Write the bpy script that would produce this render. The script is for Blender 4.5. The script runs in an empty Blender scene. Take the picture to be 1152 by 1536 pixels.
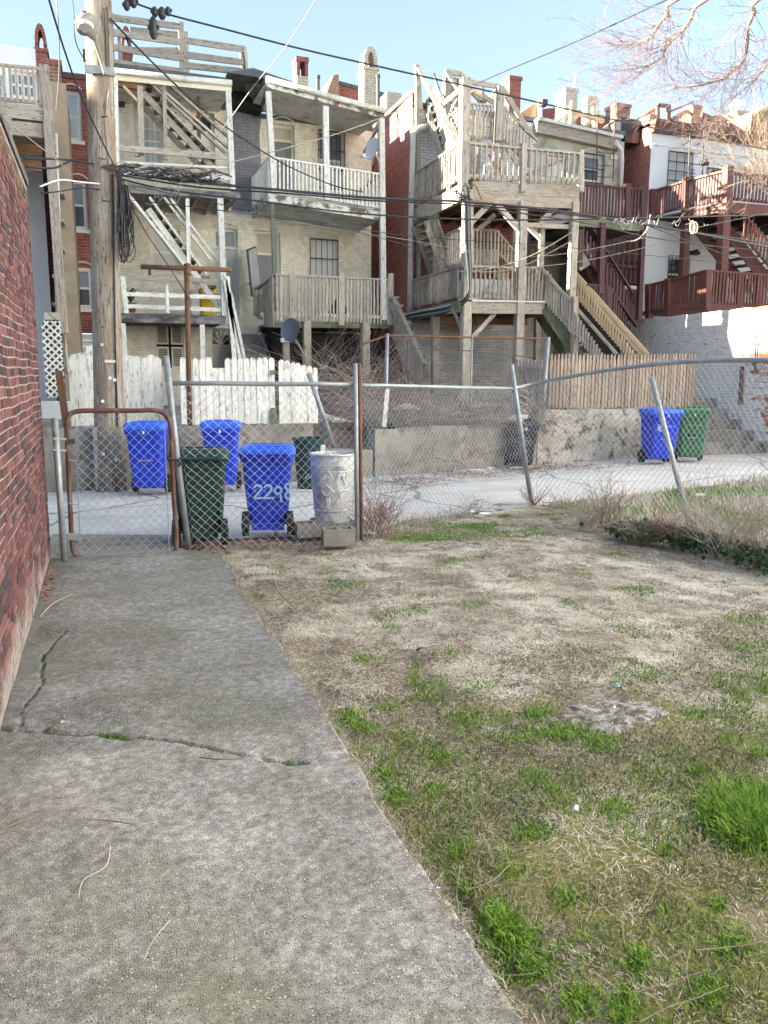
import bpy, math, random
import numpy as np
from mathutils import Vector, Matrix
random.seed(7); RNG = np.random.default_rng(7)
C = bpy.context.scene.collection
scene = bpy.context.scene

# ------------------------------------------------------------------ camera
# plan axes: +X runs along the alley to the right, +Y runs away from us across it
EYE = 1.55; FOC = 1180.0; PITCH = math.atan((768-569)/FOC); YAW = math.radians(19.5); ROLL = math.radians(0.4)
cam_d = bpy.data.cameras.new('camera'); cam = bpy.data.objects.new('camera', cam_d); C.objects.link(cam)
cam_d.sensor_fit = 'VERTICAL'; cam_d.sensor_height = 36; cam_d.lens = FOC/1536*36
cam_d.clip_start = 0.05; cam_d.clip_end = 3000
CR = Matrix.Rotation(-YAW, 3, 'Z') @ Matrix.Rotation(math.pi/2-PITCH, 3, 'X') @ Matrix.Rotation(ROLL, 3, 'Z')
cam.matrix_world = Matrix.Translation((0, 0, EYE)) @ CR.to_4x4()
scene.camera = cam

# ------------------------------------------------------------------ sky, sun, exposure
SUN_EL = math.radians(13.5)
sun_dir = Vector((-1, .12, 0)).normalized()*math.cos(SUN_EL) + Vector((0, 0, math.sin(SUN_EL)))
w = bpy.data.worlds.new('World'); scene.world = w; w.use_nodes = True
wn = w.node_tree.nodes; bg = wn['Background']
sky = wn.new('ShaderNodeTexSky'); sky.sky_type = 'NISHITA'; sky.sun_disc = False
sky.sun_elevation = SUN_EL; sky.sun_rotation = math.atan2(sun_dir.x, sun_dir.y)
sky.altitude = 50; sky.air_density = 1.0; sky.dust_density = 0.3; sky.ozone_density = 1.0
gm_ = wn.new('ShaderNodeGamma'); gm_.inputs[1].default_value = .60  # one even soft curve over the whole dome (the phone's HDR)
w.node_tree.links.new(sky.outputs[0], gm_.inputs[0]); w.node_tree.links.new(gm_.outputs[0], bg.inputs[0]); bg.inputs[1].default_value = 0.070
sl = bpy.data.lights.new('sun', 'SUN'); sl.energy = 5.0; sl.angle = math.radians(0.6); sl.color = (1, .86, .64)
so = bpy.data.objects.new('sun', sl); C.objects.link(so); so.rotation_euler = sun_dir.to_track_quat('Z', 'Y').to_euler()
scene.view_settings.view_transform = 'Standard'; scene.view_settings.look = 'None'
scene.view_settings.exposure = 3.12; scene.view_settings.gamma = 1
scene.view_settings.use_white_balance = True; scene.view_settings.white_balance_temperature = 6000; scene.view_settings.white_balance_tint = 10

# ------------------------------------------------------------------ survey helpers (photo measurements -> places in the yard)
def ray(px, py):
    d = CR @ Vector(((px-576)/FOC, (768-py)/FOC, -1)); return d
def G(px, py, z=0):
    d = ray(px, py); k = (z-EYE)/d.z; return Vector((d.x*k, d.y*k, z))
def T(px, py, t):
    d = ray(px, py); k = t/d.y; return Vector((d.x*k, t, EYE+d.z*k))
def S(px, py, s):
    d = ray(px, py); k = s/d.x; return Vector((s, d.y*k, EYE+d.z*k))

# ------------------------------------------------------------------ materials
MATS = {}
def nodes(m):
    m.use_nodes = True; nt = m.node_tree; return nt, nt.nodes, nt.links, nt.nodes['Principled BSDF']
def ramp(nt, fac, stops):
    r = nt.nodes.new('ShaderNodeValToRGB'); el = r.color_ramp.elements
    while len(el) < len(stops): el.new(0.5)
    for e, (p, c) in zip(el, stops): e.position = p; e.color = (*c, 1) if len(c) == 3 else c
    nt.links.new(fac, r.inputs[0]); return r.outputs[0]
def noise(nt, vec, scale, detail=4, rough=.6):
    n = nt.nodes.new('ShaderNodeTexNoise'); n.inputs['Scale'].default_value = scale
    n.inputs['Detail'].default_value = detail; n.inputs['Roughness'].default_value = rough
    if vec is not None: nt.links.new(vec, n.inputs['Vector'])
    return n.outputs['Fac']
def mapping(nt, src, scale=(1, 1, 1), rnd=True):
    L = nt.links
    mp = nt.nodes.new('ShaderNodeMapping'); mp.inputs['Scale'].default_value = scale; L.new(src, mp.inputs[0])
    if rnd:
        oi = nt.nodes.new('ShaderNodeObjectInfo'); cx = nt.nodes.new('ShaderNodeMath'); cx.operation = 'MULTIPLY'; cx.inputs[1].default_value = 37
        L.new(oi.outputs['Random'], cx.inputs[0]); L.new(cx.outputs[0], mp.inputs['Location'])
    return mp.outputs[0]
def mix(nt, fac, a, b, mode='MIX'):
    m = nt.nodes.new('ShaderNodeMix'); m.data_type = 'RGBA'; m.blend_type = mode
    for s, v in ((m.inputs[0], fac), (m.inputs[6], a), (m.inputs[7], b)):
        if hasattr(v, 'links'): nt.links.new(v, s)
        elif isinstance(v, (int, float)): s.default_value = v
        else: s.default_value = (*v, 1)
    return m.outputs[2]
def bump(nt, b, h, strength, dist):
    bn = nt.nodes.new('ShaderNodeBump'); bn.inputs['Strength'].default_value = strength; bn.inputs['Distance'].default_value = dist
    nt.links.new(h, bn.inputs['Height']); nt.links.new(bn.outputs[0], b.inputs['Normal'])
def objvec(nt):
    return nt.nodes.new('ShaderNodeTexCoord').outputs['Object']
def uvvec(nt):
    return nt.nodes.new('ShaderNodeTexCoord').outputs['UV']
def rnd_value(nt, col, amt=.35):
    oi = nt.nodes.new('ShaderNodeObjectInfo'); hv = nt.nodes.new('ShaderNodeHueSaturation')
    mr = nt.nodes.new('ShaderNodeMapRange'); mr.inputs[3].default_value = 1-amt; mr.inputs[4].default_value = 1+amt
    nt.links.new(oi.outputs['Random'], mr.inputs[0]); nt.links.new(mr.outputs[0], hv.inputs['Value']); nt.links.new(col, hv.inputs['Color'])
    return hv.outputs[0]

def wood(name, a, b, c=None, rough=.85, knots=.5, rnd=.18, dirt=None):
    """weathered board: grain runs along U"""
    m = bpy.data.materials.new(name); nt, N, L, B = nodes(m); MATS[name] = m
    uv = uvvec(nt); v = mapping(nt, uv, (1.6, 45, 1)); v2 = mapping(nt, uv, (1.1, 3.0, 1))
    g = noise(nt, v, 1.0, 5, .65); blot = noise(nt, v2, 1.6, 5, .7)
    col = ramp(nt, g, [(.3, a), (.7, b)])
    if c: col = mix(nt, ramp(nt, blot, [(.42, (0, 0, 0)), (.62, (1, 1, 1))]), col, c)
    if dirt:
        fine = noise(nt, mapping(nt, uv, (3, 12, 1)), 2.2, 6, .75)
        col = mix(nt, ramp(nt, fine, [(.53, (0, 0, 0)), (.66, (1, 1, 1))]), col, dirt)
    col = rnd_value(nt, col, rnd)
    L.new(col, B.inputs['Base Color']); B.inputs['Roughness'].default_value = rough
    bump(nt, B, g, .5, .004); return m
def plain(name, a, b=None, scale=3, rough=.6, metal=0, bmp=.2, bscale=None, dirt=None, dscale=2.5, dpos=(.5, .68), spec=.5, stretch=(1, 1, 1)):
    m = bpy.data.materials.new(name); nt, N, L, B = nodes(m); MATS[name] = m
    v = mapping(nt, objvec(nt), stretch); n = noise(nt, v, scale, 6, .65)
    col = ramp(nt, n, [(.3, a), (.7, b or a)])
    if dirt:
        n2 = noise(nt, v, dscale, 7, .7); col = mix(nt, ramp(nt, n2, [(dpos[0], (0, 0, 0)), (dpos[1], (1, 1, 1))]), col, dirt)
    L.new(col, B.inputs['Base Color']); B.inputs['Roughness'].default_value = rough; B.inputs['Metallic'].default_value = metal
    B.inputs['Specular IOR Level'].default_value = spec
    if bmp: bump(nt, B, noise(nt, v, bscale or scale*8, 5, .6), bmp, .01)
    return m
def bricks(name, c1, c2, mortar, patch=None, paint=None, ppos=(.5, .6), axis='XZ', stain=None, bstr=.7, msize=.012, stain2=None, wave=0):
    """brickwork in far walls (courses under 4 pixels high): relief and colour"""
    m = bpy.data.materials.new(name); nt, N, L, B = nodes(m); MATS[name] = m
    ov = objvec(nt); sep = N.new('ShaderNodeSeparateXYZ'); L.new(ov, sep.inputs[0])
    cb = N.new('ShaderNodeCombineXYZ'); L.new(sep.outputs[0 if axis == 'XZ' else 1], cb.inputs[0]); L.new(sep.outputs[2], cb.inputs[1])
    bt = N.new('ShaderNodeTexBrick'); bt.inputs['Scale'].default_value = 1
    bt.inputs['Brick Width'].default_value = .215; bt.inputs['Row Height'].default_value = .073; bt.inputs['Mortar Size'].default_value = msize
    bt.inputs['Mortar Smooth'].default_value = .3; bt.inputs['Color1'].default_value = (*c1, 1); bt.inputs['Color2'].default_value = (*c2, 1); bt.inputs['Mortar'].default_value = (*mortar, 1)
    L.new(cb.outputs[0], bt.inputs[0])
    n1 = noise(nt, ov, 1.1, 7, .7); n2 = noise(nt, ov, 6, 6, .7)
    col = bt.outputs['Color']
    var = ramp(nt, n2, [(.25, (.6, .6, .6)), (.75, (1.2, 1.2, 1.2))]); col = mix(nt, 1.0, col, var, 'MULTIPLY')
    if patch: col = mix(nt, ramp(nt, n2, [(.6, (0, 0, 0)), (.64, (1, 1, 1))]), col, patch)
    if paint: col = mix(nt, ramp(nt, n1, [(ppos[0], (0, 0, 0)), (ppos[1], (1, 1, 1))]), col, paint)
    if stain:
        sv = N.new('ShaderNodeMapping'); sv.inputs['Scale'].default_value = (3, 3, .35); L.new(ov, sv.inputs[0])
        col = mix(nt, ramp(nt, noise(nt, sv.outputs[0], 1.5, 7, .7), [(.48, (0, 0, 0)), (.75, (.75, .75, .75))]), col, stain)
    L.new(col, B.inputs['Base Color']); B.inputs['Roughness'].default_value = .85
    inv = N.new('ShaderNodeMath'); inv.operation = 'SUBTRACT'; inv.inputs[0].default_value = 1; L.new(bt.outputs['Fac'], inv.inputs[1])
    ad = N.new('ShaderNodeMath'); ad.operation = 'MULTIPLY_ADD'; L.new(n2, ad.inputs[0]); ad.inputs[1].default_value = .5; L.new(inv.outputs[0], ad.inputs[2])
    bump(nt, B, ad.outputs[0], bstr, .008); return m

wood('grey_wood', (.20, .18, .155), (.56, .52, .46), (.36, .31, .25), dirt=(.06, .055, .05))
wood('pale_wood', (.26, .24, .21), (.64, .60, .52), (.42, .37, .30), dirt=(.08, .07, .06))
wood('deck_face', (.34, .31, .27), (.66, .62, .55), (.44, .33, .22), dirt=(.12, .10, .08))
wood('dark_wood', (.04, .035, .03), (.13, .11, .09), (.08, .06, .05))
wood('mossy_wood', (.12, .13, .09), (.30, .30, .22), (.10, .12, .05))
wood('white_wood', (.68, .69, .65), (.86, .87, .83), None, dirt=(.22, .21, .18), rnd=.08)
wood('white_peel', (.74, .75, .71), (.90, .91, .88), (.74, .73, .66), dirt=(.20, .19, .16), rnd=.1)
wood('new_wood', (.60, .46, .28), (.76, .62, .42), None, rnd=.08)
wood('brown_picket', (.20, .165, .14), (.52, .47, .41), (.36, .25, .18), dirt=(.13, .10, .08), rnd=.22)
wood('red_paint', (.15, .058, .046), (.23, .088, .070), None, rough=.6, rnd=.12, dirt=(.10, .035, .03))
wood('burgundy', (.055, .022, .026), (.11, .045, .05), None, rough=.6, rnd=.15)
wood('pole_wood', (.15, .13, .105), (.50, .46, .39), (.26, .19, .13), rnd=0, dirt=(.06, .05, .04))
wood('brown_beam', (.16, .08, .04), (.30, .17, .09), None)
plain('concrete', (.19, .18, .16), (.38, .36, .32), 2.2, .9, bmp=.5, bscale=30, dirt=(.10, .10, .08), dscale=3)
plain('stone_wall', (.26, .245, .22), (.54, .51, .46), 3.2, .95, bmp=.9, bscale=9, dirt=(.09, .085, .07), dscale=5, dpos=(.52, .6))
plain('stucco_grey', (.44, .42, .35), (.58, .56, .48), 1.1, .9, bmp=.3, bscale=25, dirt=(.20, .21, .15), dscale=1.2)
plain('stucco_white', (.80, .80, .81), (.86, .86, .86), .8, .8, bmp=.15, bscale=30, dirt=(.50, .49, .47), dscale=1.2, dpos=(.6, .8))
plain('stucco_brown', (.24, .20, .15), (.38, .32, .24), 2, .9, bmp=.4, bscale=20)
plain('siding_white', (.70, .72, .74), (.80, .82, .84), 1, .5, bmp=.05)
plain('white_paint', (.68, .69, .68), (.78, .79, .77), 2, .5, bmp=.1, dirt=(.42, .41, .38), dscale=4, dpos=(.58, .75))
plain('cream_paint', (.76, .72, .60), (.84, .81, .70), 1.2, .7, bmp=.2, dirt=(.45, .41, .32), dscale=1.8, dpos=(.55, .8))
plain('soffit', (.60, .61, .57), (.72, .73, .69), 1.5, .8, bmp=.1, dirt=(.28, .27, .25))
plain('fascia_peel', (.60, .60, .58), (.74, .74, .72), 3, .8, bmp=.4, dirt=(.13, .12, .10), dscale=3.2, dpos=(.46, .55))
plain('fascia_dark', (.10, .10, .10), (.34, .34, .33), 2.5, .8, bmp=.4, dirt=(.045, .045, .05), dscale=2.6, dpos=(.45, .6), stretch=(.6, 1, 2))
plain('roof_tar', (.07, .07, .07), (.17, .17, .18), 2, .8, bmp=.4)
plain('gutter', (.62, .63, .60), (.72, .73, .68), 2, .45, bmp=.05, dirt=(.36, .35, .28), dscale=3)
plain('brown_trim', (.10, .04, .03), (.17, .075, .055), 2, .6)
plain('galv', (.22, .25, .27), (.38, .41, .43), 9, .5, metal=.35, bmp=.15, dirt=(.20, .17, .14), dscale=5, dpos=(.6, .72))
plain('galv_mesh', (.46, .47, .48), (.60, .61, .62), 5, .5, metal=.55, bmp=0)
plain('rust', (.10, .045, .035), (.17, .08, .06), 12, .75, metal=.3, bmp=.4, dirt=(.22, .19, .17), dscale=7)
plain('rust_brown', (.11, .055, .035), (.22, .12, .07), 8, .8, metal=.2, bmp=.5)
plain('can_zinc', (.52, .55, .58), (.78, .80, .82), 4, .45, metal=.35, bmp=.1, dirt=(.24, .25, .26), dscale=6)
plain('cable', (.012, .012, .016), (.03, .03, .035), 5, .5, bmp=0)
plain('cable_pale', (.30, .27, .20), (.42, .38, .28), 5, .6, bmp=0)
plain('cable_grey', (.22, .22, .23), (.30, .30, .32), 5, .5, bmp=0)
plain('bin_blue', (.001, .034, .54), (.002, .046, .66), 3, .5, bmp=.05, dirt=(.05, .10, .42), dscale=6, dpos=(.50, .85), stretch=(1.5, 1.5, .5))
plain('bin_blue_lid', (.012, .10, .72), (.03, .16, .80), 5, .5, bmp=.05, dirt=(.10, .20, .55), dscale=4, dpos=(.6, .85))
plain('bin_dark_green', (.006, .036, .034), (.010, .052, .046), 3, .5, bmp=.05, dirt=(.035, .06, .055), dscale=3, dpos=(.55, .85))
plain('bin_green', (.025, .13, .05), (.035, .17, .07), 3, .5, bmp=.05, dirt=(.06, .17, .09), dscale=3)
plain('bin_teal', (.01, .10, .085), (.015, .13, .11), 3, .5, bmp=.05)
plain('bin_black', (.012, .016, .024), (.025, .032, .042), 3, .5, bmp=.05)
plain('tyre', (.012, .012, .012), (.025, .025, .025), 5, .8, bmp=.1)
plain('glass_dark', (.02, .025, .035), (.04, .05, .065), 1.0, .12, bmp=0)
plain('glass_blue', (.10, .13, .17), (.22, .27, .33), 1.5, .15, bmp=0)
plain('glass_pale', (.38, .43, .48), (.52, .57, .61), 1.5, .2, bmp=0)
plain('blind', (.52, .53, .52), (.64, .65, .63), 2, .6, bmp=0)
plain('beige_panel', (.48, .44, .36), (.56, .52, .43), 2, .6, bmp=.05)
plain('door_grey', (.16, .17, .20), (.23, .24, .27), 2, .5, bmp=.05)
plain('door_blue', (.04, .07, .12), (.06, .10, .16), 2, .5, bmp=.05)
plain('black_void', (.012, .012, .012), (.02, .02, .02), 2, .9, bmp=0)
plain('iron', (.03, .03, .03), (.06, .06, .06), 5, .6, bmp=.1)
plain('iron_green', (.09, .12, .10), (.14, .17, .15), 5, .6, bmp=.1)
plain('dish_grey', (.45, .47, .50), (.55, .57, .60), 2, .5, bmp=0)
plain('dish_dark', (.08, .10, .13), (.13, .15, .19), 2, .5, bmp=0)
plain('yellow', (.62, .42, .02), (.70, .50, .03), 3, .5, bmp=0)
plain('terracotta', (.20, .05, .03), (.28, .08, .05), 3, .7)
plain('leaf_dark', (.02, .06, .02), (.05, .11, .035), 6, .6, bmp=.1)
plain('litter_white', (.62, .64, .66), (.75, .76, .78), 3, .6)
plain('litter_blue', (.08, .20, .50), (.10, .40, .60), 3, .5)
plain('litter_teal', (.05, .40, .38), (.10, .55, .50), 3, .5)
plain('bag_black', (.012, .012, .02), (.03, .03, .045), 3, .3, bmp=.6, bscale=9)
plain('chalk_blue', (.30, .55, .85), (.42, .68, .92), 3, .7, bmp=0)
plain('chalk_white', (.70, .74, .78), (.80, .83, .86), 3, .7, bmp=0)
plain('twig', (.20, .15, .12), (.36, .29, .24), 3, .9, bmp=0)
plain('twig_pale', (.34, .30, .25), (.52, .47, .40), 3, .9, bmp=0)
plain('twig_red', (.16, .08, .07), (.30, .17, .14), 3, .9, bmp=0)
plain('twig_pink', (.13, .095, .095), (.21, .16, .16), 3, .9, bmp=0)
plain('yard_dirt', (.18, .15, .12), (.36, .32, .27), 4, .95, bmp=.8)
plain('twig_gold', (.13, .10, .07), (.22, .17, .12), 3, .9, bmp=0)
plain('bark', (.14, .105, .085), (.28, .22, .18), 5, .9, bmp=.6, bscale=12)
plain('cinder', (.19, .18, .17), (.28, .27, .25), 8, .95, bmp=.8, bscale=60)
plain('cinder_pale', (.16, .155, .15), (.46, .455, .45), 30, .95, bmp=1, bscale=70, dirt=(.10, .085, .06), dscale=14, dpos=(.48, .56))
plain('tag_yellow', (.65, .60, .35), (.7, .7, .6), 5, .5, bmp=0)
plain('street_lamp_grey', (.20, .19, .17), (.28, .27, .24), 4, .5, bmp=.1)
bricks('cream_brick', (.93, .90, .77), (.95, .93, .81), (.86, .82, .68), patch=None, stain=(.84, .78, .62), bstr=.6)
bricks('grey_brick', (.26, .27, .31), (.31, .32, .36), (.22, .23, .27))
bricks('white_brick', (.66, .66, .64), (.74, .74, .72), (.42, .42, .42), patch=(.30, .30, .30))
bricks('red_brick', (.38, .11, .08), (.28, .075, .06), (.30, .24, .20), msize=.009)
bricks('red_brick_side', (.52, .17, .12), (.38, .11, .085), (.33, .27, .23), axis='YZ', msize=.011)
bricks('rough_brick', (.30, .13, .085), (.22, .10, .07), (.40, .33, .27), paint=(.48, .42, .34), ppos=(.52, .66))
bricks('tan_brick', (.46, .28, .16), (.38, .21, .12), (.44, .34, .24))
bricks('cream_chimney', (.66, .60, .46), (.72, .66, .52), (.5, .44, .34), patch=(.36, .18, .12))
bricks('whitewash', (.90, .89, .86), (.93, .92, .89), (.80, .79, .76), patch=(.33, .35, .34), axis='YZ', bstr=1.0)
bricks('white_block', (.56, .57, .56), (.66, .67, .66), (.40, .40, .39), stain=(.36, .35, .32))

# worn whitewash that has come off to bare orange brick at the near end of the wall
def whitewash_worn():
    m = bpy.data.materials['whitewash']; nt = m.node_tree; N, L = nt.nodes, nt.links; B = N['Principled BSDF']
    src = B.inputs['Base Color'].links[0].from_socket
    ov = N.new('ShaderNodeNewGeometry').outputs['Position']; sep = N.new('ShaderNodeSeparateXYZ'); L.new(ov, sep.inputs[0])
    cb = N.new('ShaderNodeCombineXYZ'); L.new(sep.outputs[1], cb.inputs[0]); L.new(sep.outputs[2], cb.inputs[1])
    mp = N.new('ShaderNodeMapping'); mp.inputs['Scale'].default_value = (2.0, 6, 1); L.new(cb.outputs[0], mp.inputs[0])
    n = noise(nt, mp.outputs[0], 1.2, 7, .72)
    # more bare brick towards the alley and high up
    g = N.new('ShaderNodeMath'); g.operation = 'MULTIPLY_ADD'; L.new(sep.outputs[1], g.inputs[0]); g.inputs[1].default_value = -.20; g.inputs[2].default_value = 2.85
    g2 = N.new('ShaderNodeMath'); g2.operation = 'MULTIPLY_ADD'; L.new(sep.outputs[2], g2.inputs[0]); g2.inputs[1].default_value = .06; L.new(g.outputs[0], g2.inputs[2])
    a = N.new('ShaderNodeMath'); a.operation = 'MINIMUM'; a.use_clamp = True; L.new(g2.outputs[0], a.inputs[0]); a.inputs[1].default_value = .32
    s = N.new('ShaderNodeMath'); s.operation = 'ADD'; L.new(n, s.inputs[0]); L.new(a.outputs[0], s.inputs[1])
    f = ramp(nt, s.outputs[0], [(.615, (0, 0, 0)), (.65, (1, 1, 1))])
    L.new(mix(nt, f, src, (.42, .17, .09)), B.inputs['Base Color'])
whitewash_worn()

def brick_mat():
    m = bpy.data.materials.new('old_brick'); nt, N, L, B = nodes(m); MATS['old_brick'] = m
    oi = N.new('ShaderNodeObjectInfo'); at = N.new('ShaderNodeAttribute'); at.attribute_name = 'tint'
    ad = N.new('ShaderNodeMath'); ad.operation = 'ADD'; L.new(oi.outputs['Random'], ad.inputs[0]); L.new(at.outputs['Fac'], ad.inputs[1])
    fr = N.new('ShaderNodeMath'); fr.operation = 'FRACT'; L.new(ad.outputs[0], fr.inputs[0])
    c = ramp(nt, fr.outputs[0], [(0, (.045, .035, .045)), (.16, (.055, .028, .034)), (.45, (.115, .045, .046)), (.75, (.155, .062, .060)), (1, (.20, .095, .09))])
    geo = N.new('ShaderNodeNewGeometry'); n = noise(nt, geo.outputs['Position'], 28, 6, .7)
    c = mix(nt, 1.0, c, ramp(nt, n, [(.25, (.6, .6, .6)), (.8, (1.35, 1.3, 1.3))]), 'MULTIPLY')
    pale = noise(nt, geo.outputs['Position'], 2.2, 6, .7); sep = N.new('ShaderNodeSeparateXYZ'); L.new(geo.outputs['Position'], sep.inputs[0])
    mr = N.new('ShaderNodeMapRange'); mr.inputs[1].default_value = 0; mr.inputs[2].default_value = .55; mr.inputs[3].default_value = .30; mr.inputs[4].default_value = -.10; L.new(sep.outputs[2], mr.inputs[0])
    s = N.new('ShaderNodeMath'); s.operation = 'ADD'; L.new(pale, s.inputs[0]); L.new(mr.outputs[0], s.inputs[1])
    c = mix(nt, ramp(nt, s.outputs[0], [(.60, (0, 0, 0)), (.80, (.75, .75, .75))]), c, (.36, .33, .30))
    # moss under the coping
    mr2 = N.new('ShaderNodeMapRange'); mr2.inputs[1].default_value = 2.3; mr2.inputs[2].default_value = 3.0; mr2.inputs[3].default_value = -.2; mr2.inputs[4].default_value = .14; L.new(sep.outputs[2], mr2.inputs[0])
    s2 = N.new('ShaderNodeMath'); s2.operation = 'ADD'; L.new(pale, s2.inputs[0]); L.new(mr2.outputs[0], s2.inputs[1])
    c = mix(nt, ramp(nt, s2.outputs[0], [(.55, (0, 0, 0)), (.72, (.6, .6, .6))]), c, (.17, .15, .05))
    L.new(c, B.inputs['Base Color']); B.inputs['Roughness'].default_value = .85; bump(nt, B, n, .5, .004)
    m2 = bpy.data.materials.new('mortar'); nt, N, L, B = nodes(m2); MATS['mortar'] = m2
    geo = N.new('ShaderNodeNewGeometry'); n = noise(nt, geo.outputs['Position'], 18, 6, .7); n2 = noise(nt, geo.outputs['Position'], 1.3, 5, .7)
    c = ramp(nt, n, [(.3, (.24, .20, .185)), (.7, (.40, .35, .32))]); c = mix(nt, ramp(nt, n2, [(.58, (0, 0, 0)), (.78, (.6, .6, .6))]), c, (.20, .16, .15))
    L.new(c, B.inputs['Base Color']); B.inputs['Roughness'].default_value = .95; bump(nt, B, n, .7, .006)
brick_mat()

JY = G(250, 1115).y-.06*G(250, 1115).x
def ground_mats():
    # worn concrete path: pale aggregate grains, dirt, algae
    m = bpy.data.materials.new('path_concrete'); nt, N, L, B = nodes(m); MATS['path_concrete'] = m
    p = objvec(nt); n1 = noise(nt, p, 1.15, 9, .72); n2 = noise(nt, p, 26, 9, .8); n3 = noise(nt, p, .8, 5, .6); n5 = noise(nt, p, 3.6, 8, .78); n7 = noise(nt, p, 1.3, 6, .72)
    c = ramp(nt, n2, [(.36, (.10, .10, .098)), (.5, (.205, .205, .20)), (.62, (.36, .36, .35))])
    c = mix(nt, 1.0, c, ramp(nt, n1, [(.34, (.52, .52, .50)), (.45, (.78, .78, .76)), (.52, (.98, .98, .98)), (.64, (1.28, 1.28, 1.28))]), 'MULTIPLY')
    c = mix(nt, ramp(nt, n5, [(.54, (0, 0, 0)), (.66, (.7, .7, .7))]), c, (.085, .082, .072))          # dark grimy patches
    c = mix(nt, ramp(nt, n3, [(.46, (0, 0, 0)), (.64, (.55, .55, .55))]), c, (.125, .14, .07))              # algae
    # the nearer slab was cast separately: paler and less mossy than the one beyond the joint
    sj = N.new('ShaderNodeSeparateXYZ'); L.new(p, sj.inputs[0]); ja = N.new('ShaderNodeMath'); ja.operation = 'MULTIPLY_ADD'; L.new(sj.outputs[0], ja.inputs[0]); ja.inputs[1].default_value = -.06; L.new(sj.outputs[1], ja.inputs[2])
    jm = N.new('ShaderNodeMapRange'); jm.inputs[1].default_value = JY-.04; jm.inputs[2].default_value = JY+.04; jm.inputs[3].default_value = 1; jm.inputs[4].default_value = 0; L.new(ja.outputs[0], jm.inputs[0])
    c = mix(nt, jm.outputs[0], c, mix(nt, 1.0, c, (1.45, 1.42, 1.40), 'MULTIPLY'))
    for sc, th, dd, pale in ((75, .74, (.14, .30), (.56, .55, .51)), (160, .62, (.16, .36), (.44, .43, .41)), (120, .70, (.20, .36), (.05, .05, .045)), (230, .55, (.20, .42), (.36, .35, .33))):
        vo = N.new('ShaderNodeTexVoronoi'); vo.inputs['Scale'].default_value = sc; L.new(p, vo.inputs['Vector'])
        grain = ramp(nt, vo.outputs['Distance'], [(dd[0], (1, 1, 1)), (dd[1], (0, 0, 0))]); hs = N.new('ShaderNodeSeparateColor'); L.new(vo.outputs['Color'], hs.inputs[0])
        # exposed aggregate comes and goes over the slab
        ad = N.new('ShaderNodeMath'); ad.operation = 'MULTIPLY_ADD'; L.new(n7, ad.inputs[0]); ad.inputs[1].default_value = 1.9; L.new(hs.outputs[0], ad.inputs[2])
        sel = N.new('ShaderNodeMath'); sel.operation = 'GREATER_THAN'; sel.inputs[1].default_value = th+.90; L.new(ad.outputs[0], sel.inputs[0])
        f = N.new('ShaderNodeMath'); f.operation = 'MULTIPLY'; L.new(grain, f.inputs[0]); L.new(sel.outputs[0], f.inputs[1]); c = mix(nt, f.outputs[0], c, pale)
    sx = N.new('ShaderNodeSeparateXYZ'); L.new(p, sx.inputs[0]); mr = N.new('ShaderNodeMapRange'); mr.inputs[1].default_value = -.5; mr.inputs[2].default_value = -.22; mr.inputs[3].default_value = .75; mr.inputs[4].default_value = 0; L.new(sx.outputs[0], mr.inputs[0])
    mm_ = N.new('ShaderNodeMath'); mm_.operation = 'MULTIPLY'; L.new(mr.outputs[0], mm_.inputs[0]); L.new(n5, mm_.inputs[1]); c = mix(nt, mm_.outputs[0], c, (.07, .07, .055))  # darker along the wall foot
    L.new(c, B.inputs['Base Color']); B.inputs['Roughness'].default_value = .92
    hh = N.new('ShaderNodeMath'); hh.operation = 'SUBTRACT'; L.new(n2, hh.inputs[0]); L.new(vo.outputs['Distance'], hh.inputs[1]); bump(nt, B, hh.outputs[0], .7, .004)
    # alley
    m = bpy.data.materials.new('alley_concrete'); nt, N, L, B = nodes(m); MATS['alley_concrete'] = m
    p = objvec(nt); n1 = noise(nt, p, .9, 7, .7); n2 = noise(nt, p, 14, 8, .7)
    mp = N.new('ShaderNodeMapping'); mp.inputs['Scale'].default_value = (.35, 2.2, 1); L.new(p, mp.inputs[0]); n3 = noise(nt, mp.outputs[0], 1.2, 6, .7)
    c = ramp(nt, n2, [(.3, (.47, .465, .45)), (.7, (.70, .69, .675))]); c = mix(nt, 1.0, c, ramp(nt, n1, [(.3, (.78, .78, .78)), (.7, (1.1, 1.1, 1.1))]), 'MULTIPLY')
    c = mix(nt, ramp(nt, n3, [(.52, (0, 0, 0)), (.72, (.7, .7, .7))]), c, (.36, .35, .33))
    vc = N.new('ShaderNodeTexVoronoi'); vc.feature = 'DISTANCE_TO_EDGE'; vc.inputs['Scale'].default_value = .55; wv = N.new('ShaderNodeMix'); wv.data_type = 'VECTOR'; wv.inputs[0].default_value = .12; nz = N.new('ShaderNodeTexNoise'); nz.inputs['Scale'].default_value = 3; L.new(p, nz.inputs['Vector']); L.new(p, wv.inputs[4]); L.new(nz.outputs['Color'], wv.inputs[5]); L.new(wv.outputs[1], vc.inputs['Vector'])
    c = mix(nt, ramp(nt, vc.outputs['Distance'], [(.004, (.8, .8, .8)), (.014, (0, 0, 0))]), c, (.12, .115, .10))
    L.new(c, B.inputs['Base Color']); B.inputs['Roughness'].default_value = .9; bump(nt, B, n2, .4, .006)
    # soil of the lawn
    m = bpy.data.materials.new('soil'); nt, N, L, B = nodes(m); MATS['soil'] = m
    p = objvec(nt); n1 = noise(nt, p, 2.3, 7, .7); n2 = noise(nt, p, 22, 8, .75); n3 = noise(nt, p, 1.4, 6, .65); n4 = noise(nt, p, 60, 5, .7)
    c = ramp(nt, n4, [(.32, (.07, .055, .04)), (.5, (.20, .165, .12)), (.68, (.42, .36, .27))])
    n6 = noise(nt, p, 3.4, 8, .75)
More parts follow.
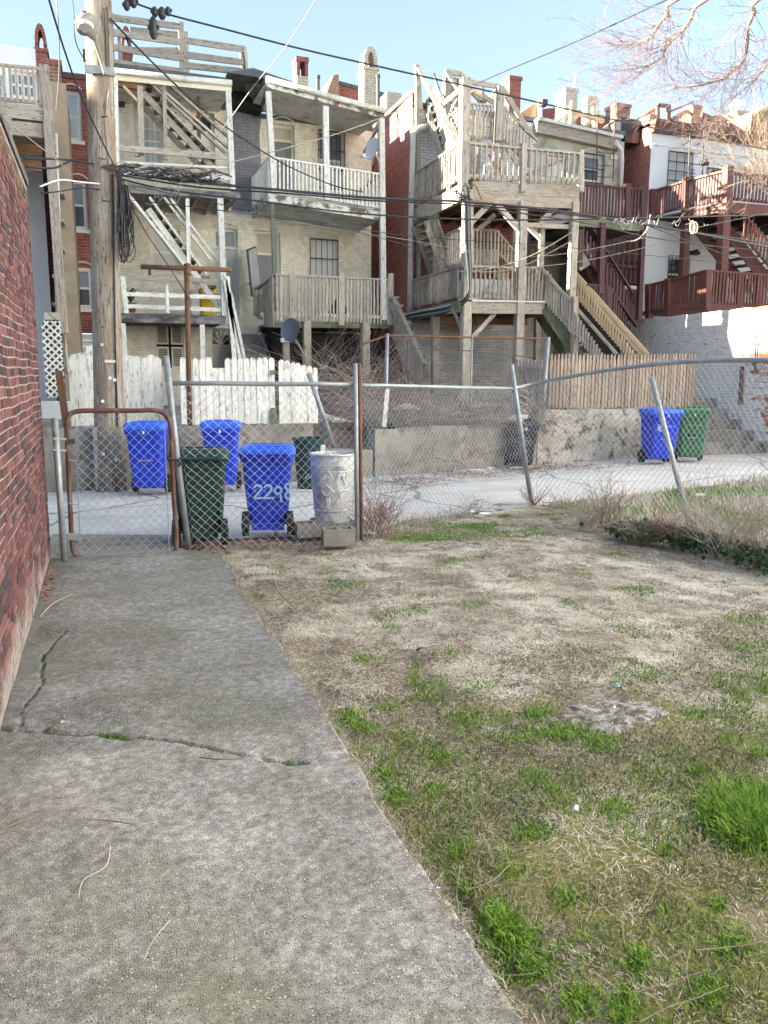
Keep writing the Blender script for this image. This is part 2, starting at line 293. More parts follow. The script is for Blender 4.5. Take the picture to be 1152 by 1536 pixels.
    c = mix(nt, ramp(nt, n6, [(.50, (0, 0, 0)), (.60, (.85, .85, .85))]), c, ramp(nt, n4, [(.3, (.035, .028, .022)), (.7, (.12, .10, .08))]))
    sx = N.new('ShaderNodeSeparateXYZ'); L.new(p, sx.inputs[0]); mr = N.new('ShaderNodeMapRange'); mr.inputs[1].default_value = 2.2; mr.inputs[2].default_value = 4.6; mr.inputs[3].default_value = .10; mr.inputs[4].default_value = -.14; L.new(sx.outputs[1], mr.inputs[0])
    ms = N.new('ShaderNodeMath'); ms.operation = 'ADD'; L.new(n1, ms.inputs[0]); L.new(mr.outputs[0], ms.inputs[1])
    c = mix(nt, ramp(nt, ms.outputs[0], [(.50, (0, 0, 0)), (.60, (.9, .9, .9))]), c, ramp(nt, n4, [(.3, (.08, .085, .018)), (.7, (.27, .26, .06))]))
    c = mix(nt, ramp(nt, n3, [(.60, (0, 0, 0)), (.70, (.8, .8, .8))]), c, ramp(nt, n4, [(.3, (.24, .23, .21)), (.7, (.48, .46, .42))]))
    L.new(c, B.inputs['Base Color']); B.inputs['Roughness'].default_value = .95; bump(nt, B, n2, .9, .02)
    for nm, stops in (('straw', [(0, (.16, .13, .09)), (.35, (.42, .37, .29)), (.75, (.68, .62, .52)), (1, (.82, .78, .70))]),
                      ('grass', [(0, (.05, .11, .012)), (.5, (.14, .27, .025)), (1, (.27, .42, .05))]),
                      ('olive', [(0, (.04, .04, .02)), (.35, (.11, .12, .04)), (.65, (.21, .22, .08)), (1, (.46, .42, .30))]),
                      ('ivy', [(0, (.010, .028, .012)), (.6, (.025, .06, .025)), (1, (.07, .12, .05))])):
        m = bpy.data.materials.new(nm); nt, N, L, B = nodes(m); MATS[nm] = m
        at = N.new('ShaderNodeAttribute'); at.attribute_name = 'tint'
        L.new(ramp(nt, at.outputs['Fac'], stops), B.inputs['Base Color']); B.inputs['Roughness'].default_value = .7; B.inputs['Specular IOR Level'].default_value = .25
ground_mats()

# ------------------------------------------------------------------ mesh helpers
class M:
    def __init__(s): s.v = []; s.f = []; s.uv = []
    def quad(s, pts, uvs=None):
        b = len(s.v); s.v += [Vector(p) for p in pts]; s.f.append(tuple(range(b, b+len(pts))))
        if uvs is None:
            o = Vector(pts[0]); e = Vector(pts[1])-o; n = e.cross(Vector(pts[-1])-o)
            e = e.normalized() if e.length else Vector((1, 0, 0)); g = (n.cross(e)).normalized() if n.length else Vector((0, 0, 1))
            uvs = [((Vector(p)-o).dot(e), (Vector(p)-o).dot(g)) for p in pts]
        s.uv += list(uvs)
    def hexa(s, P, axis=0, cuv=None):
        """P: 8 corners, index = i + 2*j + 4*k; grain along local axis"""
        F = [(0, 2, 3, 1), (4, 5, 7, 6), (0, 1, 5, 4), (2, 6, 7, 3), (0, 4, 6, 2), (1, 3, 7, 5)]
        P = [Vector(p) for p in P]; L = [(P[1]-P[0]).length, (P[2]-P[0]).length, (P[4]-P[0]).length]
        oth = [a for a in (0, 1, 2) if a != axis]
        r = (P[0].x*1.7+P[0].y*2.3+P[0].z) % 5
        for f in F:
            uvs = []
            for i in f:
                c = ((i & 1)*L[0], ((i >> 1) & 1)*L[1], ((i >> 2) & 1)*L[2]); uvs.append((c[axis]+r, c[oth[0]]+c[oth[1]]))
            s.quad([P[i] for i in f], uvs)
        return s
    def box(s, a, b, axis=None):
        lo = [min(a[i], b[i]) for i in range(3)]; hi = [max(a[i], b[i]) for i in range(3)]
        if axis is None: d = [hi[i]-lo[i] for i in range(3)]; axis = d.index(max(d))
        P = [((lo, hi)[i & 1][0], (lo, hi)[(i >> 1) & 1][1], (lo, hi)[(i >> 2) & 1][2]) for i in range(8)]
        return s.hexa(P, axis)
    def beam(s, p, q, w, h, up=(0, 0, 1)):
        p, q = Vector(p), Vector(q); d = (q-p).normalized(); u = Vector(up)
        if abs(d.dot(u)) > .98: u = Vector((0, 1, 0))
        x = d.cross(u).normalized()*w/2; y = x.normalized().cross(d).normalized()*h/2
        P = []
        for k in (-1, 1):
            for j in (-1, 1):
                for e in (p, q): P.append(e+x*j+y*k)
        return s.hexa(P, 0)
    def tube(s, pts, r, n=6, cap=True):
        pts = [Vector(p) for p in pts]; R = r if hasattr(r, '__len__') else [r]*len(pts); rings = []
        prev = None; L = 0
        for i, p in enumerate(pts):
            d = (pts[min(i+1, len(pts)-1)]-pts[max(i-1, 0)]); d = d.normalized() if d.length else Vector((0, 0, 1))
            if prev is None: a = d.orthogonal().normalized()
            else: a = prev-d*prev.dot(d); a = a.normalized() if a.length > 1e-6 else d.orthogonal().normalized()
            prev = a; b = d.cross(a); base = len(s.v)
            if i: L += (p-pts[i-1]).length
            s.v += [p+(a*math.cos(2*math.pi*k/n)+b*math.sin(2*math.pi*k/n))*R[i] for k in range(n)]; rings.append((base, L))
        for (b0, l0), (b1, l1) in zip(rings, rings[1:]):
            for k in range(n):
                k2 = (k+1) % n; s.f.append((b0+k, b0+k2, b1+k2, b1+k)); c = 2*math.pi*max(R)/n
                s.uv += [(l0, k*c), (l0, (k+1)*c), (l1, (k+1)*c), (l1, k*c)]
        if cap:
            for b0, rev in ((rings[0][0], 1), (rings[-1][0], 0)):
                f = tuple(b0+k for k in range(n)); s.f.append(f[::-1] if rev else f); s.uv += [(0, 0)]*n
        return s
    def loft(s, rings, cap0=True, cap1=True):
        n = len(rings[0]); b = len(s.v)
        for r in rings: s.v += [Vector(p) for p in r]
        for i in range(len(rings)-1):
            for k in range(n):
                k2 = (k+1) % n; a = b+i*n
                s.f.append((a+k, a+k2, a+n+k2, a+n+k)); s.uv += [(i, k/n), (i, (k+1)/n), (i+1, (k+1)/n), (i+1, k/n)]
        if cap0: s.f.append(tuple(b+k for k in range(n))[::-1]); s.uv += [(0, 0)]*n
        if cap1: s.f.append(tuple(b+(len(rings)-1)*n+k for k in range(n))); s.uv += [(0, 0)]*n
        return s
    def slab(s, poly, z0, z1):
        return s.loft([[(p[0], p[1], z0) for p in poly], [(p[0], p[1], z1) for p in poly]])
    def prism(s, pts, off):
        off = Vector(off); return s.loft([[Vector(p) for p in pts], [Vector(p)+off for p in pts]])
    def build(s, name, mt, parent=None, smooth=False, at=None, kind=None, bevel=0):
        base = Vector(at) if at is not None else Vector((0, 0, 0)); par = parent; off = Vector((0, 0, 0)); rot = None
        off = world_loc(parent)
        me = bpy.data.meshes.new(name); me.from_pydata([tuple(v-off-base) for v in s.v], [], s.f)
        uvl = me.uv_layers.new(name='UVMap'); uvl.data.foreach_set('uv', [c for u in s.uv for c in u])
        me.materials.append(MATS[mt] if isinstance(mt, str) else mt)
        if smooth: me.polygons.foreach_set('use_smooth', [True]*len(me.polygons))
        me.update()
        o = bpy.data.objects.new(name, me); C.objects.link(o); o.location = base
        if parent: o.parent = parent
        if kind: o['kind'] = kind
        if bevel:
            b = o.modifiers.new('bevel', 'BEVEL'); b.width = bevel; b.segments = 2; b.limit_method = 'ANGLE'
        return o
def world_loc(o):
    v = Vector((0, 0, 0))
    while o is not None: v += o.location; o = o.parent
    return v
def thing(name, label, cat, loc=(0, 0, 0), rotz=0, group=None):
    o = bpy.data.objects.new(name, None); C.objects.link(o); o.location = loc; o.rotation_euler = (0, 0, rotz)
    o.empty_display_size = .1; o['label'] = label; o['category'] = cat
    if group: o['group'] = group
    return o
def tag(o, label, cat, group=None):
    o['label'] = label; o['category'] = cat
    if group: o['group'] = group
    return o
def struct(o): o['kind'] = 'structure'; return o
def inst(me, name, parent, loc, scale=(1, 1, 1), rot=(0, 0, 0)):
    o = bpy.data.objects.new(name, me); C.objects.link(o); o.parent = parent
    o.location = Vector(loc)-world_loc(parent); o.scale = scale; o.rotation_euler = rot; return o
_unit = {}
def unit_box(w, d, mt):
    k = (round(w, 4), round(d, 4), mt)
    if k not in _unit:
        o = M().box((-w/2, -d/2, 0), (w/2, d/2, 1)).build('tmp', mt); _unit[k] = o.data; bpy.data.objects.remove(o)
    return _unit[k]
def lerp(a, b, k): return Vector(a)*(1-k)+Vector(b)*k
def sag(p, q, dip, n=12, wob=0):
    out = []
    for i in range(n+1):
        k = i/n; v = lerp(p, q, k); v.z -= 4*dip*k*(1-k); v += Vector((0, random.uniform(-wob, wob), random.uniform(-wob, wob))); out.append(v)
    return out
def smooth_path(pts, n=6):
    pts = [Vector(p) for p in pts]; out = []
    for i in range(len(pts)-1):
        p0 = pts[max(i-1, 0)]; p1 = pts[i]; p2 = pts[i+1]; p3 = pts[min(i+2, len(pts)-1)]
        for k in range(n):
            t = k/n; out.append(.5*((2*p1)+(p2-p0)*t+(2*p0-5*p1+4*p2-p3)*t*t+(3*p1-p0-3*p2+p3)*t**3))
    return out+[pts[-1]]

# ------------------------------------------------------------------ timber helpers
def post(parent, p, q, w, mt, name='post'):
    return M().beam(p, q, w, w, (0, 1, 0)).build(name, mt, parent)
def railing(parent, a0, a1, b0, b1, mt, n, w=.04, d=.035, rail=(.09, .04), bottom=True, missing=0, lean=0, mt2=None, drop=.03, name='baluster'):
    """a = top rail ends, b = bottom rail ends"""
    M().beam(a0, a1, rail[0], rail[1]).build('top_rail', mt, parent)
    if bottom: M().beam(b0, b1, .04, .07).build('bottom_rail', mt2 or mt, parent)
    me = unit_box(w, d, mt); o3 = (Vector(a1)-Vector(a0)).cross(Vector((0, 0, 1))).normalized()*.03
    ang = math.atan2(a1[1]-a0[1], a1[0]-a0[0])
    for i in range(n):
        if random.random() < missing: continue
        k = (i+.5)/n; t = lerp(a0, a1, k); b = lerp(b0, b1, k); b.z -= drop
        inst(me, name, parent, b+o3, (1, 1, t.z-b.z-.015), (0, random.uniform(-.012, .012)+lean, ang))
def stairs(parent, top, bot, width, n, mt, tread_mt=None, wdir=(0, 1, 0), open_=True, th=.05, depth=.27, sw=.25, solid_string=True):
    """flight from top to bot (front edge line); treads run along wdir"""
    top, bot = Vector(top), Vector(bot); wd = Vector(wdir).normalized()*width
    h = (bot-top); h.z = 0; hd = h.normalized() if h.length else Vector((1, 0, 0))
    for o in (Vector((0, 0, 0)), wd):
        M().beam(top+o-Vector((0, 0, .12)), bot+o-Vector((0, 0, .12)), .045, sw).build('stringer', mt, parent)
    for i in range(n):
        p = lerp(top, bot, (i+.5)/n)+Vector((0, 0, .06))
        P = [p-hd*depth/2+wd*.03, p+hd*depth/2+wd*.03, p-hd*depth/2+wd*.97, p+hd*depth/2+wd*.97]
        M().hexa([P[0], P[1], P[2], P[3]]+[x+Vector((0, 0, th)) for x in P], 1).build('stair_tread', tread_mt or mt, parent)

# ------------------------------------------------------------------ wall with real openings
def opening(x0, y0, x1, y1, t):
    a = T(x0, y0, t); b = T(x1, y1, t); return (a.x, b.x, b.z, a.z)
def facade(parent, s0, s1, z0, z1, t, ops, mt, depth=.22, name='wall'):
    xs = sorted({s0, s1, *[o[0] for o in ops], *[o[1] for o in ops]}); zs = sorted({z0, z1, *[o[2] for o in ops], *[o[3] for o in ops]})
    xs = [x for x in xs if s0 <= x <= s1]; zs = [z for z in zs if z0 <= z <= z1]
    m = M()
    for xa, xb in zip(xs, xs[1:]):
        for za, zb in zip(zs, zs[1:]):
            cx, cz = (xa+xb)/2, (za+zb)/2
            if any(o[0] < cx < o[1] and o[2] < cz < o[3] for o in ops): continue
            m.quad([(xa, t, za), (xb, t, za), (xb, t, zb), (xa, t, zb)])
    for o in ops:
        a, b, c, d = o
        m.quad([(a, t, c), (a, t, d), (a, t+depth, d), (a, t+depth, c)]); m.quad([(b, t, c), (b, t+depth, c), (b, t+depth, d), (b, t, d)])
        m.quad([(a, t, c), (a, t+depth, c), (b, t+depth, c), (b, t, c)]); m.quad([(a, t, d), (b, t, d), (b, t+depth, d), (a, t+depth, d)])
    return m.build(name, mt, parent)
def window(parent, o, t, frame='white_paint', panes=('glass_blue', 'glass_blue'), grid=(0, 0), bars=0, hbars=0, fw=.06, arch=None, sill=None, barmat='iron', rec=.10):
    a, b, c, d = o; y = t+rec
    m = M()
    m.box((a, y, c), (a+fw, y+.05, d)); m.box((b-fw, y, c), (b, y+.05, d)); m.box((a+fw, y, d-fw), (b-fw, y+.05, d)); m.box((a+fw, y, c), (b-fw, y+.05, c+fw))
    mid = (c+d)/2; m.box((a+fw, y+.005, mid-.025), (b-fw, y+.045, mid+.025))
    w_ = m.build('window', frame, parent)
    M().box((a+fw, y+.03, mid+.025), (b-fw, y+.036, d-fw)).build('pane', panes[0], w_)
    M().box((a+fw, y+.012, c+fw), (b-fw, y+.018, mid-.025)).build('pane', panes[1], w_)
    gx, gz = grid
    if gx or gz:
        g = M()
        for i in range(1, gx): x = a+fw+(b-a-2*fw)*i/gx; g.box((x-.01, y+.004, c+fw), (x+.01, y+.029, d-fw))
        for i in range(1, gz):
            if i*2 == gz: continue
            z = c+fw+(d-c-2*fw)*i/gz; g.box((a+fw, y+.006, z-.01), (b-fw, y+.028, z+.01))
        g.build('muntins', frame, w_)
    if bars or hbars:
        g = M()
        for i in range(bars+1): x = a+(b-a)*i/max(bars, 1); g.beam((x, t-.03, c), (x, t-.03, d-.04), .016, .016)
        for i in range(hbars+1): z = c+(d-c-.04)*i/max(hbars, 1); g.beam((a, t-.03, z), (b, t-.03, z), .012, .03)
        g.build('window_bars', barmat, w_)
    if arch: arch_trim(w_, a, b, d, t, arch)
    if sill: M().box((a-.05, t-.06, c-.09), (b+.05, t+.05, c-.002)).build('sill', sill, w_)
    return w_
def arch_trim(parent, a, b, z, t, mt, rise=.10):
    pts = []
    for i in range(11):
        k = i/10; pts.append(Vector((a-.04+(b-a+.08)*k, t-.02, z+.02+rise*(1-(2*k-1)**2))))
    m = M()
    m.tube(pts, .018, 5)
    top = [(p.x, t-.004, p.z) for p in pts]
    m.build('lintel', mt, parent)
def panel_door(parent, o, t, mt, frame='white_paint', rec=.12, panels=2, name='door', glass=None, transom=None, bars=0, barmat='white_paint'):
    a, b, c, d = o; y = t+rec; f = .07
    zt = d
    m = M(); m.box((a, y, c), (a+f, y+.08, d)); m.box((b-f, y, c), (b, y+.08, d)); m.box((a+f, y, d-f), (b-f, y+.08, d))
    if transom: zt = d-transom; m.box((a+f, y, zt-.04), (b-f, y+.08, zt+.02))
    D = m.build(name, frame, parent)
    top = zt-.04 if transom else d-f
    M().box((a+f, y+.04, c), (b-f, y+.075, top)).build('leaf', mt, D)
    if transom: M().box((a+f, y+.04, zt+.02), (b-f, y+.05, d-f)).build('pane', glass or 'glass_dark', D)
    h = (top-c); g = M()
    for i in range(panels):
        z0 = c+.12+(h-.12)*i/panels; z1 = c+(h-.0)*(i+1)/panels-.10
        fr = .025
        g.box((a+f+.09, y+.028, z0), (b-f-.09, y+.0395, z0+fr)); g.box((a+f+.09, y+.028, z1-fr), (b-f-.09, y+.0395, z1))
        g.box((a+f+.09, y+.028, z0+fr), (a+f+.09+fr, y+.0395, z1-fr)); g.box((b-f-.09-fr, y+.028, z0+fr), (b-f-.09, y+.0395, z1-fr))
    g.build('panel_moulding', mt, D)
    if bars:
        g = M()
        for i in range(bars+1): x = a+.02+(b-a-.04)*i/bars; g.beam((x, t-.02, c+.02), (x, t-.02, top), .014, .014)
        for z in (c+.03, c+h*.5, top): g.beam((a+.02, t-.02, z), (b-.02, t-.02, z), .014, .03)
        g.build('security_grille', barmat, D)
    return D

# ================================================================== THE GROUND
g = M(); g.quad([(-400, -200, -.09), (400, -200, -.09), (400, 700, -.09), (-400, 700, -.09)]); struct(g.build('ground', 'concrete'))
def vnoise(x, y, sc, seed=0):
    r = np.random.default_rng(seed); gtab = r.random((64, 64)); X = x*sc+100; Y = y*sc+100; xi = np.floor(X).astype(int); yi = np.floor(Y).astype(int); fx = X-xi; fy = Y-yi
    fx = fx*fx*(3-2*fx); fy = fy*fy*(3-2*fy); a = gtab[xi % 64, yi % 64]; b = gtab[(xi+1) % 64, yi % 64]; c = gtab[xi % 64, (yi+1) % 64]; d = gtab[(xi+1) % 64, (yi+1) % 64]
    return (a*(1-fx)+b*fx)*(1-fy)+(c*(1-fx)+d*fx)*fy
def fbm(x, y, sc, seed=0, o=4): return sum(vnoise(x, y, sc*2**i, seed+i)/2**i for i in range(o))/sum(1/2**i for i in range(o))
def grid_mesh(name, X, Y, Z, mt, keep=None, smooth=True):
    ny, nx = X.shape; co = np.stack([X, Y, Z], -1).reshape(-1, 3); idx = np.arange(nx*ny).reshape(ny, nx)
    F = np.stack([idx[:-1, :-1], idx[:-1, 1:], idx[1:, 1:], idx[1:, :-1]], -1).reshape(-1, 4)
    if keep is not None: F = F[keep.reshape(-1)]
    me = bpy.data.meshes.new(name); me.vertices.add(len(co)); me.vertices.foreach_set('co', co.ravel())
    me.loops.add(F.size); me.loops.foreach_set('vertex_index', F.ravel().astype(np.int32)); me.polygons.add(len(F)); me.polygons.foreach_set('loop_start', np.arange(0, F.size, 4, dtype=np.int32)); me.polygons.foreach_set('loop_total', np.full(len(F), 4, dtype=np.int32))
    me.materials.append(MATS[mt]); me.update(calc_edges=True); me.validate()
    if smooth: me.polygons.foreach_set('use_smooth', [True]*len(me.polygons))
    o = bpy.data.objects.new(name, me); C.objects.link(o); return o
def edge_s(t): return .90+.012*np.sin(t*2.1)+.008*np.sin(t*7.3)+.03*(t-4)/3*.3
# lawn: uneven soil
def lawn_z(x, y):
    z = -.045+.05*(fbm(x, y, 1.1, 3)-.5)+.035*(fbm(x, y, 6, 9)-.5)
    z = z+np.clip((y-7.5)/1.0, 0, 1)*.0
    z = np.where(x < edge_s(y)+.10, np.minimum(z, -.05), z)
    # the two bare stony hollows
    return z
xs = np.arange(.80, 9, .045); ys = np.arange(.2, 9.4, .045); X, Y = np.meshgrid(xs, ys)
struct(grid_mesh('lawn_soil', X, Y, lawn_z(X, Y), 'soil'))
# concrete path with its cracks and broken joint
def dist_poly(X, Y, P):
    d = np.full(X.shape, 9.)
    for (x0, y0), (x1, y1) in zip(P, P[1:]):
        vx, vy = x1-x0, y1-y0; k = np.clip(((X-x0)*vx+(Y-y0)*vy)/(vx*vx+vy*vy), 0, 1); d = np.minimum(d, np.hypot(X-x0-k*vx, Y-y0-k*vy))
    return d
def gp(*pts):
    P = [G(*p) for p in pts]; out = []
    for a, b in zip(P, P[1:]):
        for k in (0, .2, .4, .6, .8): v = lerp(a, b, k); out.append((v.x+random.uniform(-.010, .010), v.y+random.uniform(-.014, .014)))
    return out+[(P[-1].x, P[-1].y)]
JOINT = gp((-40, 1092), (20, 1098), (90, 1104), (170, 1106), (230, 1112), (300, 1122), (360, 1136), (410, 1142), (470, 1146), (540, 1132))
CR1 = gp((100, 948), (66, 985), (62, 1030), (40, 1058), (30, 1092)); CR2 = gp((75, 965), (120, 940), (160, 905))
CR3 = gp((0, 1012), (8, 1060), (-10, 1090))
xs = np.arange(-.50, 1.06, .011); ys = np.arange(.9, 7.16, .011); X, Y = np.meshgrid(xs, ys)
Z = .012+.012*(fbm(X, Y, .8, 20)-.5)+.002*(fbm(X, Y, 9, 30)-.5)+.0015*(fbm(X, Y, 24, 33, 2)-.5)
dj = dist_poly(X, Y, JOINT); wj = .009+.02*np.clip(fbm(X, Y, 2.2, 41)-.52, 0, 1)*4
Z -= .022*np.clip(1-dj/wj, 0, 1)**.7
for P, w_, dp in ((CR1, .0055, .022), (CR2, .005, .006), (CR3, .006, .025)): Z -= dp*np.clip(1-dist_poly(X, Y, P)/w_, 0, 1)**.6
Z -= .018*np.clip(fbm(X, Y, 3.0, 51)-.60, 0, 1)*6*np.clip(1-dj/.22, 0, 1)
es = edge_s(Y)+.03*(fbm(Y*0+3, Y, 1.3, 61, 2)-.5)+.006*(fbm(Y*0+5, Y, 8, 62, 1)-.5)
Xc = np.minimum(X, es); Z = np.where(X > es, -.09, Z)
struct(grid_mesh('concrete_path', Xc, Y, Z, 'path_concrete'))
# alley with a slight crown
al = [(-40, 8.35), (-.6, 8.35), (1.0, 7.78), (2.5, 7.6), (3.2, 8.25), (5.3, 8.75), (7.6, 9.3), (10.4, 10.1), (14, 11.0), (60, 13)]
au = [(-40, 11.7), (-.7, 11.75), (1.0, 11.8), (2.5, 11.9), (3.2, 11.95), (5.3, 12.4), (7.6, 13.05), (10.4, 13.55), (14, 15.0), (60, 20)]
m = M()
for i in range(len(al)-1):
    for k in range(6):
        def P(i, k):
            a = Vector((*al[i], 0)); b = Vector((*au[i], 0)); v = lerp(a, b, k/6); v.z = -.03+.012*math.sin(k/6*math.pi); return v
        m.quad([P(i, k), P(i+1, k), P(i+1, k+1), P(i, k+1)])
struct(m.build('alley', 'alley_concrete'))
# strip of old concrete outside the gate
m = M().slab([(-.55, 7.15), (.62, 7.2), (.75, 7.95), (-.55, 8.42)], -.08, -.004); struct(m.build('gate_apron', 'concrete'))
# raised yards behind the retaining walls
def terrace(name, pts, z0, z1, mt='soil'):
    m = M(); n = 14
    (x0, y0), (x1, y1) = pts
    for i in range(n):
        for j in range(n):
            def P(i, j):
                x = x0+(x1-x0)*i/n; y = y0+(y1-y0)*j/n; e = 0 if i in (0, n) or j in (0,) else random.Random(i*31+j).uniform(-.05, .07)
                return (x, y, z0+(z1-z0)*j/n+e)
            m.quad([P(i, j), P(i+1, j), P(i+1, j+1), P(i, j+1)])
    return struct(m.build(name, mt))
terrace('left_yard', ((-12, 12.0), (3.05, 30)), .84, .9, 'concrete')
terrace('slope_yard', ((3.05, 12.3), (4.35, 30)), .36, 1.6, 'yard_dirt')
terrace('middle_yard', ((4.35, 12.75), (7.9, 30)), .74, 1.25, 'yard_dirt')
terrace('right_yard', ((7.9, 13.65), (12.4, 32)), .95, 1.1)
terrace('far_right_yard', ((12.4, 16.9), (40, 32)), 1.2, 1.3)

# ------------------------------------------------------------------ retaining walls
def wall_poly(name, label, pts, th, z0, tops, mt, cat='retaining wall'):
    m = M()
    for (a, b), (za, zb) in zip(zip(pts, pts[1:]), zip(tops, tops[1:])):
        a = Vector((*a, 0)); b = Vector((*b, 0)); n = (b-a).cross(Vector((0, 0, -1))).normalized()*-th
        n = Vector((-(b-a).y, (b-a).x, 0)).normalized()*th
        seg = 8
        for i in range(seg):
            p = lerp(a, b, i/seg); q = lerp(a, b, (i+1)/seg); zp = za+(zb-za)*i/seg+math.sin(p.x*5)*.012; zq = za+(zb-za)*(i+1)/seg+math.sin(q.x*5)*.012
            m.quad([(p.x, p.y, z0), (q.x, q.y, z0), (q.x, q.y, zq), (p.x, p.y, zp)])
            m.quad([(p.x, p.y, zp), (q.x, q.y, zq), (q.x+n.x, q.y+n.y, zq), (p.x+n.x, p.y+n.y, zp)])
            if i == 0: m.quad([(p.x, p.y, z0), (p.x, p.y, zp), (p.x+n.x, p.y+n.y, zp), (p.x+n.x, p.y+n.y, z0)])
            if i == seg-1: m.quad([(q.x, q.y, z0), (q.x+n.x, q.y+n.y, z0), (q.x+n.x, q.y+n.y, zq), (q.x, q.y, zq)])
    o = m.build(name, mt); return tag(o, label, cat)
wall_poly('retaining_wall', 'low stained concrete retaining wall under the white picket fence behind the blue bins', [(-12, 11.78), (-.9, 11.8), (3.06, 11.98)], .25, -.1, [.8, .84, .86], 'concrete')
wall_poly('retaining_wall', 'crumbling low kerb wall at the foot of the weedy gap behind the metal can', [(3.07, 12.0), (4.1, 12.15)], .22, -.1, [.50, .40], 'concrete')
o = wall_poly('retaining_wall', 'blotchy grey concrete retaining wall below the brush, left of the black bin', [(4.14, 12.15), (7.65, 13.02)], .25, -.1, [.74, .80], 'concrete')
wall_poly('retaining_wall', 'rough stone retaining wall under the brown picket fence', [(7.72, 13.1), (11.05, 13.62)], .3, -.1, [1.0, 1.0], 'stone_wall')
# concrete steps beside the whitewashed wall
st = thing('concrete_steps', 'grey concrete steps climbing beside the whitewashed brick wall', 'steps', (12.3, 14, 0))
for i in range(5):
    a = T(1010+i*0, 690, 13.4); x0 = 11.1; x1 = 13.96
    M().box((x0, 13.75+i*.42, -.05 if i == 0 else .23*i-.02), (x1, 13.75+(i+1)*.42+.02, .23*(i+1)-(.0)), 0).build('step', 'concrete', st)
M().box((x0, 15.87, 0), (x1, 17.3, 1.16)).build('landing', 'concrete', st)

# ------------------------------------------------------------------ whitewashed side wall on the right
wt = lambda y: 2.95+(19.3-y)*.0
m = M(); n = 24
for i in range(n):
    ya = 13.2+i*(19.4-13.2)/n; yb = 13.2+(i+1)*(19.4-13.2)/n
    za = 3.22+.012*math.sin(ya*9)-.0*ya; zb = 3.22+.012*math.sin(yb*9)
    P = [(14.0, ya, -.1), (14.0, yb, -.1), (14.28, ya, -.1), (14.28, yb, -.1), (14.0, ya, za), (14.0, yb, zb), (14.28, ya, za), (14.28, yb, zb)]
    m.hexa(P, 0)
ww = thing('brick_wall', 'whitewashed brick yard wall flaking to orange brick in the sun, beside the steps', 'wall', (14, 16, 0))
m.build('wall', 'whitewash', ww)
hy = S(1142, 505, 13.97); pipe = M().tube([S(1132, 560, 13.95), S(1133, 530, 13.95), S(1134, 508, 13.93), S(1127, 500, 13.9)], .02, 6).build('downpipe', 'iron', ww)
drp = M().tube([S(1113, 550, 13.94), S(1110, 607, 13.94)], .05, 6); drp.build('rusty_post', 'rust_brown', ww)

# ------------------------------------------------------------------ old brick garage wall on the left, brick by brick
def garage():
    g = thing('brick_garage', 'old red brick garage side wall with whitish efflorescence along the concrete path', 'building', (-.5, 7.3, 0))
    X0 = -.5; Y1 = 7.30; H = 3.12
    m = M(); m.box((-9, -3, 0), (X0-.0035, Y1-.004, H-.06)); m.build('mortar_wall', 'mortar', g)
    m = M(); m.box((-9, -3, H-.055), (X0+.012, Y1+.012, H+.005)); m.build('coping', 'roof_tar', g)
    L, Hc, gap = .195, .0570, .010
    P = []
    def wob(y, z): return .006*math.sin(y*1.9+z)+.011*math.sin(y*.9+2)*math.sin(z*1.3+1)+.004*math.sin(y*7+z*5)
    me = M().hexa([(x, y, z) for z in (0, Hc-gap) for y in (0, 1) for x in (-.03, .0)], 1).build('tmp', 'old_brick'); bme = me.data; bpy.data.objects.remove(me)
    bl = []
    rows = int(H/Hc)-1
    for r in range(rows):
        z = .02+r*Hc; head = (r % 6 == 5); l = L/2 if head else L; off = (r % 2)*l/2+(r % 3)*.013
        y = Y1-(off if off > .02 else 0)
        if off > .02: bl.append((y, z, off-gap))
        while y > .3:
            y -= l; bl.append((y, z, l-gap)); 
    # biggest in the photograph first
    def size(b):
        v = Vector((X0, b[0], b[1]))-Vector((0, 0, EYE)); w_ = CR.transposed() @ v
        if w_.z >= -.1: return 0
        px = 576+FOC*w_.x/-w_.z
        return (b[2] / v.length**2) if px > -14 else 0
    bl.sort(key=size, reverse=True)
    rest = M()
    rr = random.Random(5)
    for i, (y, z, l) in enumerate(bl):
        dx = rr.uniform(-.003, .004); zz = z+wob(y, z); tilt = rr.uniform(-.006, .006)
        if i < 300:
            inst(bme, 'brick', g, (X0+dx, y+gap/2, zz), (1, l, 1), (tilt, 0, 0))
        else:
            z0, z1 = zz, zz+Hc-gap; y0, y1 = y+gap/2, y+gap/2+l
            rest.hexa([(x, yy, zq) for zq in (z0, z1) for yy in (y0, y1) for x in (X0-.03, X0+dx)], 1)
    o = rest.build('bricks', 'old_brick', g, kind='stuff')
    at = o.data.attributes.new('tint', 'FLOAT', 'POINT'); nb = len(o.data.vertices)//8
    # hexa() makes 24 corner vertices per brick
    nv = len(o.data.vertices); per = 24; vals = np.repeat(RNG.random(nv//per+1), per)[:nv]; at.data.foreach_set('value', vals.astype(np.float32))
    # brick end face of the corner
    m = M()
    for r in range(rows):
        z = .02+r*Hc; x = X0-.0
        k = 0
        while x > -2.0:
            l = L if (r+k) % 2 else L; xa = x-l+(L/2 if (r % 2 and k == 0) else 0)
            m.hexa([(xx, yy, zz) for zz in (z, z+Hc-gap) for yy in (Y1-.02, Y1+.004) for xx in (xa+gap, x)], 0); x = xa; k += 1
    o = m.build('end_bricks', 'old_brick', g, kind='stuff')
    at = o.data.attributes.new('tint', 'FLOAT', 'POINT'); nv = len(o.data.vertices); at.data.foreach_set('value', np.repeat(RNG.random(nv//24+1), 24)[:nv].astype(np.float32))
garage()

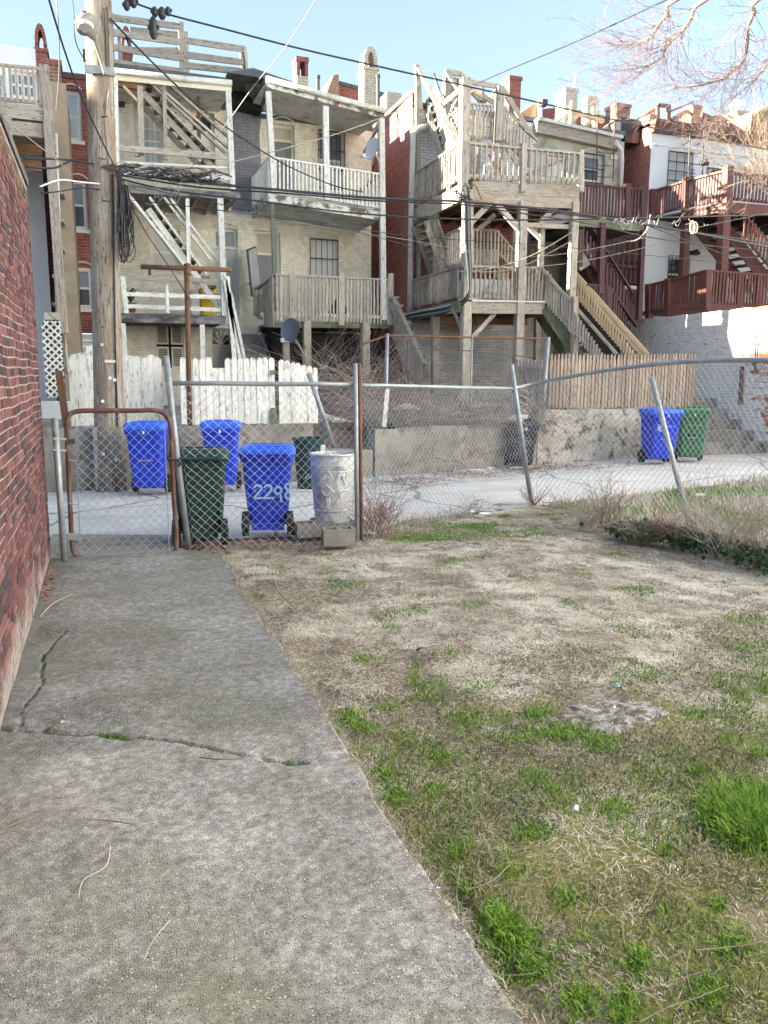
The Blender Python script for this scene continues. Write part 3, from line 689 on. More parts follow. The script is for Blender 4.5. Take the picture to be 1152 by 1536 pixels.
# ------------------------------------------------------------------ chain link
def chain_panel(parent, base, top, a0=0, pitch=.040, r=.0022, bulge=None, name='chain_link_mesh', mt='galv_mesh', hmin=0):
    """base/top: lists of points along the bottom and top edge"""
    L = [0]
    for p, q in zip(base, base[1:]): L.append(L[-1]+(Vector(q)-Vector(p)).length)
    def at(poly, l):
        l = max(0, min(L[-1], l))
        for i in range(len(L)-1):
            if l <= L[i+1]+1e-9: return lerp(poly[i], poly[i+1], (l-L[i])/max(L[i+1]-L[i], 1e-9))
        return Vector(poly[-1])
    V = []; F = []
    nw = int(L[-1]/(pitch/1))
    ct = 0
    for w_ in range(nw+1):
        l0 = w_*pitch
        for ph in (0,):
            pts = []; b = at(base, l0); t = at(top, l0); h = (t-b).length; n = max(2, int(h/pitch))
            for i in range(n+1):
                side = ((i+w_) % 2)
                l = l0+(pitch*.5 if side else -pitch*.5)*1.03
                b_ = at(base, l); t_ = at(top, l); v = lerp(b_, t_, i/n)
                if bulge: v = v+bulge(l, i/n)
                tang = (at(base, l+.05)-at(base, l-.05)); nrm = Vector((-tang.y, tang.x, 0)).normalized() if tang.length else Vector((0, 1, 0))
                v = v+nrm*(.003 if (i % 4) < 2 else -.003); pts.append(v)
            for i in range(n):
                p, q = pts[i], pts[i+1]; d = (q-p).normalized(); x = d.orthogonal().normalized(); y = d.cross(x); k = len(V)
                for e in (p, q):
                    for a in (0, 2.094, 4.189): V.append(e+(x*math.cos(a)+y*math.sin(a))*r)
                for a in range(3): F.append((k+a, k+(a+1) % 3, k+3+(a+1) % 3, k+3+a))
    off = world_loc(parent); me = bpy.data.meshes.new(name); me.from_pydata([tuple(v-off) for v in V], [], F); me.materials.append(MATS[mt]); me.update()
    o = bpy.data.objects.new(name, me); C.objects.link(o); o.parent = parent; o['kind'] = 'stuff'; return o

# gate
gt = thing('chain_link_gate', 'chain link walk gate with a rounded rusty pipe frame at the end of the path', 'gate', (.1, 7.15, 0))
TY = 7.2
cor = [(101, 830), (98, 720), (97, 650), (99, 627), (112, 618), (150, 616), (200, 616), (236, 617), (252, 627), (257, 650), (261, 740), (265, 815), (262, 829), (248, 832), (200, 835), (150, 838), (122, 838), (109, 833), (103, 815), (101, 780)]
cor = [(100, 640), (103, 624), (116, 617), (150, 616), (200, 616), (236, 616), (251, 626), (256, 645), (260, 735), (265, 812), (260, 828), (246, 831), (200, 834), (150, 837), (124, 838), (112, 830), (108, 812), (104, 730), (100, 640)]
m = M().tube(smooth_path([T(x, y, TY) for x, y in cor], 4), .021, 8, cap=False); m.build('gate_frame', 'rust', gt, smooth=True)
base = [T(116, 831, TY), T(255, 827, TY)]; top = [T(110, 622, TY), T(249, 621, TY)]
chain_panel(gt, base, top)
M().tube([T(113, 630, TY-.01), T(121, 832, TY-.01)], .005, 4).build('tension_bar', 'galv', gt); M().tube([T(247, 640, TY-.01), T(254, 828, TY-.01)], .005, 4).build('tension_bar', 'galv', gt)
for y in (690, 755, 800): M().tube([T(103, y, TY-.02), T(117, y+2, TY-.02)], .006, 5).build('tie', 'galv', gt)
M().box(T(97, 659, TY-.03), T(113, 665, TY+.03)).build('hinge', 'iron', gt); M().box(T(102, 802, TY-.03), T(118, 808, TY+.03)).build('hinge', 'galv', gt)
M().tube([T(252, 688, TY-.03), T(268, 690, TY-.03), T(272, 697, TY-.03)], .012, 6).build('latch', 'iron', gt)
gp_ = thing('fence_post', 'straight galvanized gate post standing beside the brick wall corner', 'post', (-.4, 7.12, 0))
M().tube([G(97, 844), T(82, 627, 7.1)], .027, 10).build('pipe', 'galv', gp_, smooth=True)
for y in (658, 675): M().tube([T(79, y, 7.05), T(99, y+1, 7.12)], .010, 6).build('hinge_band', 'galv', gp_)
gp_ = thing('fence_post', 'tall leaning pipe post on the gate latch side before the dark green bin', 'post', (.68, 7.3, 0))
M().tube([G(283, 822), T(265, 680, 7.33), T(249, 534, 7.3)], .029, 10).build('pipe', 'galv', gp_, smooth=True)
M().tube([T(262, 693, 7.27), T(272, 690, 7.26), T(268, 700, 7.27)], .013, 6).build('latch_loop', 'iron', gp_)

# fence run behind the bins
fz = thing('chain_link_fence', 'chain link fence panel in front of the blue 2208 bin and metal can', 'fence', (1.5, 7.25, 0))
rl = [T(258, 575, 7.35), T(330, 575, 7.35), T(400, 576, 7.3), T(470, 576, 7.25), T(532, 577, 7.2)]
M().tube(rl, .021, 8).build('top_rail', 'galv', fz, smooth=True); M().tube([rl[0], rl[0]+Vector((-.03, 0, 0))], .034, 8).build('rail_end_cup', 'galv', fz)
M().tube([T(533, 545, 7.18), G(536, 813)], .022, 8).build('line_post', 'galv', fz, smooth=True); M().tube([T(539.5, 545, 7.19), G(542, 811)], .018, 8).build('line_post', 'rust_brown', fz, smooth=True)
chain_panel(fz, [G(289, 822), G(400, 822), G(534, 812)], [T(262, 577, 7.34), T(400, 578, 7.3), T(532, 579, 7.2)])
f2 = thing('chain_link_fence', 'chain link fence panel crossing from the double post to the leaning corner post', 'fence', (3.8, 8, 0))
cb = G(795, 753); ct = T(770, 583, cb.y)
rl = [T(541, 578, 7.2), T(600, 579, 7.65), T(680, 581, 8.25), T(770, 583, cb.y)]
M().tube(rl, .021, 8).build('top_rail', 'galv', f2, smooth=True)
chain_panel(f2, [G(542, 812), G(600, 795), G(700, 772), G(793, 752)], [T(543, 580, 7.2), T(600, 581, 7.65), T(680, 583, 8.25), T(769, 585, cb.y)])
f3 = thing('chain_link_fence', 'sagging chain link fence with bent top rail running along the right of the lawn', 'fence', (5.5, 6.8, 0))
M().tube([G(797, 752), T(783, 660, cb.y-.02), T(767, 547, cb.y)], .030, 10).build('corner_post', 'galv', f3, smooth=True)
rbs = G(1037, 797)
def rp(px, py): # point over the right fence line
    k = max(0, min(1.6, (px-770)/(978-770)))
    return S(px, py, 5.15+.5*min(k, 1)+.15*max(0, k-1))
rail3 = [ct]+[rp(x, y) for x, y in ((800, 576), (850, 566), (900, 557), (960, 549), (1010, 544), (1060, 541), (1110, 540), (1152, 540), (1200, 541))]+[Vector((5.9, 3.6, 1.66)), Vector((6.0, 1.0, 1.6)), Vector((6.1, -3, 1.6))]
M().tube(smooth_path(rail3, 4), .024, 8).build('top_rail', 'galv', f3, smooth=True)
M().tube([rbs, rp(975, 567)+Vector((.02, 0, 0))], .029, 10).build('leaning_post', 'galv', f3, smooth=True)
bs = [G(797, 752)]
for v in rail3[1:]:
    bs.append(Vector((v.x+.03, v.y, -.02)))
def bulge3(l, k): return Vector((-.05*math.sin(math.pi*k)*(1+.6*math.sin(l*2.3)), 0, .012*math.sin(l*3)))
chain_panel(f3, bs, [v-Vector((0, 0, .03)) for v in rail3], bulge=bulge3)
M().tube([Vector((6.0, 1.0, 0)), Vector((6.0, 1.0, 1.6))], .029, 8).build('line_post', 'galv', f3, smooth=True)
o = M().tube([G(510, 693), T(490, 640, 10.5), T(463, 560, 10.6)], .035, 8).build('leaning_pipe', 'galv', smooth=True); tag(o, 'loose grey pipe leaning behind the metal trash can', 'pipe')

# ------------------------------------------------------------------ bins
def rr_ring(w_, d, z, y0=0, r=.05, n=3, taper=0):
    pts = []
    for cx, cy, a0 in ((w_/2-r, d/2-r, 0), (-w_/2+r, d/2-r, 90), (-w_/2+r, -d/2+r, 180), (w_/2-r, -d/2+r, 270)):
        for i in range(n+1): a = math.radians(a0+90*i/n); pts.append((cx+r*math.cos(a), y0+cy+r*math.sin(a), z))
    return pts
def digits(parent, text, x0, z0, h, y, mt, w_=.012):
    SH = {'2': [[(0, .8), (.15, 1), (.45, 1), (.6, .78), (.35, .4), (0, 0), (.7, .02)]], '0': [[(.3, 1), (.05, .8), (0, .4), (.2, .05), (.45, .05), (.62, .4), (.55, .85), (.3, 1)]], '0t': [[(.3, .9), (.05, .7), (.1, .4), (.4, .35), (.55, .6), (.45, .85), (.3, .9)], [(.45, .5), (.5, 0), (.55, -.35)]], '8': [[(.3, .55), (.1, .75), (.1, 1), (.25, 1.15), (.42, 1.0), (.42, .7), (.3, .55), (.12, .35), (.1, .05), (.25, -.1), (.45, .05), (.45, .35), (.3, .55)]]}
    x = x0
    for ch in text:
        for s_ in SH[ch]:
            P = smooth_path([Vector((x+a*h, y, z0+b*h)) for a, b in s_], 3)
            mm = M()
            for p, q in zip(P, P[1:]):
                mm.beam(p, q+(q-p)*.15, .004, w_, (0, 0, 1)) if abs((q-p).normalized().z) < .9 else mm.beam(p, q+(q-p)*.15, w_, .004, (0, 1, 0))
            mm.build('painted_number', mt, parent)
        x += h*.80
def wheelie_bin(loc, rotz, label, mt, lid, w_=.60, h=1.02, d=.66, wheels_front=False, marks=None, lid_open=0, group=None, kind='front', dirt=None, tilt=0):
    b = thing('wheeled_bin', label, 'trash bin', loc, 0, group)
    L = Vector(loc)
    def B(m, name, mt_, par=None, smooth=False, bevel=0): return m.build(name, mt_, par or b, smooth=smooth, at=None, bevel=bevel)
    def off(m): 
        m.v = [v+L for v in m.v]; return m
    body = M(); rings = []
    for z, fw, fd in ((.10, .74, .68), (.14, .78, .73), (.45, .88, .85), (h-.14, .96, .97), (h-.13, 1.03, 1.05), (h-.07, 1.05, 1.07)):
        rings.append(rr_ring(w_*fw, d*fd, z, y0=(1-fd)*.10, r=.055))
    body.loft(rings); bo = B(off(body), 'body', mt)
    # front is -y
    yf = lambda z: -(d*(.68+(z-.1)*(.29/(h-.24))))/2+(1-(.68+(z-.1)*(.29/(h-.24))))*.10
    if kind == 'front':
        m = M()
        m.prism([(-w_*.36, yf(h-.16)-.03, h-.15), (w_*.36, yf(h-.16)-.03, h-.15), (w_*.30, yf(h-.30)-.016, h-.26), (-w_*.30, yf(h-.30)-.016, h-.26)], (0, .05, 0)); B(off(m), 'grab_ledge', mt)
        m = M()
        m.box((-.10, yf(.55)-.012, .50), (.10, yf(.55)+.05, .62)); B(off(m), 'catch_bar_pocket', 'bin_black' if 'blue' not in mt else mt)
        m = M(); m.beam((-.10, yf(.47)-.018, .475), (.10, yf(.47)-.018, .475), .02, .016); B(off(m), 'catch_bar', 'galv')
        for i in range(7):
            x = -.13+i*.042
            B(off(M().box((x, yf(.72)-.006, .715), (x+.028+.006*(i % 2), yf(.72)+.02, .735))), 'printed_mark', 'chalk_white')
        B(off(M().box((-.012, yf(h-.12)-.045, h-.125), (.012, yf(h-.12)-.02, h-.085))), 'printed_mark', 'chalk_white')
    else:
        m = M(); m.box((-w_*.40, yf(.5)-.004, .30), (-w_*.36, yf(.5)+.04, h-.2)); m.box((w_*.36, yf(.5)-.004, .30), (w_*.40, yf(.5)+.04, h-.2)); B(off(m), 'rib', mt)
        # recessed raised panel
        m = M(); m.loft([[(-w_*.32, yf(.28)-.012, .26), (w_*.32, yf(.28)-.012, .26), (w_*.34, yf(h-.3)-.012, h-.26), (-w_*.34, yf(h-.3)-.012, h-.26)], [(-w_*.32, yf(.28)+.03, .26), (w_*.32, yf(.28)+.03, .26), (w_*.34, yf(h-.3)+.03, h-.26), (-w_*.34, yf(h-.3)+.03, h-.26)]]); B(off(m), 'back_panel', mt, bevel=.006)
    # wheels and axle
    yw = d*.30 if kind == 'front' else -d*.36
    for sx in (-1, 1):
        m = M(); m.tube([(sx*(w_*.38), yw, .125), (sx*(w_*.38+.06), yw, .125)], .125, 18); wo = B(off(m), 'wheel', 'tyre')
        m = M(); m.tube([(sx*(w_*.38+.05), yw, .125), (sx*(w_*.38+.068), yw, .125)], .06, 12); off(m).build('hub', 'bin_black', wo)
    B(off(M().tube([(-w_*.4, yw, .125), (w_*.4, yw, .125)], .012, 6)), 'axle', 'iron')
    m = M(); m.box((-w_*.32, yw-.03, .06), (w_*.32, yw+.10, .13)); B(off(m), 'foot', mt)
    # handle
    yh = (d*.60 if kind == 'front' else -d*.60)
    m = M(); m.tube([(-w_*.40, yh, h-.045), (w_*.40, yh, h-.045)], .016, 8)
    for x in (-w_*.40, -.08, .08, w_*.40): m.beam((x, yh, h-.045), (x, yh*.8, h-.10), .03, .05)
    B(off(m), 'handle', mt)
    # lid
    lm = M(); s_ = .04
    ra = []
    for z, f, fd in ((h-.075, 1.09, 1.10), (h-.05, 1.12, 1.13), (h-.025, 1.10, 1.11), (h, 1.05, 1.06), (h+.016, .98, .99)):
        ra.append(rr_ring(w_*f, d*fd, z, y0=0, r=.07))
    lm.loft(ra); lo = B(off(lm), 'lid', lid, smooth=False)
    for y_ in (-.34, .31): m = M(); m.box((-w_*.34, d*y_, h+.010), (w_*.34, d*(y_+.03), h+.028)); m.v = [v+L for v in m.v]; m.build('lid_rib', lid, lo)
    if marks: marks(b, L, yf)
    if rotz or tilt: b.rotation_euler = (tilt, 0, rotz)
    return b
def b_at(px, py, dy=.2): v = G(px, py); return (v.x, v.y+dy, 0)
grp = None
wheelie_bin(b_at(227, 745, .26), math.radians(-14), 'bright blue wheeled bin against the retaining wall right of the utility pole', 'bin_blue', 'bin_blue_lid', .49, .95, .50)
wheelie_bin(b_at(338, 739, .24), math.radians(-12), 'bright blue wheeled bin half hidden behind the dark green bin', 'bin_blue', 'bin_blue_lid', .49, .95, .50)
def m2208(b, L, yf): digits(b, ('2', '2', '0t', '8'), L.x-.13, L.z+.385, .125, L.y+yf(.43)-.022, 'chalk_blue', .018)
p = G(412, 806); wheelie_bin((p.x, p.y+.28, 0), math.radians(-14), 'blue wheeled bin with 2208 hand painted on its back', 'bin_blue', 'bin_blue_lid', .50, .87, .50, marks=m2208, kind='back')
p = G(308, 820); wheelie_bin((p.x, p.y+.26, 0), math.radians(-10), 'dark green wheeled bin seen from behind beside the leaning gate post', 'bin_dark_green', 'bin_dark_green', .50, .87, .50, kind='back')
def mD(b, L, yf):
    M().tube([(L.x-.12+.05*math.cos(a), L.y+yf(.7)-.008, L.z+.70+.07*math.sin(a)) for a in [i*.52 for i in range(13)]], .008, 4).build('painted_emblem', 'chalk_white', b)
    M().beam((L.x-.15, L.y+yf(.7)-.01, L.z+.66), (L.x-.09, L.y+yf(.7)-.01, L.z+.75), .008, .02).build('painted_emblem', 'chalk_white', b)
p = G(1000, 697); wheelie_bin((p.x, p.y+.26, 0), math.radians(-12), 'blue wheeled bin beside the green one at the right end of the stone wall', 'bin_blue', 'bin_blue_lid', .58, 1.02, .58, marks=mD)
p = G(1044, 694); wheelie_bin((p.x+.08, p.y+.30, 0), math.radians(-30), 'mid green wheeled bin standing next to the concrete steps', 'bin_green', 'bin_green', .54, 1.03, .56)
p = G(792, 702); bb = wheelie_bin((p.x, p.y+.3, 0), math.radians(-10), 'near black wheeled bin at the end of the stone wall, rubbish piled on its lid', 'bin_black', 'bin_black', .52, .80, .52)
for i, (dx, dz, r, mt_) in enumerate(((-.12, .87, .14, 'litter_white'), (.12, .85, .12, 'bag_black'), (.02, .90, .09, 'litter_white'))):
    m = M(); c = Vector((p.x+dx, p.y+.25, dz))
    rings = []
    for k in range(1, 6):
        a = math.pi*k/6; rings.append([(c.x+r*math.sin(a)*math.cos(b)*random.uniform(.75, 1.2), c.y+r*math.sin(a)*math.sin(b)*random.uniform(.75, 1.2), c.z-r*.55*math.cos(a)) for b in [j*.785 for j in range(8)]])
    m.loft(rings); tag(m.build('rubbish_bag', mt_), ['crumpled white bag on the left of the black bin lid', 'small black bag on the right of the black bin lid', 'crumpled white paper on top of the black bin lid'][i], 'rubbish')
def round_can(loc, label, r0, r1, h, mt, name, cat, ribs=0):
    c = thing(name, label, cat, loc); L = Vector(loc); n = 28
    def ring(r, z, wav=0): return [(L.x+r*(1+wav*(k % 2))*math.cos(2*math.pi*k/n), L.y+r*(1+wav*(k % 2))*math.sin(2*math.pi*k/n), L.z+z) for k in range(n)]
    w_ = .018 if ribs else 0
    m = M(); m.loft([ring(r0*.98, 0), ring(r0, .02), ring(r0*1.005, .10), ring(r0*1.0+.002, .11, w_), ring(r1*.985, h-.13, w_), ring(r1, h-.12), ring(r1, h-.02), ring(r1*1.0, h), ring(r1-.012, h), ring(r1-.015, h-.1), ring(r0-.012, .03)], cap0=True, cap1=True)
    m.build('body', mt, c, smooth=not ribs)
    tor = M(); tor.tube([Vector(p) for p in ring(r1+.004, h)]+[Vector(ring(r1+.004, h)[0])], .013, 6, cap=False); tor.build('rim', mt, c, smooth=True)
    if ribs:
        for z in (.12, h-.10, h-.16): t2 = M(); rr = r0+(r1-r0)*z/h+.004; t2.tube([Vector(p) for p in ring(rr, z)]+[Vector(ring(rr, z)[0])], .006, 5, cap=False); t2.build('hoop', mt, c, smooth=True)
        for sx in (-1, 1): M().tube([(L.x+sx*(r1+.0), L.y-.06, L.z+h-.2), (L.x+sx*(r1+.05), L.y-.05, L.z+h-.24), (L.x+sx*(r1+.05), L.y+.05, L.z+h-.24), (L.x+sx*r1, L.y+.06, L.z+h-.2)], .007, 5).build('carry_handle', mt, c)
    return c
p = G(508, 803); cl = Vector((p.x, p.y+.22, .12)); cc = round_can(cl, 'dented galvanized trash can without lid, white paint scrawl, standing on cinder blocks', .185, .222, .68, 'can_zinc', 'metal_trash_can', 'trash can', 1)
for (a0, z0, n_) in ((-2.15, .50, 9), (-2.05, .34, 8), (-2.2, .20, 7), (-1.4, .46, 8), (-1.3, .30, 6)):
    P = []
    for i in range(n_): zz_ = z0+random.uniform(-.06, .06); rr = .185+.037*(zz_/.68)+.010; th = a0+random.uniform(-.30, .30); P.append(Vector((cl.x+rr*math.cos(th), cl.y+rr*math.sin(th), cl.z+zz_)))
    Q = smooth_path(P, 5); Q = [Vector((cl.x+(q.x-cl.x)/math.hypot(q.x-cl.x, q.y-cl.y)*(.197+.037*((q.z-cl.z)/.68)), cl.y+(q.y-cl.y)/math.hypot(q.x-cl.x, q.y-cl.y)*(.197+.037*((q.z-cl.z)/.68)), q.z)) for q in Q]
    M().tube(Q, random.uniform(.006, .011), 4, cap=False).build('painted_scrawl', 'chalk_white', cc)
p = G(470, 733); gcn = round_can((p.x, p.y+.25, -.02), 'round dark teal plastic trash can without lid behind the metal can', .17, .225, .72, 'bin_dark_green', 'plastic_trash_can', 'trash can')
M().box((p.x+.12, p.y+.03, .5), (p.x+.19, p.y+.06, .62)).build('paper_label', 'litter_white', gcn)
p_ = Vector((cl.x, cl.y, cl.z+.62)); m = M(); m.loft([[(p_.x+r_*math.cos(a), p_.y+r_*math.sin(a), p_.z+z_+random.uniform(-.02, .02)) for a in [i*.6283 for i in range(10)]] for r_, z_ in ((.19, -.05), (.17, .0), (.11, .035), (.03, .05))]); tag(m.build('rubbish_bag', 'litter_white'), 'white heap added for the bright inside of the open galvanized trash can', 'rubbish')  # white heap added in place of the can's pale, bright inside
def cinder(px, py, rz, label, h=.19, w_=.39, d=.19):
    v = G(px, py); m = M(); b = Vector((v.x, v.y+.1, 0))
    t = .032
    m.box((b.x-w_/2, b.y-d/2, 0), (b.x+w_/2, b.y-d/2+t, h)); m.box((b.x-w_/2, b.y+d/2-t, 0), (b.x+w_/2, b.y+d/2, h))
    for x in (-w_/2, -t/2, w_/2-t): m.box((b.x+x, b.y-d/2+t, 0), (b.x+x+t, b.y+d/2-t, h))
    o = m.build('cinder_block', 'cinder', at=b); o.rotation_euler = (0, 0, rz); tag(o, label, 'cinder block')
cinder(474, 806, .05, 'cinder block lying left of the metal trash can base', h=.14)
cinder(512, 820, -.15, 'cinder block lying at the foot of the double fence post', h=.16, w_=.30)
v = Vector((cl.x, cl.y, 0)); o = M().box((v.x-.19, v.y-.19, 0), (v.x+.2, v.y+.19, .12)).build('cinder_block', 'cinder'); tag(o, 'cinder block directly beneath the metal trash can', 'cinder block')

# ------------------------------------------------------------------ utility pole
pl = thing('utility_pole', 'tall weathered wooden utility pole in front of the cream houses', 'utility pole', (.04, 11.67, 0))
PB = Vector((.04, 11.67, -.1)); PT = T(147, 0, 11.67)
ptop = PB+(PT-PB)*1.35
m = M(); n = 20; m.tube([lerp(PB, ptop, k) for k in (0, .1, .3, .55, .8, 1)], [.215, .205, .19, .175, .165, .155], n); m.build('shaft', 'pole_wood', pl, smooth=True)
def P_at(py, dx=0, dy=-.22):
    v = T(160, py, 11.67); k = (v.z-PB.z)/(PT.z-PB.z); c = PB+(PT-PB)*k; return c+Vector((dx, dy, 0))
M().box(P_at(733, -.21, -.12), P_at(640, -.10, -.07)).build('ground_wire_guard', 'galv', pl)
M().tube([P_at(640, .0+.1, -.19), P_at(500, .1, -.19), P_at(265, .12, -.17)], .012, 6).build('riser_cable', 'cable', pl)
M().tube([P_at(118, .1, -.17), P_at(60, .10, -.17), P_at(20, .09, -.17)], .02, 6).build('riser_pipe', 'iron', pl)
M().tube([T(165, 262, 11.5), T(158, 180, 11.47), T(165, 118, 11.5), T(162, 80, 11.5)], .008, 5).build('wire_loop', 'cable_grey', pl)
for i, (x, y, mt_) in enumerate(((165, 542, 'tag_yellow'), (153, 517, 'dish_grey'), (165, 567, 'chalk_white'), (172, 570, 'chalk_white'), (174, 690, 'chalk_white'), (154, 602, 'chalk_white'), (155, 681, 'chalk_white'))):
    a = T(x, y, 11.47); w_ = .07 if i == 0 else .02; hh = .02 if i == 0 else .02
    M().box((a.x-w_, a.y-.012, a.z-hh), (a.x+w_, a.y+.03, a.z+hh)).build('pole_tag', mt_, pl)
for i in range(9):
    y = 120+i*62; M().tube([P_at(y, random.uniform(-.1, .1), -.165), P_at(y, random.uniform(-.1, .1), -.215)], .008, 5).build('bolt', 'iron', pl)
# street light on its bracket
sl_ = thing('street_light', 'cobra head street light on a short bracket from the utility pole', 'street light', P_at(110, 0, -.2))
arm = smooth_path([T(158, 112, 11.45), T(152, 90, 11.4), T(146, 72, 11.3), T(140, 55, 11.2)], 4)
M().tube(arm, [.026]*len(arm), 8).build('arm', 'street_lamp_grey', sl_, smooth=True)
c0 = T(141, 58, 11.2); c1 = T(122, 25, 10.95); d = (c1-c0).normalized(); x = d.cross(Vector((0, 1, .3))).normalized(); yv = x.cross(d)
m = M(); rings = []
for k, w_, h_ in ((0, .035, .035), (.22, .06, .05), (.42, .13, .055), (.65, .155, .07), (.88, .12, .06), (1.0, .05, .03)):
    c = lerp(c0, c1, k*1.05); rings.append([c+x*w_*math.cos(a)+yv*h_*math.sin(a) for a in [i*math.pi/6 for i in range(12)]])
m.loft(rings).build('lamp_head', 'street_lamp_grey', sl_, smooth=True)
c = lerp(c0, c1, .7); m = M(); m.tube([c+Vector((0, -.05, -.035)), c+Vector((0, -.062, -.075))], [.10, .085], 12); m.build('lens', 'blind', sl_)
m = M(); c = lerp(c0, c1, .75); m.tube([c+Vector((0, 0, .06)), c+Vector((0, 0, .12))], .035, 10).build('photocell', 'iron', sl_)
M().box(P_at(120, -.18, -.19), P_at(108, .18, -.14)).build('bracket', 'galv', sl_)

# clothes line T post
tp = thing('clothes_post', 'rusty T shaped clothes line post behind the white picket fence', 'clothes post', (1.2, 12.1, .84))
M().tube([T(285, 642, 12.15), T(280, 403, 12.15)], .04, 10).build('upright', 'rust_brown', tp, smooth=True)
M().tube([T(211, 400, 12.15), T(348, 405, 12.15)], .035, 10).build('crossbar', 'rust_brown', tp, smooth=True)
M().tube([T(281, 396, 12.15), T(281, 412, 12.15)], .055, 10).build('coupling', 'rust_brown', tp)
M().tube([T(224, 403, 12.1), T(225, 413, 12.1)], .02, 6).build('hook', 'iron', tp)

# ------------------------------------------------------------------ picket fences
def picket_fence(label, a, b, z0a, z0b, tops, n, w_, mt, style='round', th=.02, rails=(.25, .8), gap_set=(), short=(), cat='fence', jit=.01, lean=.0, parent=None):
    f = thing('picket_fence', label, cat, ((a[0]+b[0])/2, (a[1]+b[1])/2, z0a)); a = Vector((*a, 0)); b = Vector((*b, 0)); d = (b-a).normalized(); L = (b-a).length; nr = Vector((-d.y, d.x, 0))
    pitch = L/n
    for i in range(n):
        if i in gap_set: continue
        k = (i+.5)/n; c = lerp(a, b, k); z0 = z0a+(z0b-z0a)*k+random.uniform(-jit, jit); kk = k*(len(tops)-1); j = min(int(kk), len(tops)-2); zt = tops[j]*(1-(kk-j))+tops[j+1]*(kk-j)+random.uniform(-jit, jit)
        if i in short: zt -= short[i]
        w2 = w_/2*random.uniform(.94, 1.04); cx = c+nr*random.uniform(-.006, .006)
        if style == 'round': prof = [(-w2, z0), (w2, z0), (w2, zt-.05), (w2*.75, zt-.015), (w2*.3, zt), (-w2*.3, zt), (-w2*.75, zt-.015), (-w2, zt-.05)]
        elif style == 'gothic': prof = [(-w2, z0), (w2, z0), (w2, zt-.12), (w2*.55, zt-.095), (w2*.8, zt-.06), (w2*.45, zt-.02), (0, zt), (-w2*.45, zt-.02), (-w2*.8, zt-.06), (-w2*.55, zt-.095), (-w2, zt-.12)]
        else: prof = [(-w2, z0), (w2, z0), (w2, zt+random.uniform(-.03, .03)), (-w2, zt+random.uniform(-.02, .02))]
        m = M(); le = random.uniform(-lean, lean)+random.uniform(-.006, .006)
        pts = [cx+d*(p[0]+(p[1]-z0)*le)+Vector((0, 0, p[1])) for p in prof]; off = nr*th
        m.loft([pts, [p+off for p in pts]]); 
        # grain along height
        m.uv = [(v.z, (v.x+v.y)*1.0+i*.37) for fa in m.f for v in (m.v[q] for q in fa)]
        m.build('picket', mt, f)
    for r in rails:
        za = z0a+(tops[0]-z0a)*r; zb = z0b+(tops[-1]-z0b)*r; o_ = nr*(th+.022)
        M().beam(a+o_+Vector((0, 0, za)), b+o_+Vector((0, 0, zb)), .038, .085).build('rail', mt, f)
    return f
picket_fence('white picket fence with rounded tops behind the clothes post', (1.08, 12.14), (2.50, 12.14), .86, .87, (T(275, 537, 12.14).z, T(400, 536, 12.14).z), 15, .090, 'white_peel', gap_set=(), short={5: .19, 6: .17}, jit=.012)
fg = picket_fence('white picket gate section with green stains right of the long white fence', (2.56, 12.12), (3.18, 12.12), .85, .86, (T(405, 537, 12.12).z, T(470, 552, 12.12).z), 7, .086, 'white_peel', jit=.012)
for (x0, y0, x1, y1) in ((405, 555, 413, 562), (406, 612, 415, 636)): M().box(T(x0, y0, 12.08), T(x1, y1, 12.10)).build('catch_plate', 'mossy_wood', fg)
a = T(188, 613, 14.4); b = T(244, 614, 14.4)
picket_fence('tall peeling white board fence right of the utility pole', (a.x, 13.0), (T(244, 600, 13.0).x, 13.0), .80, .80, (T(188, 534, 13.0).z, T(244, 536, 13.0).z), 9, .085, 'white_peel', style='flat', jit=.015, lean=.01)
picket_fence('leaning white board gate left of the utility pole with a stepped top', (T(106, 600, 12.9).x, 12.9), (T(158, 600, 12.9).x, 12.9), .80, .84, (T(106, 538, 12.9).z, T(120, 532, 12.9).z, T(135, 518, 12.9).z, T(158, 520, 12.9).z), 8, .085, 'white_peel', style='flat', jit=.02, lean=.02)
o = M().beam(T(100, 640, 12.5), T(88, 556, 12.5), .10, .06, (0, 1, 0)).build('loose_post', 'brown_beam'); tag(o, 'short tan timber post leaning behind the gate, left of the white board fence', 'post')
# brown picket fence on the stone wall
pa = (T(822, 600, 13.42).x, 13.42); pb = (T(1040, 600, 13.85).x, 13.85)
picket_fence('brown weathered picket fence with gothic points on top of the stone wall', pa, pb, 1.02, 1.0, (T(822, 530, 13.42).z, T(930, 531, 13.6).z, T(1040, 529, 13.85).z), 44, .068, 'brown_picket', style='gothic', jit=.015)
picket_fence('short pale picket gate between the black bin and the brown fence', (T(771, 600, 14.6).x, 14.6), (T(812, 600, 13.9).x, 13.9), .98, .98, (T(771, 537, 14.6).z, T(812, 540, 13.9).z), 8, .07, 'pale_wood', style='gothic', jit=.01)

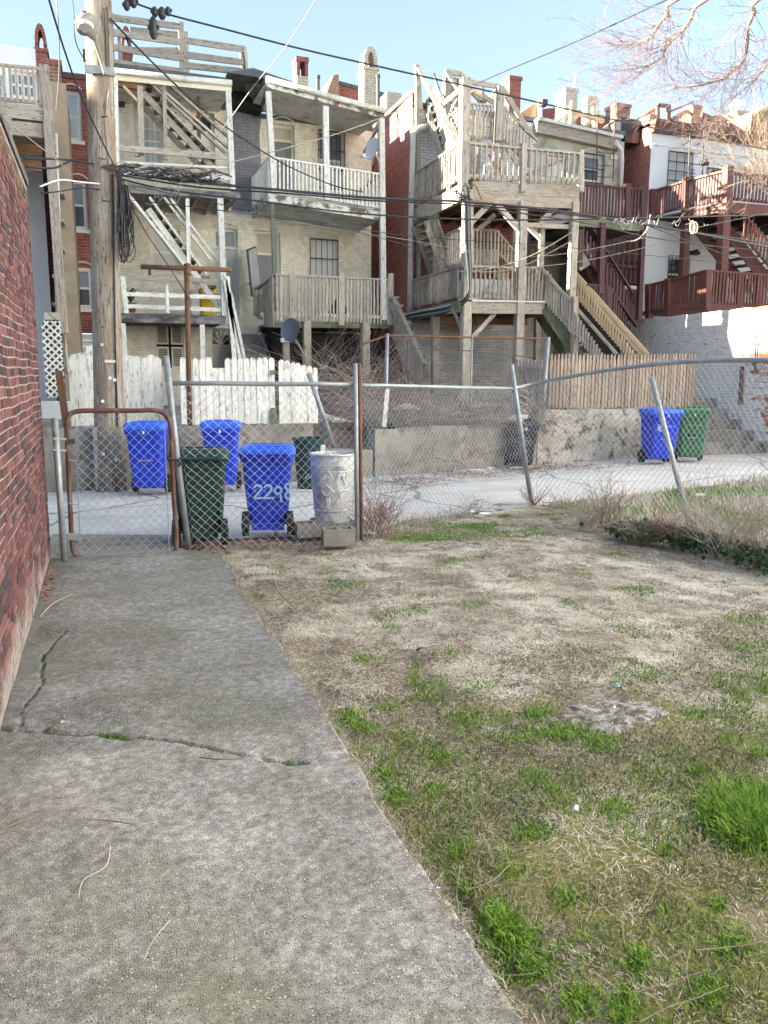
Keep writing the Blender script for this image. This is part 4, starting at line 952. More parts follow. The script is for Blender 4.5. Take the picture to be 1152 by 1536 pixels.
# tall chain link fence of the brushy yard
f4 = thing('chain_link_fence', 'tall overgrown chain link fence on the middle retaining wall', 'fence', (5.9, 12.7, .75))
fp = [(4.35, 12.30), (5.95, 12.70), (7.75, 13.15)]
tt = [T(581, 503, 12.30), T(708, 506, 12.70), T(822, 508, 13.15)]; bb_ = [T(578, 640, 12.3), T(705, 640, 12.7), T(812, 638, 13.15)]
for t_, b_, r_, mt_ in zip(tt, bb_, (.03, .02, .045), ('galv', 'galv', 'galv')): M().tube([b_-Vector((0, 0, .1)), t_+Vector((0, 0, .03))], r_, 8).build('fence_post', mt_, f4, smooth=True)
M().beam(T(576, 640, 12.28), T(581, 583, 12.28), .07, .03, (0, 1, 0)).build('white_stake', 'white_wood', f4)
M().tube([T(545, 516, 12.3), tt[0], tt[1], tt[2]], .018, 6).build('top_rail', 'rust_brown', f4)
M().tube([T(628, 523, 12.4), T(700, 526, 12.7), T(800, 536, 13.1)], .010, 5).build('middle_wire', 'iron', f4)
chain_panel(f4, bb_, tt, pitch=.046, r=.0020, mt='cable_grey')

# ================================================================== THE ROW OF HOUSES ACROSS THE ALLEY
tF, tD, tX = 21.0, 19.0, 20.0
def body_block(parent, s0, s1, t0, t1, z0, z1, side_mt, roof_mt='roof_tar', back=True, left=True, right=True):
    m = M()
    if left: m.quad([(s0, t1, z0), (s0, t0, z0), (s0, t0, z1), (s0, t1, z1)])
    if right: m.quad([(s1, t0, z0), (s1, t1, z0), (s1, t1, z1), (s1, t0, z1)])
    m.quad([(s0, t1, z0), (s0, t1, z1), (s1, t1, z1), (s1, t1, z0)])
    m.build('side_wall', side_mt, parent)
    M().box((s0-.02, t0-.01, z1), (s1+.02, t1+.02, z1+.12)).build('roof', roof_mt, parent)
def chimney(px0, px1, py_top, t, z_base, label, mt, cap='arch', d=.5, cat='chimney', top_mt='red_brick'):
    a = T(px0, py_top, t); b = T(px1, py_top, t); w_ = b.x-a.x; c = thing('chimney', label, cat, ((a.x+b.x)/2, t, z_base)); z1 = a.z
    if cap == 'hole': # stack with a small opening through its head
        M().box((a.x, t, z_base), (b.x, t+d, z1-.48)).build('stack', mt, c)
        m = M(); m.box((a.x, t, z1-.48), (a.x+w_*.28, t+d, z1-.12)); m.box((b.x-w_*.28, t, z1-.48), (b.x, t+d, z1-.12)); m.box((a.x-.02, t-.02, z1-.12), (b.x+.02, t+d+.02, z1)); m.build('chimney_head', top_mt, c)
    elif cap == 'arch':
        M().box((a.x, t, z_base), (b.x, t+d, z1-.55)).build('stack', mt, c)
        cx = (a.x+b.x)/2; out = []; inn = []
        for i in range(9):
            k = i/8; ang = math.pi*(1-k); xx = math.cos(ang); zz = math.sin(ang)**.8
            out.append(Vector((cx+w_*.5*xx, t, z1-.50+.50*zz))); inn.append(Vector((cx+w_*.22*xx, t, z1-.46+.32*zz)))
        m = M()
        for (p, q), (r, s_) in zip(zip(out, out[1:]), zip(inn, inn[1:])):
            D_ = Vector((0, d, 0)); m.hexa([p, q, r, s_, p+D_, q+D_, r+D_, s_+D_], 0)
        m.box((a.x, t, z1-.55), (a.x+w_*.28, t+d, z1-.46)); m.box((b.x-w_*.28, t, z1-.55), (b.x, t+d, z1-.46))
        m.build('chimney_head', mt, c)
        M().box((a.x-.03, t-.03, z1-.62), (b.x+.03, t+d+.03, z1-.552)).build('band', mt, c)
    else:
        M().box((a.x, t, z_base), (b.x, t+d, z1-.1)).build('stack', mt, c)
        M().box((a.x-.03, t-.03, z1-.1), (b.x+.03, t+d+.03, z1)).build('cap', top_mt, c)
    return c

# ---- house at the far left: red brick wing, tan stucco pier, grey deck
hA = thing('brick_row_house', 'red brick row house with white windows seen between the garage and the utility pole', 'house', (-.6, 21, .9))
ops = [opening(95, 133, 124, 212, tF), opening(104, 268, 133, 345, tF), opening(111, 400, 141, 463, tF)]
zA = T(110, 112, tF).z
facade(hA, -1.9, .40, T(130, 500, tF).z, zA, tF, ops, 'red_brick')
for o_, g_ in zip(ops, (('glass_pale', 'glass_pale'), ('glass_blue', 'glass_dark'), ('glass_blue', 'glass_dark'))): window(hA, o_, tF, 'white_paint', g_, fw=.09, arch='white_paint', sill='white_paint')
M().box((-1.9, tF-.06, zA-.10), (.40, tF+.1, zA+.02)).build('cornice', 'brown_trim', hA)
m = M()
z = .8
while z < T(130, 500, tF).z-.1: m.hexa([(x, y, zz) for zz, yo in ((z, .03), (z+.14, 0)) for y in (tF-.03-yo+.03, tF+.05) for x in (-1.9, .40)], 0); z += .15
m.build('siding', 'siding_white', hA)
pw = T(76, 300, 19).x, T(104, 300, 19).x
M().box((-.80, 18.6, .8), (-.42, 21.2, T(95, 125, 18.6).z)).build('stucco_pier', 'stucco_brown', hA)
M().box((-9, 21.2, .8), (-1.9, 30, zA-.2)).build('rear_block', 'siding_white', hA)
M().box((-9, 22, zA-.2), (.40, 30, zA+.1)).build('roof', 'roof_tar', hA)
ops = [opening(-40, 108, 6, 145, 20.4), opening(12, 104, 58, 148, 20.4)]
facade(hA, -9, -1.05, .8, T(30, 70, 20.4).z, 20.4, ops, 'siding_white')
for o_ in ops: window(hA, o_, 20.4, 'white_paint', ('glass_blue', 'glass_blue'), grid=(4, 2))
chimney(50, 68, 33, 21.6, 7.5, 'red brick chimney with an arched head at the far left roof', 'red_brick', 'arch', .5)
chimney(69, 90, 88, 20.5, 6, 'wide stepped brick chimney stack beside the arched one', 'rough_brick', 'flat', .6)
chimney(126, 140, 74, 21.4, 7, 'narrow dark brick chimney left of the utility pole top', 'rough_brick', 'flat', .5)
M().tube([T(84, 200, 17.5), T(92, 430, 17.5), T(101, 560, 17.5)], .030, 8).build('downpipe', 'gutter', hA, smooth=True)

dA = thing('wooden_deck', 'tall grey weathered wooden deck rising over the brick garage at the far left', 'deck', (-2.2, 18, .8))
tA = 17.2
for (x0, y0, x1, y1, w_) in ((66, 98, 78, 230, .16), (72, 180, 96, 500, .17), (10, 175, 20, 330, .16)): M().beam(T(x0, y0, tA), T(x1, y1, tA), w_, w_, (0, 1, 0)).build('post', 'grey_wood', dA)
railing(dA, T(-60, 92, tA), T(66, 104, tA), T(-60, 143, tA), T(66, 155, tA), 'pale_wood', 14, .045, .04)
railing(dA, T(66, 104, tA), (T(66, 104, tA).x, 20.2, T(66, 104, tA).z), T(66, 155, tA), (T(66, 155, tA).x, 20.2, T(66, 155, tA).z), 'grey_wood', 13, .045, .04)
z1 = T(30, 165, tA).z
M().box((-5, tA-.03, z1-.16), (T(74, 165, tA).x, tA+.02, z1+.10)).build('fascia', 'pale_wood', dA); M().box((-5, tA+.0, z1-.45), (T(66, 190, tA).x, tA+.05, z1-.2)).build('beam', 'pale_wood', dA)
M().box((-5, tA+.05, z1-.02), (T(72, 165, tA).x, 20.4, z1+.03)).build('deck_floor', 'grey_wood', dA)
for i, y in enumerate((200, 222, 246)):
    a = T(22, y, tA+.4+i*.5); b = T(62, y+2, tA+.4+i*.5); M().box((a.x-.8, a.y, a.z-.10), (b.x, a.y+.05, a.z+.10)).build('joist', 'brown_beam', dA)
for k in range(6):
    a = T(78, 285+k*42, 17.9-.0*k); M().box((a.x, a.y, a.z-.06), (a.x+.22, a.y+.6, a.z)).build('stair_tread', 'grey_wood', dA)
M().beam(T(76, 262, 17.7), T(86, 470, 17.7), .05, .26, (0, 1, 0)).build('stringer', 'pale_wood', dA)
M().box(T(66, 468, 17.0), T(90, 480, 17.0)+Vector((0, .6, 0))).build('ledge_board', 'pale_wood', dA)
lt = thing('lattice_panel', 'white diagonal lattice panel under the far left deck', 'lattice', T(80, 595, 16.9))
a = T(69, 596, 16.9); b = T(91, 482, 16.9); m = M(); W_ = b.x-a.x; Hh = b.z-a.z; st_ = .105
for sgn in (1, -1):
    k = -Hh
    while k < W_+Hh:
        x0, x1 = max(0, k if sgn > 0 else k), None
        pts = []
        for tpar in (0, Hh):
            pts.append((k+tpar if sgn > 0 else k+Hh-tpar, tpar))
        (xa, za), (xb, zb) = pts
        def clipx(xa, za, xb, zb):
            dx = xb-xa; t0, t1 = 0, 1
            ts = sorted(((0-xa)/dx, (W_-xa)/dx)); t0 = max(t0, ts[0]); t1 = min(t1, ts[1])
            return (t0, t1)
        t0, t1 = clipx(xa, za, xb, zb)
        if t1 > t0+.01:
            p = Vector((a.x+xa+(xb-xa)*t0, 16.9+(.01 if sgn > 0 else 0), a.z+za+(zb-za)*t0)); q = Vector((a.x+xa+(xb-xa)*t1, 16.9+(.01 if sgn > 0 else 0), a.z+za+(zb-za)*t1))
            M().beam(p, q, .035, .008, (1, 0, -sgn) if False else (0, 1, 0)).build('slat', 'white_wood', lt)
        k += st_*1.3
M().box((a.x, 17.3, a.z), (b.x, 17.35, b.z)).build('dark_backing', 'dark_wood', lt)
M().box((-9, 14.5, .8), (T(108, 600, 14.5).x, 15.5, T(90, 604, 14.5).z)).build('low_block', 'white_paint', hA)

# ---- cream house B (left half of the pair)
sB0, sB1 = .42, 3.86
hB = thing('cream_row_house', 'cream painted brick row house with open outside stairs, just right of the utility pole', 'house', (2.1, 21, .9))
zB = T(260, 118, 19).z+.10
o_win3 = opening(212, 168, 246, 252, tF); o_door3 = opening(285, 166, 324, 262, tF)
o_win2 = opening(226, 343, 272, 412, tF); o_door2 = opening(320, 341, 359, 470, tF)
o_sh = opening(233, 484, 277, 552, tF); o_arch = opening(318, 492, 347, 552, tF)
facade(hB, sB0, sB1, .85, zB, tF, [o_win3, o_door3, o_win2, o_door2, o_sh, o_arch], 'cream_brick')
window(hB, o_win3, tF, 'white_paint', ('glass_pale', 'glass_pale'), grid=(3, 4))
panel_door(hB, o_door3, tF, 'white_paint', 'cream_paint', transom=.42, glass='glass_dark')
window(hB, o_win2, tF, 'cream_paint', ('blind', 'blind'), sill='cream_paint', arch='cream_paint')
panel_door(hB, o_door2, tF, 'siding_white', 'white_paint', transom=.45, glass='glass_blue', bars=9, panels=1)
arch_trim(hB, o_door2[0], o_door2[1], o_door2[3], tF, 'cream_brick'); arch_trim(hB, o_door3[0], o_door3[1], o_door3[3], tF, 'cream_brick')
body_block(hB, sB0, sB1, tF, 30, .85, zB, 'red_brick_side', right=False)
# shutters
sh = M(); a, b, c, d = o_sh
sw = M()
for x0, x1 in ((a, (a+b)/2-.02), ((a+b)/2+.02, b)):
    for z0, z1 in ((c, (c+d)/2-.03), ((c+d)/2+.03, d)):
        f_ = M(); f_.box((x0+.01, tF+.04, z0), (x0+.05, tF+.09, z1)); f_.box((x1-.05, tF+.04, z0), (x1-.01, tF+.09, z1)); f_.box((x0+.05, tF+.04, z0), (x1-.05, tF+.09, z0+.05)); f_.box((x0+.05, tF+.04, z1-.05), (x1-.05, tF+.09, z1))
        s_ = f_.build('shutter', 'cream_paint', hB); lv = M(); z = z0+.07
        while z < z1-.06: lv.hexa([(x, y, zz) for zz, dy in ((z, 0), (z+.03, .02)) for y in (tF+.05+dy, tF+.06+dy) for x in (x0+.05, x1-.05)], 0); z += .045
        lv.build('louvres', 'beige_panel', s_)
M().box((a+.02, tF+.12, c), (b-.02, tF+.14, d)).build('shutter_backing', 'black_void', hB)
a, b, c, d = o_arch
D = M().box((a, tF+.12, c), (b, tF+.17, d-.42)).build('basement_door', 'beige_panel', hB)
m = M(); m.box((a, tF+.14, d-.42), (b, tF+.16, d)); m.build('fanlight', 'glass_dark', D)
m = M(); cx = (a+b)/2
for i in range(7): an = math.pi*i/6; m.beam((cx, tF+.12, d-.42), (cx+(b-a)*.5*math.cos(an), tF+.12, d-.42+.38*math.sin(an)), .02, .02, (0, 1, 0))
m.build('fanlight_bars', 'cream_paint', D)
m = M(); a_ = T(176, 152, tF-.05); m.box((a_.x, tF-.16, a_.z-.12), (a_.x+.16, tF-.02, a_.z)); m.build('wall_lamp', 'iron', hB)
# porch roof B
def porch_roof(parent, e0, e1, back_t, back_dz, mt='roof_tar', soff='soffit', gut='gutter', thick=.16):
    """e0,e1: eave points (front)"""
    e0, e1 = Vector(e0), Vector(e1); b0 = Vector((e0.x, back_t, e0.z+back_dz)); b1 = Vector((e1.x, back_t, e1.z+back_dz)); u = Vector((0, 0, thick))
    M().hexa([e0, e1, b0, b1, e0+u, e1+u, b0+u, b1+u], 0).build('porch_roof', mt, parent)
    v = Vector((0, .02, -.03)); w_ = Vector((0, 0, .028))
    M().hexa([e0+v, e1+v, b0+v, b1+v, e0+v+w_, e1+v+w_, b0+v+w_, b1+v+w_], 0).build('soffit', soff, parent)
    f = Vector((0, -.03, -.10)); M().hexa([e0+f, e1+f, e0+f+Vector((0, .025, 0)), e1+f+Vector((0, .025, 0)), e0+f+Vector((0, 0, thick+.06)), e1+f+Vector((0, 0, thick+.06)), e0+f+Vector((0, .025, thick+.06)), e1+f+Vector((0, .025, thick+.06))], 0).build('fascia', 'cream_paint' if gut == 'gutter' else gut, parent)
    m = M(); n = 5; g0 = e0+Vector((0, -.09, .06)); g1 = e1+Vector((0, -.09, .06))
    m.tube([g0, lerp(g0, g1, .5)+Vector((0, 0, -.015)), g1], .065, 8).build('gutter', 'gutter', parent, smooth=True)
porch_roof(hB, T(162, 112, tD), T(347, 131, tD), tF+.02, .10)
M().box((sB0, tD+.35, T(260, 122, tD).z+.12), (3.0, tF+4, T(260, 122, tD).z+.34)).build('roof_edge', 'roof_tar', hB)
# grey paint patch between the porches
a = T(349, 150, tF); b = T(390, 320, tF)
m = M(); zz = [T(370, y, tF).z for y in (160, 200, 240, 280, 305, 318)]; ed = (.10, .02, .05, -.02, -.03, -.25)
for (z0, e0), (z1, e1) in zip(zip(zz, ed), zip(zz[1:], ed[1:])): m.quad([(a.x-.1, tF-.006, z1), (b.x+e1, tF-.006, z1), (b.x+e0, tF-.006, z0), (a.x-.1, tF-.006, z0)])
m.build('grey_paint_patch', 'grey_brick', hB)
M().prism([T(349, 122, tF-.4), T(402, 120, tF-.4), T(393, 168, tF-.4), T(352, 158, tF-.4)], (0, .39, 0)).build('black_soffit_wedge', 'black_void', hB)  # black wedge of soffit between the two porch roofs

dB = thing('wooden_porch', 'two level weathered white timber porch with open stairs on the left cream house', 'porch', (1.7, 19, .85))
for x0, y0, x1, y1, w_, mt_, t_ in ((342, 136, 349, 285, .12, 'white_peel', tD), (330, 298, 337, 474, .13, 'white_peel', tD), (246, 128, 249, 240, .08, 'pale_wood', tD+.05), (210, 130, 212, 232, .12, 'pale_wood', tD+.1), (203, 150, 206, 235, .10, 'pale_wood', tD+1.0), (172, 120, 176, 300, .12, 'white_peel', tD), (281, 298, 283, 395, .08, 'white_peel', tD), (184, 415, 190, 470, .10, 'white_peel', tD), (184, 485, 193, 640, .12, 'white_wood', tD), (250, 428, 252, 470, .07, 'white_peel', tD), (303, 487, 306, 600, .11, 'white_wood', tD), (297, 128, 299, 230, .08, 'brown_beam', tD+.9)):
    M().beam(T(x0, y0, t_), T(x1, y1, t_), w_, w_, (0, 1, 0)).build('post', mt_, dB)
# level 3 floor
def floor_slab(parent, a, b, back, th, mt_f, mt_edge, mt_under, joists=0, name='deck_floor'):
    a, b = Vector(a), Vector(b); B_ = Vector((0, back-a.y, 0)); u = Vector((0, 0, -th))
    M().hexa([a+u, b+u, a+u+Vector((0, .05, 0)), b+u+Vector((0, .05, 0)), a, b, a+Vector((0, .05, 0)), b+Vector((0, .05, 0))], 0).build('fascia', mt_edge, parent)
    s_ = Vector((0, .05, 0)); t2 = Vector((0, 0, -.04))
    M().hexa([a+s_+t2, b+s_+t2, a+B_+t2, b+B_+t2, a+s_, b+s_, a+B_, b+B_], 0).build(name, mt_f, parent)
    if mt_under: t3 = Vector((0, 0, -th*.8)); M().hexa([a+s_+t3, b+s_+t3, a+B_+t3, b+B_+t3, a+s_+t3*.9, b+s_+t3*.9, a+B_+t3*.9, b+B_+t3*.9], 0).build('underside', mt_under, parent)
    for i in range(joists): k = (i+.5)/joists; p = lerp(a, b, k)-Vector((0, 0, th*.5+.02)); M().beam(p+s_, p+B_, .05, th*.8).build('joist', mt_under or mt_f, parent)
floor_slab(dB, T(176, 276, tD), T(360, 289, tD), tF, .16, 'grey_wood', 'fascia_dark', None, 7)
M().beam(T(173, 221, tD-.02), T(345, 236, tD-.02), .04, .13, (0, 0, 1)).build('top_rail', 'pale_wood', dB)
M().beam(T(173, 258, tD-.02), T(345, 268, tD-.02), .04, .08, (0, 0, 1)).build('mid_rail', 'white_peel', dB)
M().beam(T(173, 243, tD+.02), T(345, 252, tD+.02), .04, .05, (0, 0, 1)).build('mid_rail', 'white_peel', dB)
M().beam(T(170, 121, tD+.1), T(218, 128, tD+.1), .1, .22, (0, 0, 1)).build('header_beam', 'brown_beam', dB)
M().beam(T(185, 130, tD+.1), T(207, 153, tD+.1), .05, .12, (0, 1, 0)).build('brace', 'new_wood', dB)
# upper flight
top = T(212, 128, tD+.15); bot = T(322, 246, tD+.15); stairs(dB, top, bot, .75, 9, 'pale_wood', 'mossy_wood', sw=.13, th=.06)
for (x0, y0, x1, y1) in ((222, 122, 345, 236), (255, 128, 345, 208), (249, 160, 320, 232), (228, 122, 345, 224)): M().beam(T(x0, y0, tD+.1), T(x1, y1, tD+.1), .05, .10, (0, 1, 0)).build('handrail', 'pale_wood', dB)
# lower flight
top = T(222, 305, tD+.25); bot = T(330, 455, tD+.25); stairs(dB, top, bot, .75, 11, 'white_peel', 'mossy_wood', sw=.13, th=.06)
M().beam(T(192, 292, tD+.1), T(284, 408, tD+.1), .06, .22, (0, 1, 0)).build('stringer', 'white_peel', dB)
for (x0, y0, x1, y1) in ((246, 296, 316, 391), (256, 298, 332, 398), (224, 296, 310, 412)): M().beam(T(x0, y0, tD+.15), T(x1, y1, tD+.15), .05, .09, (0, 1, 0)).build('handrail', 'white_peel', dB)
# level 2 floor
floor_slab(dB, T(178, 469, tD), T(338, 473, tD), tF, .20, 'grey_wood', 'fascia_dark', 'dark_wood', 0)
for y0, y1 in ((416, 422), (441, 446), (459, 465)): M().beam(T(187, y0, tD), T(335, y1, tD), .04, .09, (0, 0, 1)).build('rail', 'white_peel' if y0 > 430 else 'grey_wood', dB)
for (x0, y0, x1, y1) in ((337, 420, 362, 545), (341, 415, 352, 545), (345, 440, 366, 540)): M().beam(T(x0, y0, tD-.1), T(x1, y1, tD-.1), .10, .10, (0, 1, 0)).build('leaning_board', 'white_peel', dB)
# cinder/stone side steps
sg = thing('concrete_steps', 'dark mossy block steps between the cream houses', 'steps', (3.4, 20, .85))
for i in range(7):
    a = T(352, 532-i*9, 19.5); M().box((3.1, 18.7+i*.3, .85), (3.98, 19.02+i*.3, 1.05+i*.27)).build('step', 'cinder', sg)
# things on the porch
def plant_pot(loc, label, pot, r=.13, h=.2, leaves=26):
    p = thing('potted_plant', label, 'plant', loc); L = Vector(loc)
    m = M(); m.tube([L, L+Vector((0, 0, h*.9)), L+Vector((0, 0, h))], [r*.75, r, r*1.08], 12).build('pot', pot, p)
    for i in range(leaves):
        a = random.uniform(0, 6.28); e = random.uniform(.15, .34); hh = random.uniform(.15, .34); m = M(); w_ = .02
        b = L+Vector((0, 0, h)); d = Vector((math.cos(a), math.sin(a), 0)); q = Vector((-d.y, d.x, 0))
        mid = b+d*e*.5+Vector((0, 0, hh)); tip = b+d*e+Vector((0, 0, hh*.8))
        m.quad([b-q*w_*.6, b+q*w_*.6, mid+q*w_, mid-q*w_]); m.quad([mid-q*w_, mid+q*w_, tip+q*.002, tip-q*.002]); m.build('leaf', 'leaf_dark', p)
a = T(196, 466, tD+.2); plant_pot((a.x, a.y, T(200, 468, tD).z+.01), 'spiky dark green plant in a terracotta pot on the lower porch', 'terracotta', .14, .2)
a = T(312, 464, tD+.9); z = T(300, 470, tD).z+.01
yb = thing('yellow_crate', 'bright yellow plastic drum on the lower porch', 'crate', (a.x, a.y, z))
m = M().loft([rr_ring(.34, .34, zz) for zz in (0, .02)]+[rr_ring(.38, .38, zz) for zz in (.5, .56)]); m.v = [v+Vector((a.x, a.y, z)) for v in m.v]; m.build('drum', 'yellow', yb)
m = M().loft([rr_ring(.41, .41, zz) for zz in (.56, .62)]); m.v = [v+Vector((a.x, a.y, z)) for v in m.v]; m.build('drum_lid', 'yellow', yb)
M().box((a.x-.40, a.y-.15, z), (a.x-.26, a.y+.15, z+.58)).build('side_panel', 'litter_white', yb)
# ---- cream house C
sC0, sC1 = sB1+.002, 7.02
hC = thing('cream_row_house', 'cream painted brick row house with a white balustraded balcony, right one of the pair', 'house', (5.4, 21, .9))
zC = T(576, 166, 19).z+.12
c_door3 = opening(407, 184, 443, 292, tF); c_win3 = opening(477, 193, 517, 285, tF); c_door2 = opening(382, 345, 422, 470, tF); c_win2 = opening(465, 356, 507, 418, tF)
c_b1 = opening(392, 490, 418, 560, tF)
facade(hC, sC0, sC1, .85, zC, tF, [c_door3, c_win3, c_door2, c_win2, c_b1], 'cream_brick')
panel_door(hC, c_door3, tF, 'door_grey', 'cream_paint', transom=.36, glass='beige_panel'); arch_trim(hC, c_door3[0], c_door3[1], c_door3[3], tF, 'cream_brick', .14)
window(hC, c_win3, tF, 'white_paint', ('glass_blue', 'glass_pale'), bars=6, hbars=3, arch='cream_brick')
panel_door(hC, c_door2, tF, 'door_grey', 'cream_paint', transom=.55, glass='beige_panel', panels=3); arch_trim(hC, c_door2[0], c_door2[1], c_door2[3], tF, 'cream_brick')
window(hC, c_win2, tF, 'white_paint', ('siding_white', 'siding_white'), bars=5, hbars=2, arch='cream_brick')
panel_door(hC, c_b1, tF, 'door_blue', 'door_blue')
# open storm door
M().prism([T(371, 376, 19.8), T(383, 371, 20.6), T(391, 440, 20.6), T(378, 445, 19.8)], (.03, 0, 0)).build('storm_door_glass', 'glass_pale', hC)
m = M()
for p, q in (((371, 376, 19.8), (383, 371, 20.6)), ((383, 371, 20.6), (391, 440, 20.6)), ((371, 376, 19.8), (378, 445, 19.8))): m.beam(T(*p), T(*q), .05, .05)
m.build('storm_door', 'iron', hC)
body_block(hC, sC0, sC1, tF, 30, .85, zC, 'cream_brick', left=False)
porch_roof(hC, T(398, 124, tD), T(577, 172, tD), tF+.02, .10, 'roof_tar', 'soffit', 'fascia_peel', .14)
m = M(); m.prism([T(398, 124, tD)+Vector((0, 0, -.02)), T(352, 124, 20.5), T(390, 165, 20.9), T(398, 150, 20.0)], (.03, 0, 0)).build('porch_end_board', 'fascia_dark', hC)
# raised tar patch on roof between
m = M(); a = T(335, 112, 20); b = T(440, 132, 20)
m.hexa([(a.x, 19.4, a.z-.15), (b.x, 19.4, b.z-.1), (a.x, 22, a.z-.1), (b.x, 22, b.z), (a.x+.5, 19.8, a.z+.10), (b.x-1.0, 19.8, b.z+.26), (a.x+.6, 21.5, a.z+.10), (b.x-1.1, 21.5, b.z+.24)], 0).build('roof_hump', 'roof_tar', hC)
dC = thing('wooden_porch', 'two level porch with white balusters above and grey weathered balusters below, right cream house', 'porch', (5.3, 19, .85))
for x0, y0, x1, y1, w_, mt_ in ((402, 138, 411, 290, .12, 'white_peel'), (488, 160, 490, 300, .13, 'white_wood'), (572, 178, 575, 480, .13, 'white_wood'), (408, 305, 412, 412, .09, 'iron_green'), (460, 482, 461, 560, .17, 'pale_wood'), (548, 484, 547, 620, .19, 'pale_wood'), (428, 490, 430, 560, .15, 'pale_wood')):
    M().beam(T(x0, y0, tD), T(x1, y1, tD), w_, w_, (0, 1, 0)).build('post', mt_, dC)
f0 = T(402, 290, tD); f1 = T(573, 318, tD)
floor_slab(dC, f0, f1, tF, .20, 'grey_wood', 'fascia_peel', 'soffit', 0)
M().beam(f0+Vector((0, .03, -.1)), (f0.x, tF, f0.z-.1), .03, .20).build('side_fascia', 'fascia_peel', dC)
railing(dC, T(405, 236, tD), T(572, 262, tD), T(405, 284, tD), T(572, 311, tD), 'white_wood', 30, .038, .03)
railing(dC, (f0.x+.02, tF, T(405, 236, tD).z), T(405, 236, tD), (f0.x+.02, tF, T(405, 284, tD).z), T(405, 284, tD), 'white_wood', 14, .038, .03)
railing(dC, T(572, 262, tD), (T(572, 262, tD).x, tF, T(572, 262, tD).z), T(572, 311, tD), (T(572, 262, tD).x, tF, T(572, 311, tD).z), 'white_wood', 14, .038, .03)
# lower deck
g0 = T(411, 482, tD); g1 = T(588, 484, tD)
floor_slab(dC, g0, g1, tF, .14, 'grey_wood', 'mossy_wood', 'dark_wood', 6)
railing(dC, T(413, 412, tD), T(588, 420, tD), T(413, 470, tD), T(588, 476, tD), 'pale_wood', 34, .045, .03, rail=(.12, .045), drop=.16, mt2='white_peel')
for x in (438, 512, 586): M().beam(T(x, 410, tD-.04), T(x, 488, tD-.04), .13, .06, (0, 1, 0)).build('rail_post', 'pale_wood', dC)
ca = T(388, 432, tD+1.2); cbt = T(393, 482, tD+1.2)
railing(dC, T(386, 433, 19.9), T(413, 412, tD), T(398, 482, 19.9), T(412, 482, tD), 'pale_wood', 9, .06, .03, rail=(.12, .045), drop=.14)
railing(dC, T(374, 425, tF-.1), T(386, 433, 19.9), T(382, 470, tF-.1), T(393, 478, 19.9), 'grey_wood', 4, .06, .03)
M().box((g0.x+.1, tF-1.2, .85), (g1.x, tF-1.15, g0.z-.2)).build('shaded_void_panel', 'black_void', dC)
stairs(dC, T(590, 445, 18.8), T(640, 560, 18.0), .8, 9, 'grey_wood', 'grey_wood')
railing(dC, T(590, 445, 18.8), T(636, 545, 17.9), T(592, 500, 18.8), T(634, 600, 17.9), 'grey_wood', 12, .05, .03, rail=(.12, .05))
def dish(loc, label, mt, r, facing, armto):
    d_ = thing('satellite_dish', label, 'satellite dish', loc); L = Vector(loc); n = Vector(facing).normalized(); x = n.orthogonal().normalized(); x = Vector((0, 0, 1)).cross(n).normalized(); y = n.cross(x); rings = []
    for k in (0.02, .35, .7, 1.0): rings.append([L+x*r*k*math.cos(a)*.85+y*r*k*math.sin(a)+n*(k*k*r*.22) for a in [i*math.pi/10 for i in range(20)]])
    m = M(); m.loft(rings, cap1=False); m.loft([[p-n*.012 for p in rr_] for rr_ in rings][::-1], cap0=False)
    m.build('reflector', mt, d_, smooth=True)
    f = L+n*r*1.0-y*r*1.0; M().tube([L-y*r*.9+n*r*.2, f], .014, 6).build('feed_arm', 'dish_grey', d_); M().box(f-Vector((.04, .04, .04)), f+Vector((.04, .04, .05))).build('feed_horn', 'dish_grey', d_)
    M().tube([L-n*.03, L-n*.1-Vector((0, 0, .1)), Vector(armto)], .022, 6).build('mast', 'dish_grey', d_)
dish(T(560, 224, 18.7), 'pale grey satellite dish on the right porch post of the cream house', 'dish_grey', .26, (-.9, -.4, .2), T(572, 250, tD))
dish(T(437, 497, 18.3), 'dark blue grey satellite dish tilted under the lower balcony', 'dish_dark', .30, (-.75, -.7, .25), T(455, 530, 18.8))
o = M().prism([T(547, 232, 20), T(560, 205, 20), T(572, 188, 20), T(556, 215, 20)], (0, .4, 0)).build('loose_gutter', 'iron'); tag(o, 'broken dark gutter piece hanging behind the satellite dish', 'gutter')
# roof deck rails on B
rd = thing('roof_deck_railing', 'weathered open board railing of the roof deck above the left cream house', 'railing', (1.8, 21, zB))
for (x0, y0, x1, y1, t_) in ((164, 26, 271, 40, 20.2), (164, 48, 276, 64, 20.2), (164, 70, 276, 88, 20.2), (164, 93, 276, 108, 20.2), (276, 60, 366, 74, 20.2), (276, 82, 366, 94, 20.2), (276, 98, 362, 107, 20.2), (195, 45, 271, 53, 21.8), (195, 76, 271, 76, 21.8)): M().beam(T(x0, y0, t_), T(x1, y1, t_), .04, .14, (0, 0, 1)).build('rail_board', 'grey_wood', rd)
for (x, y0, y1, w_) in ((271, 34, 112, .12), (278, 48, 112, .10), (366, 70, 107, .10), (362, 74, 107, .10), (178, 40, 98, .08), (166, 20, 110, .10)): M().beam(T(x, y0, 20.25), T(x+3, y1, 20.25), w_, w_, (0, 1, 0)).build('post', 'pale_wood' if x > 260 else 'grey_wood', rd)
chimney(181, 196, 37, 22.5, zB-.2, 'brick chimney behind the roof deck railing boards', 'red_brick', 'arch', .5)
chimney(445, 462, 84, 22.5, zC-.3, 'cream chimney with a small hole through its brick head', 'cream_chimney', 'hole', .5)
chimney(546, 567, 68, 23.0, zC-.3, 'tall cream chimney with a pointed arched head', 'cream_chimney', 'arch', .5)
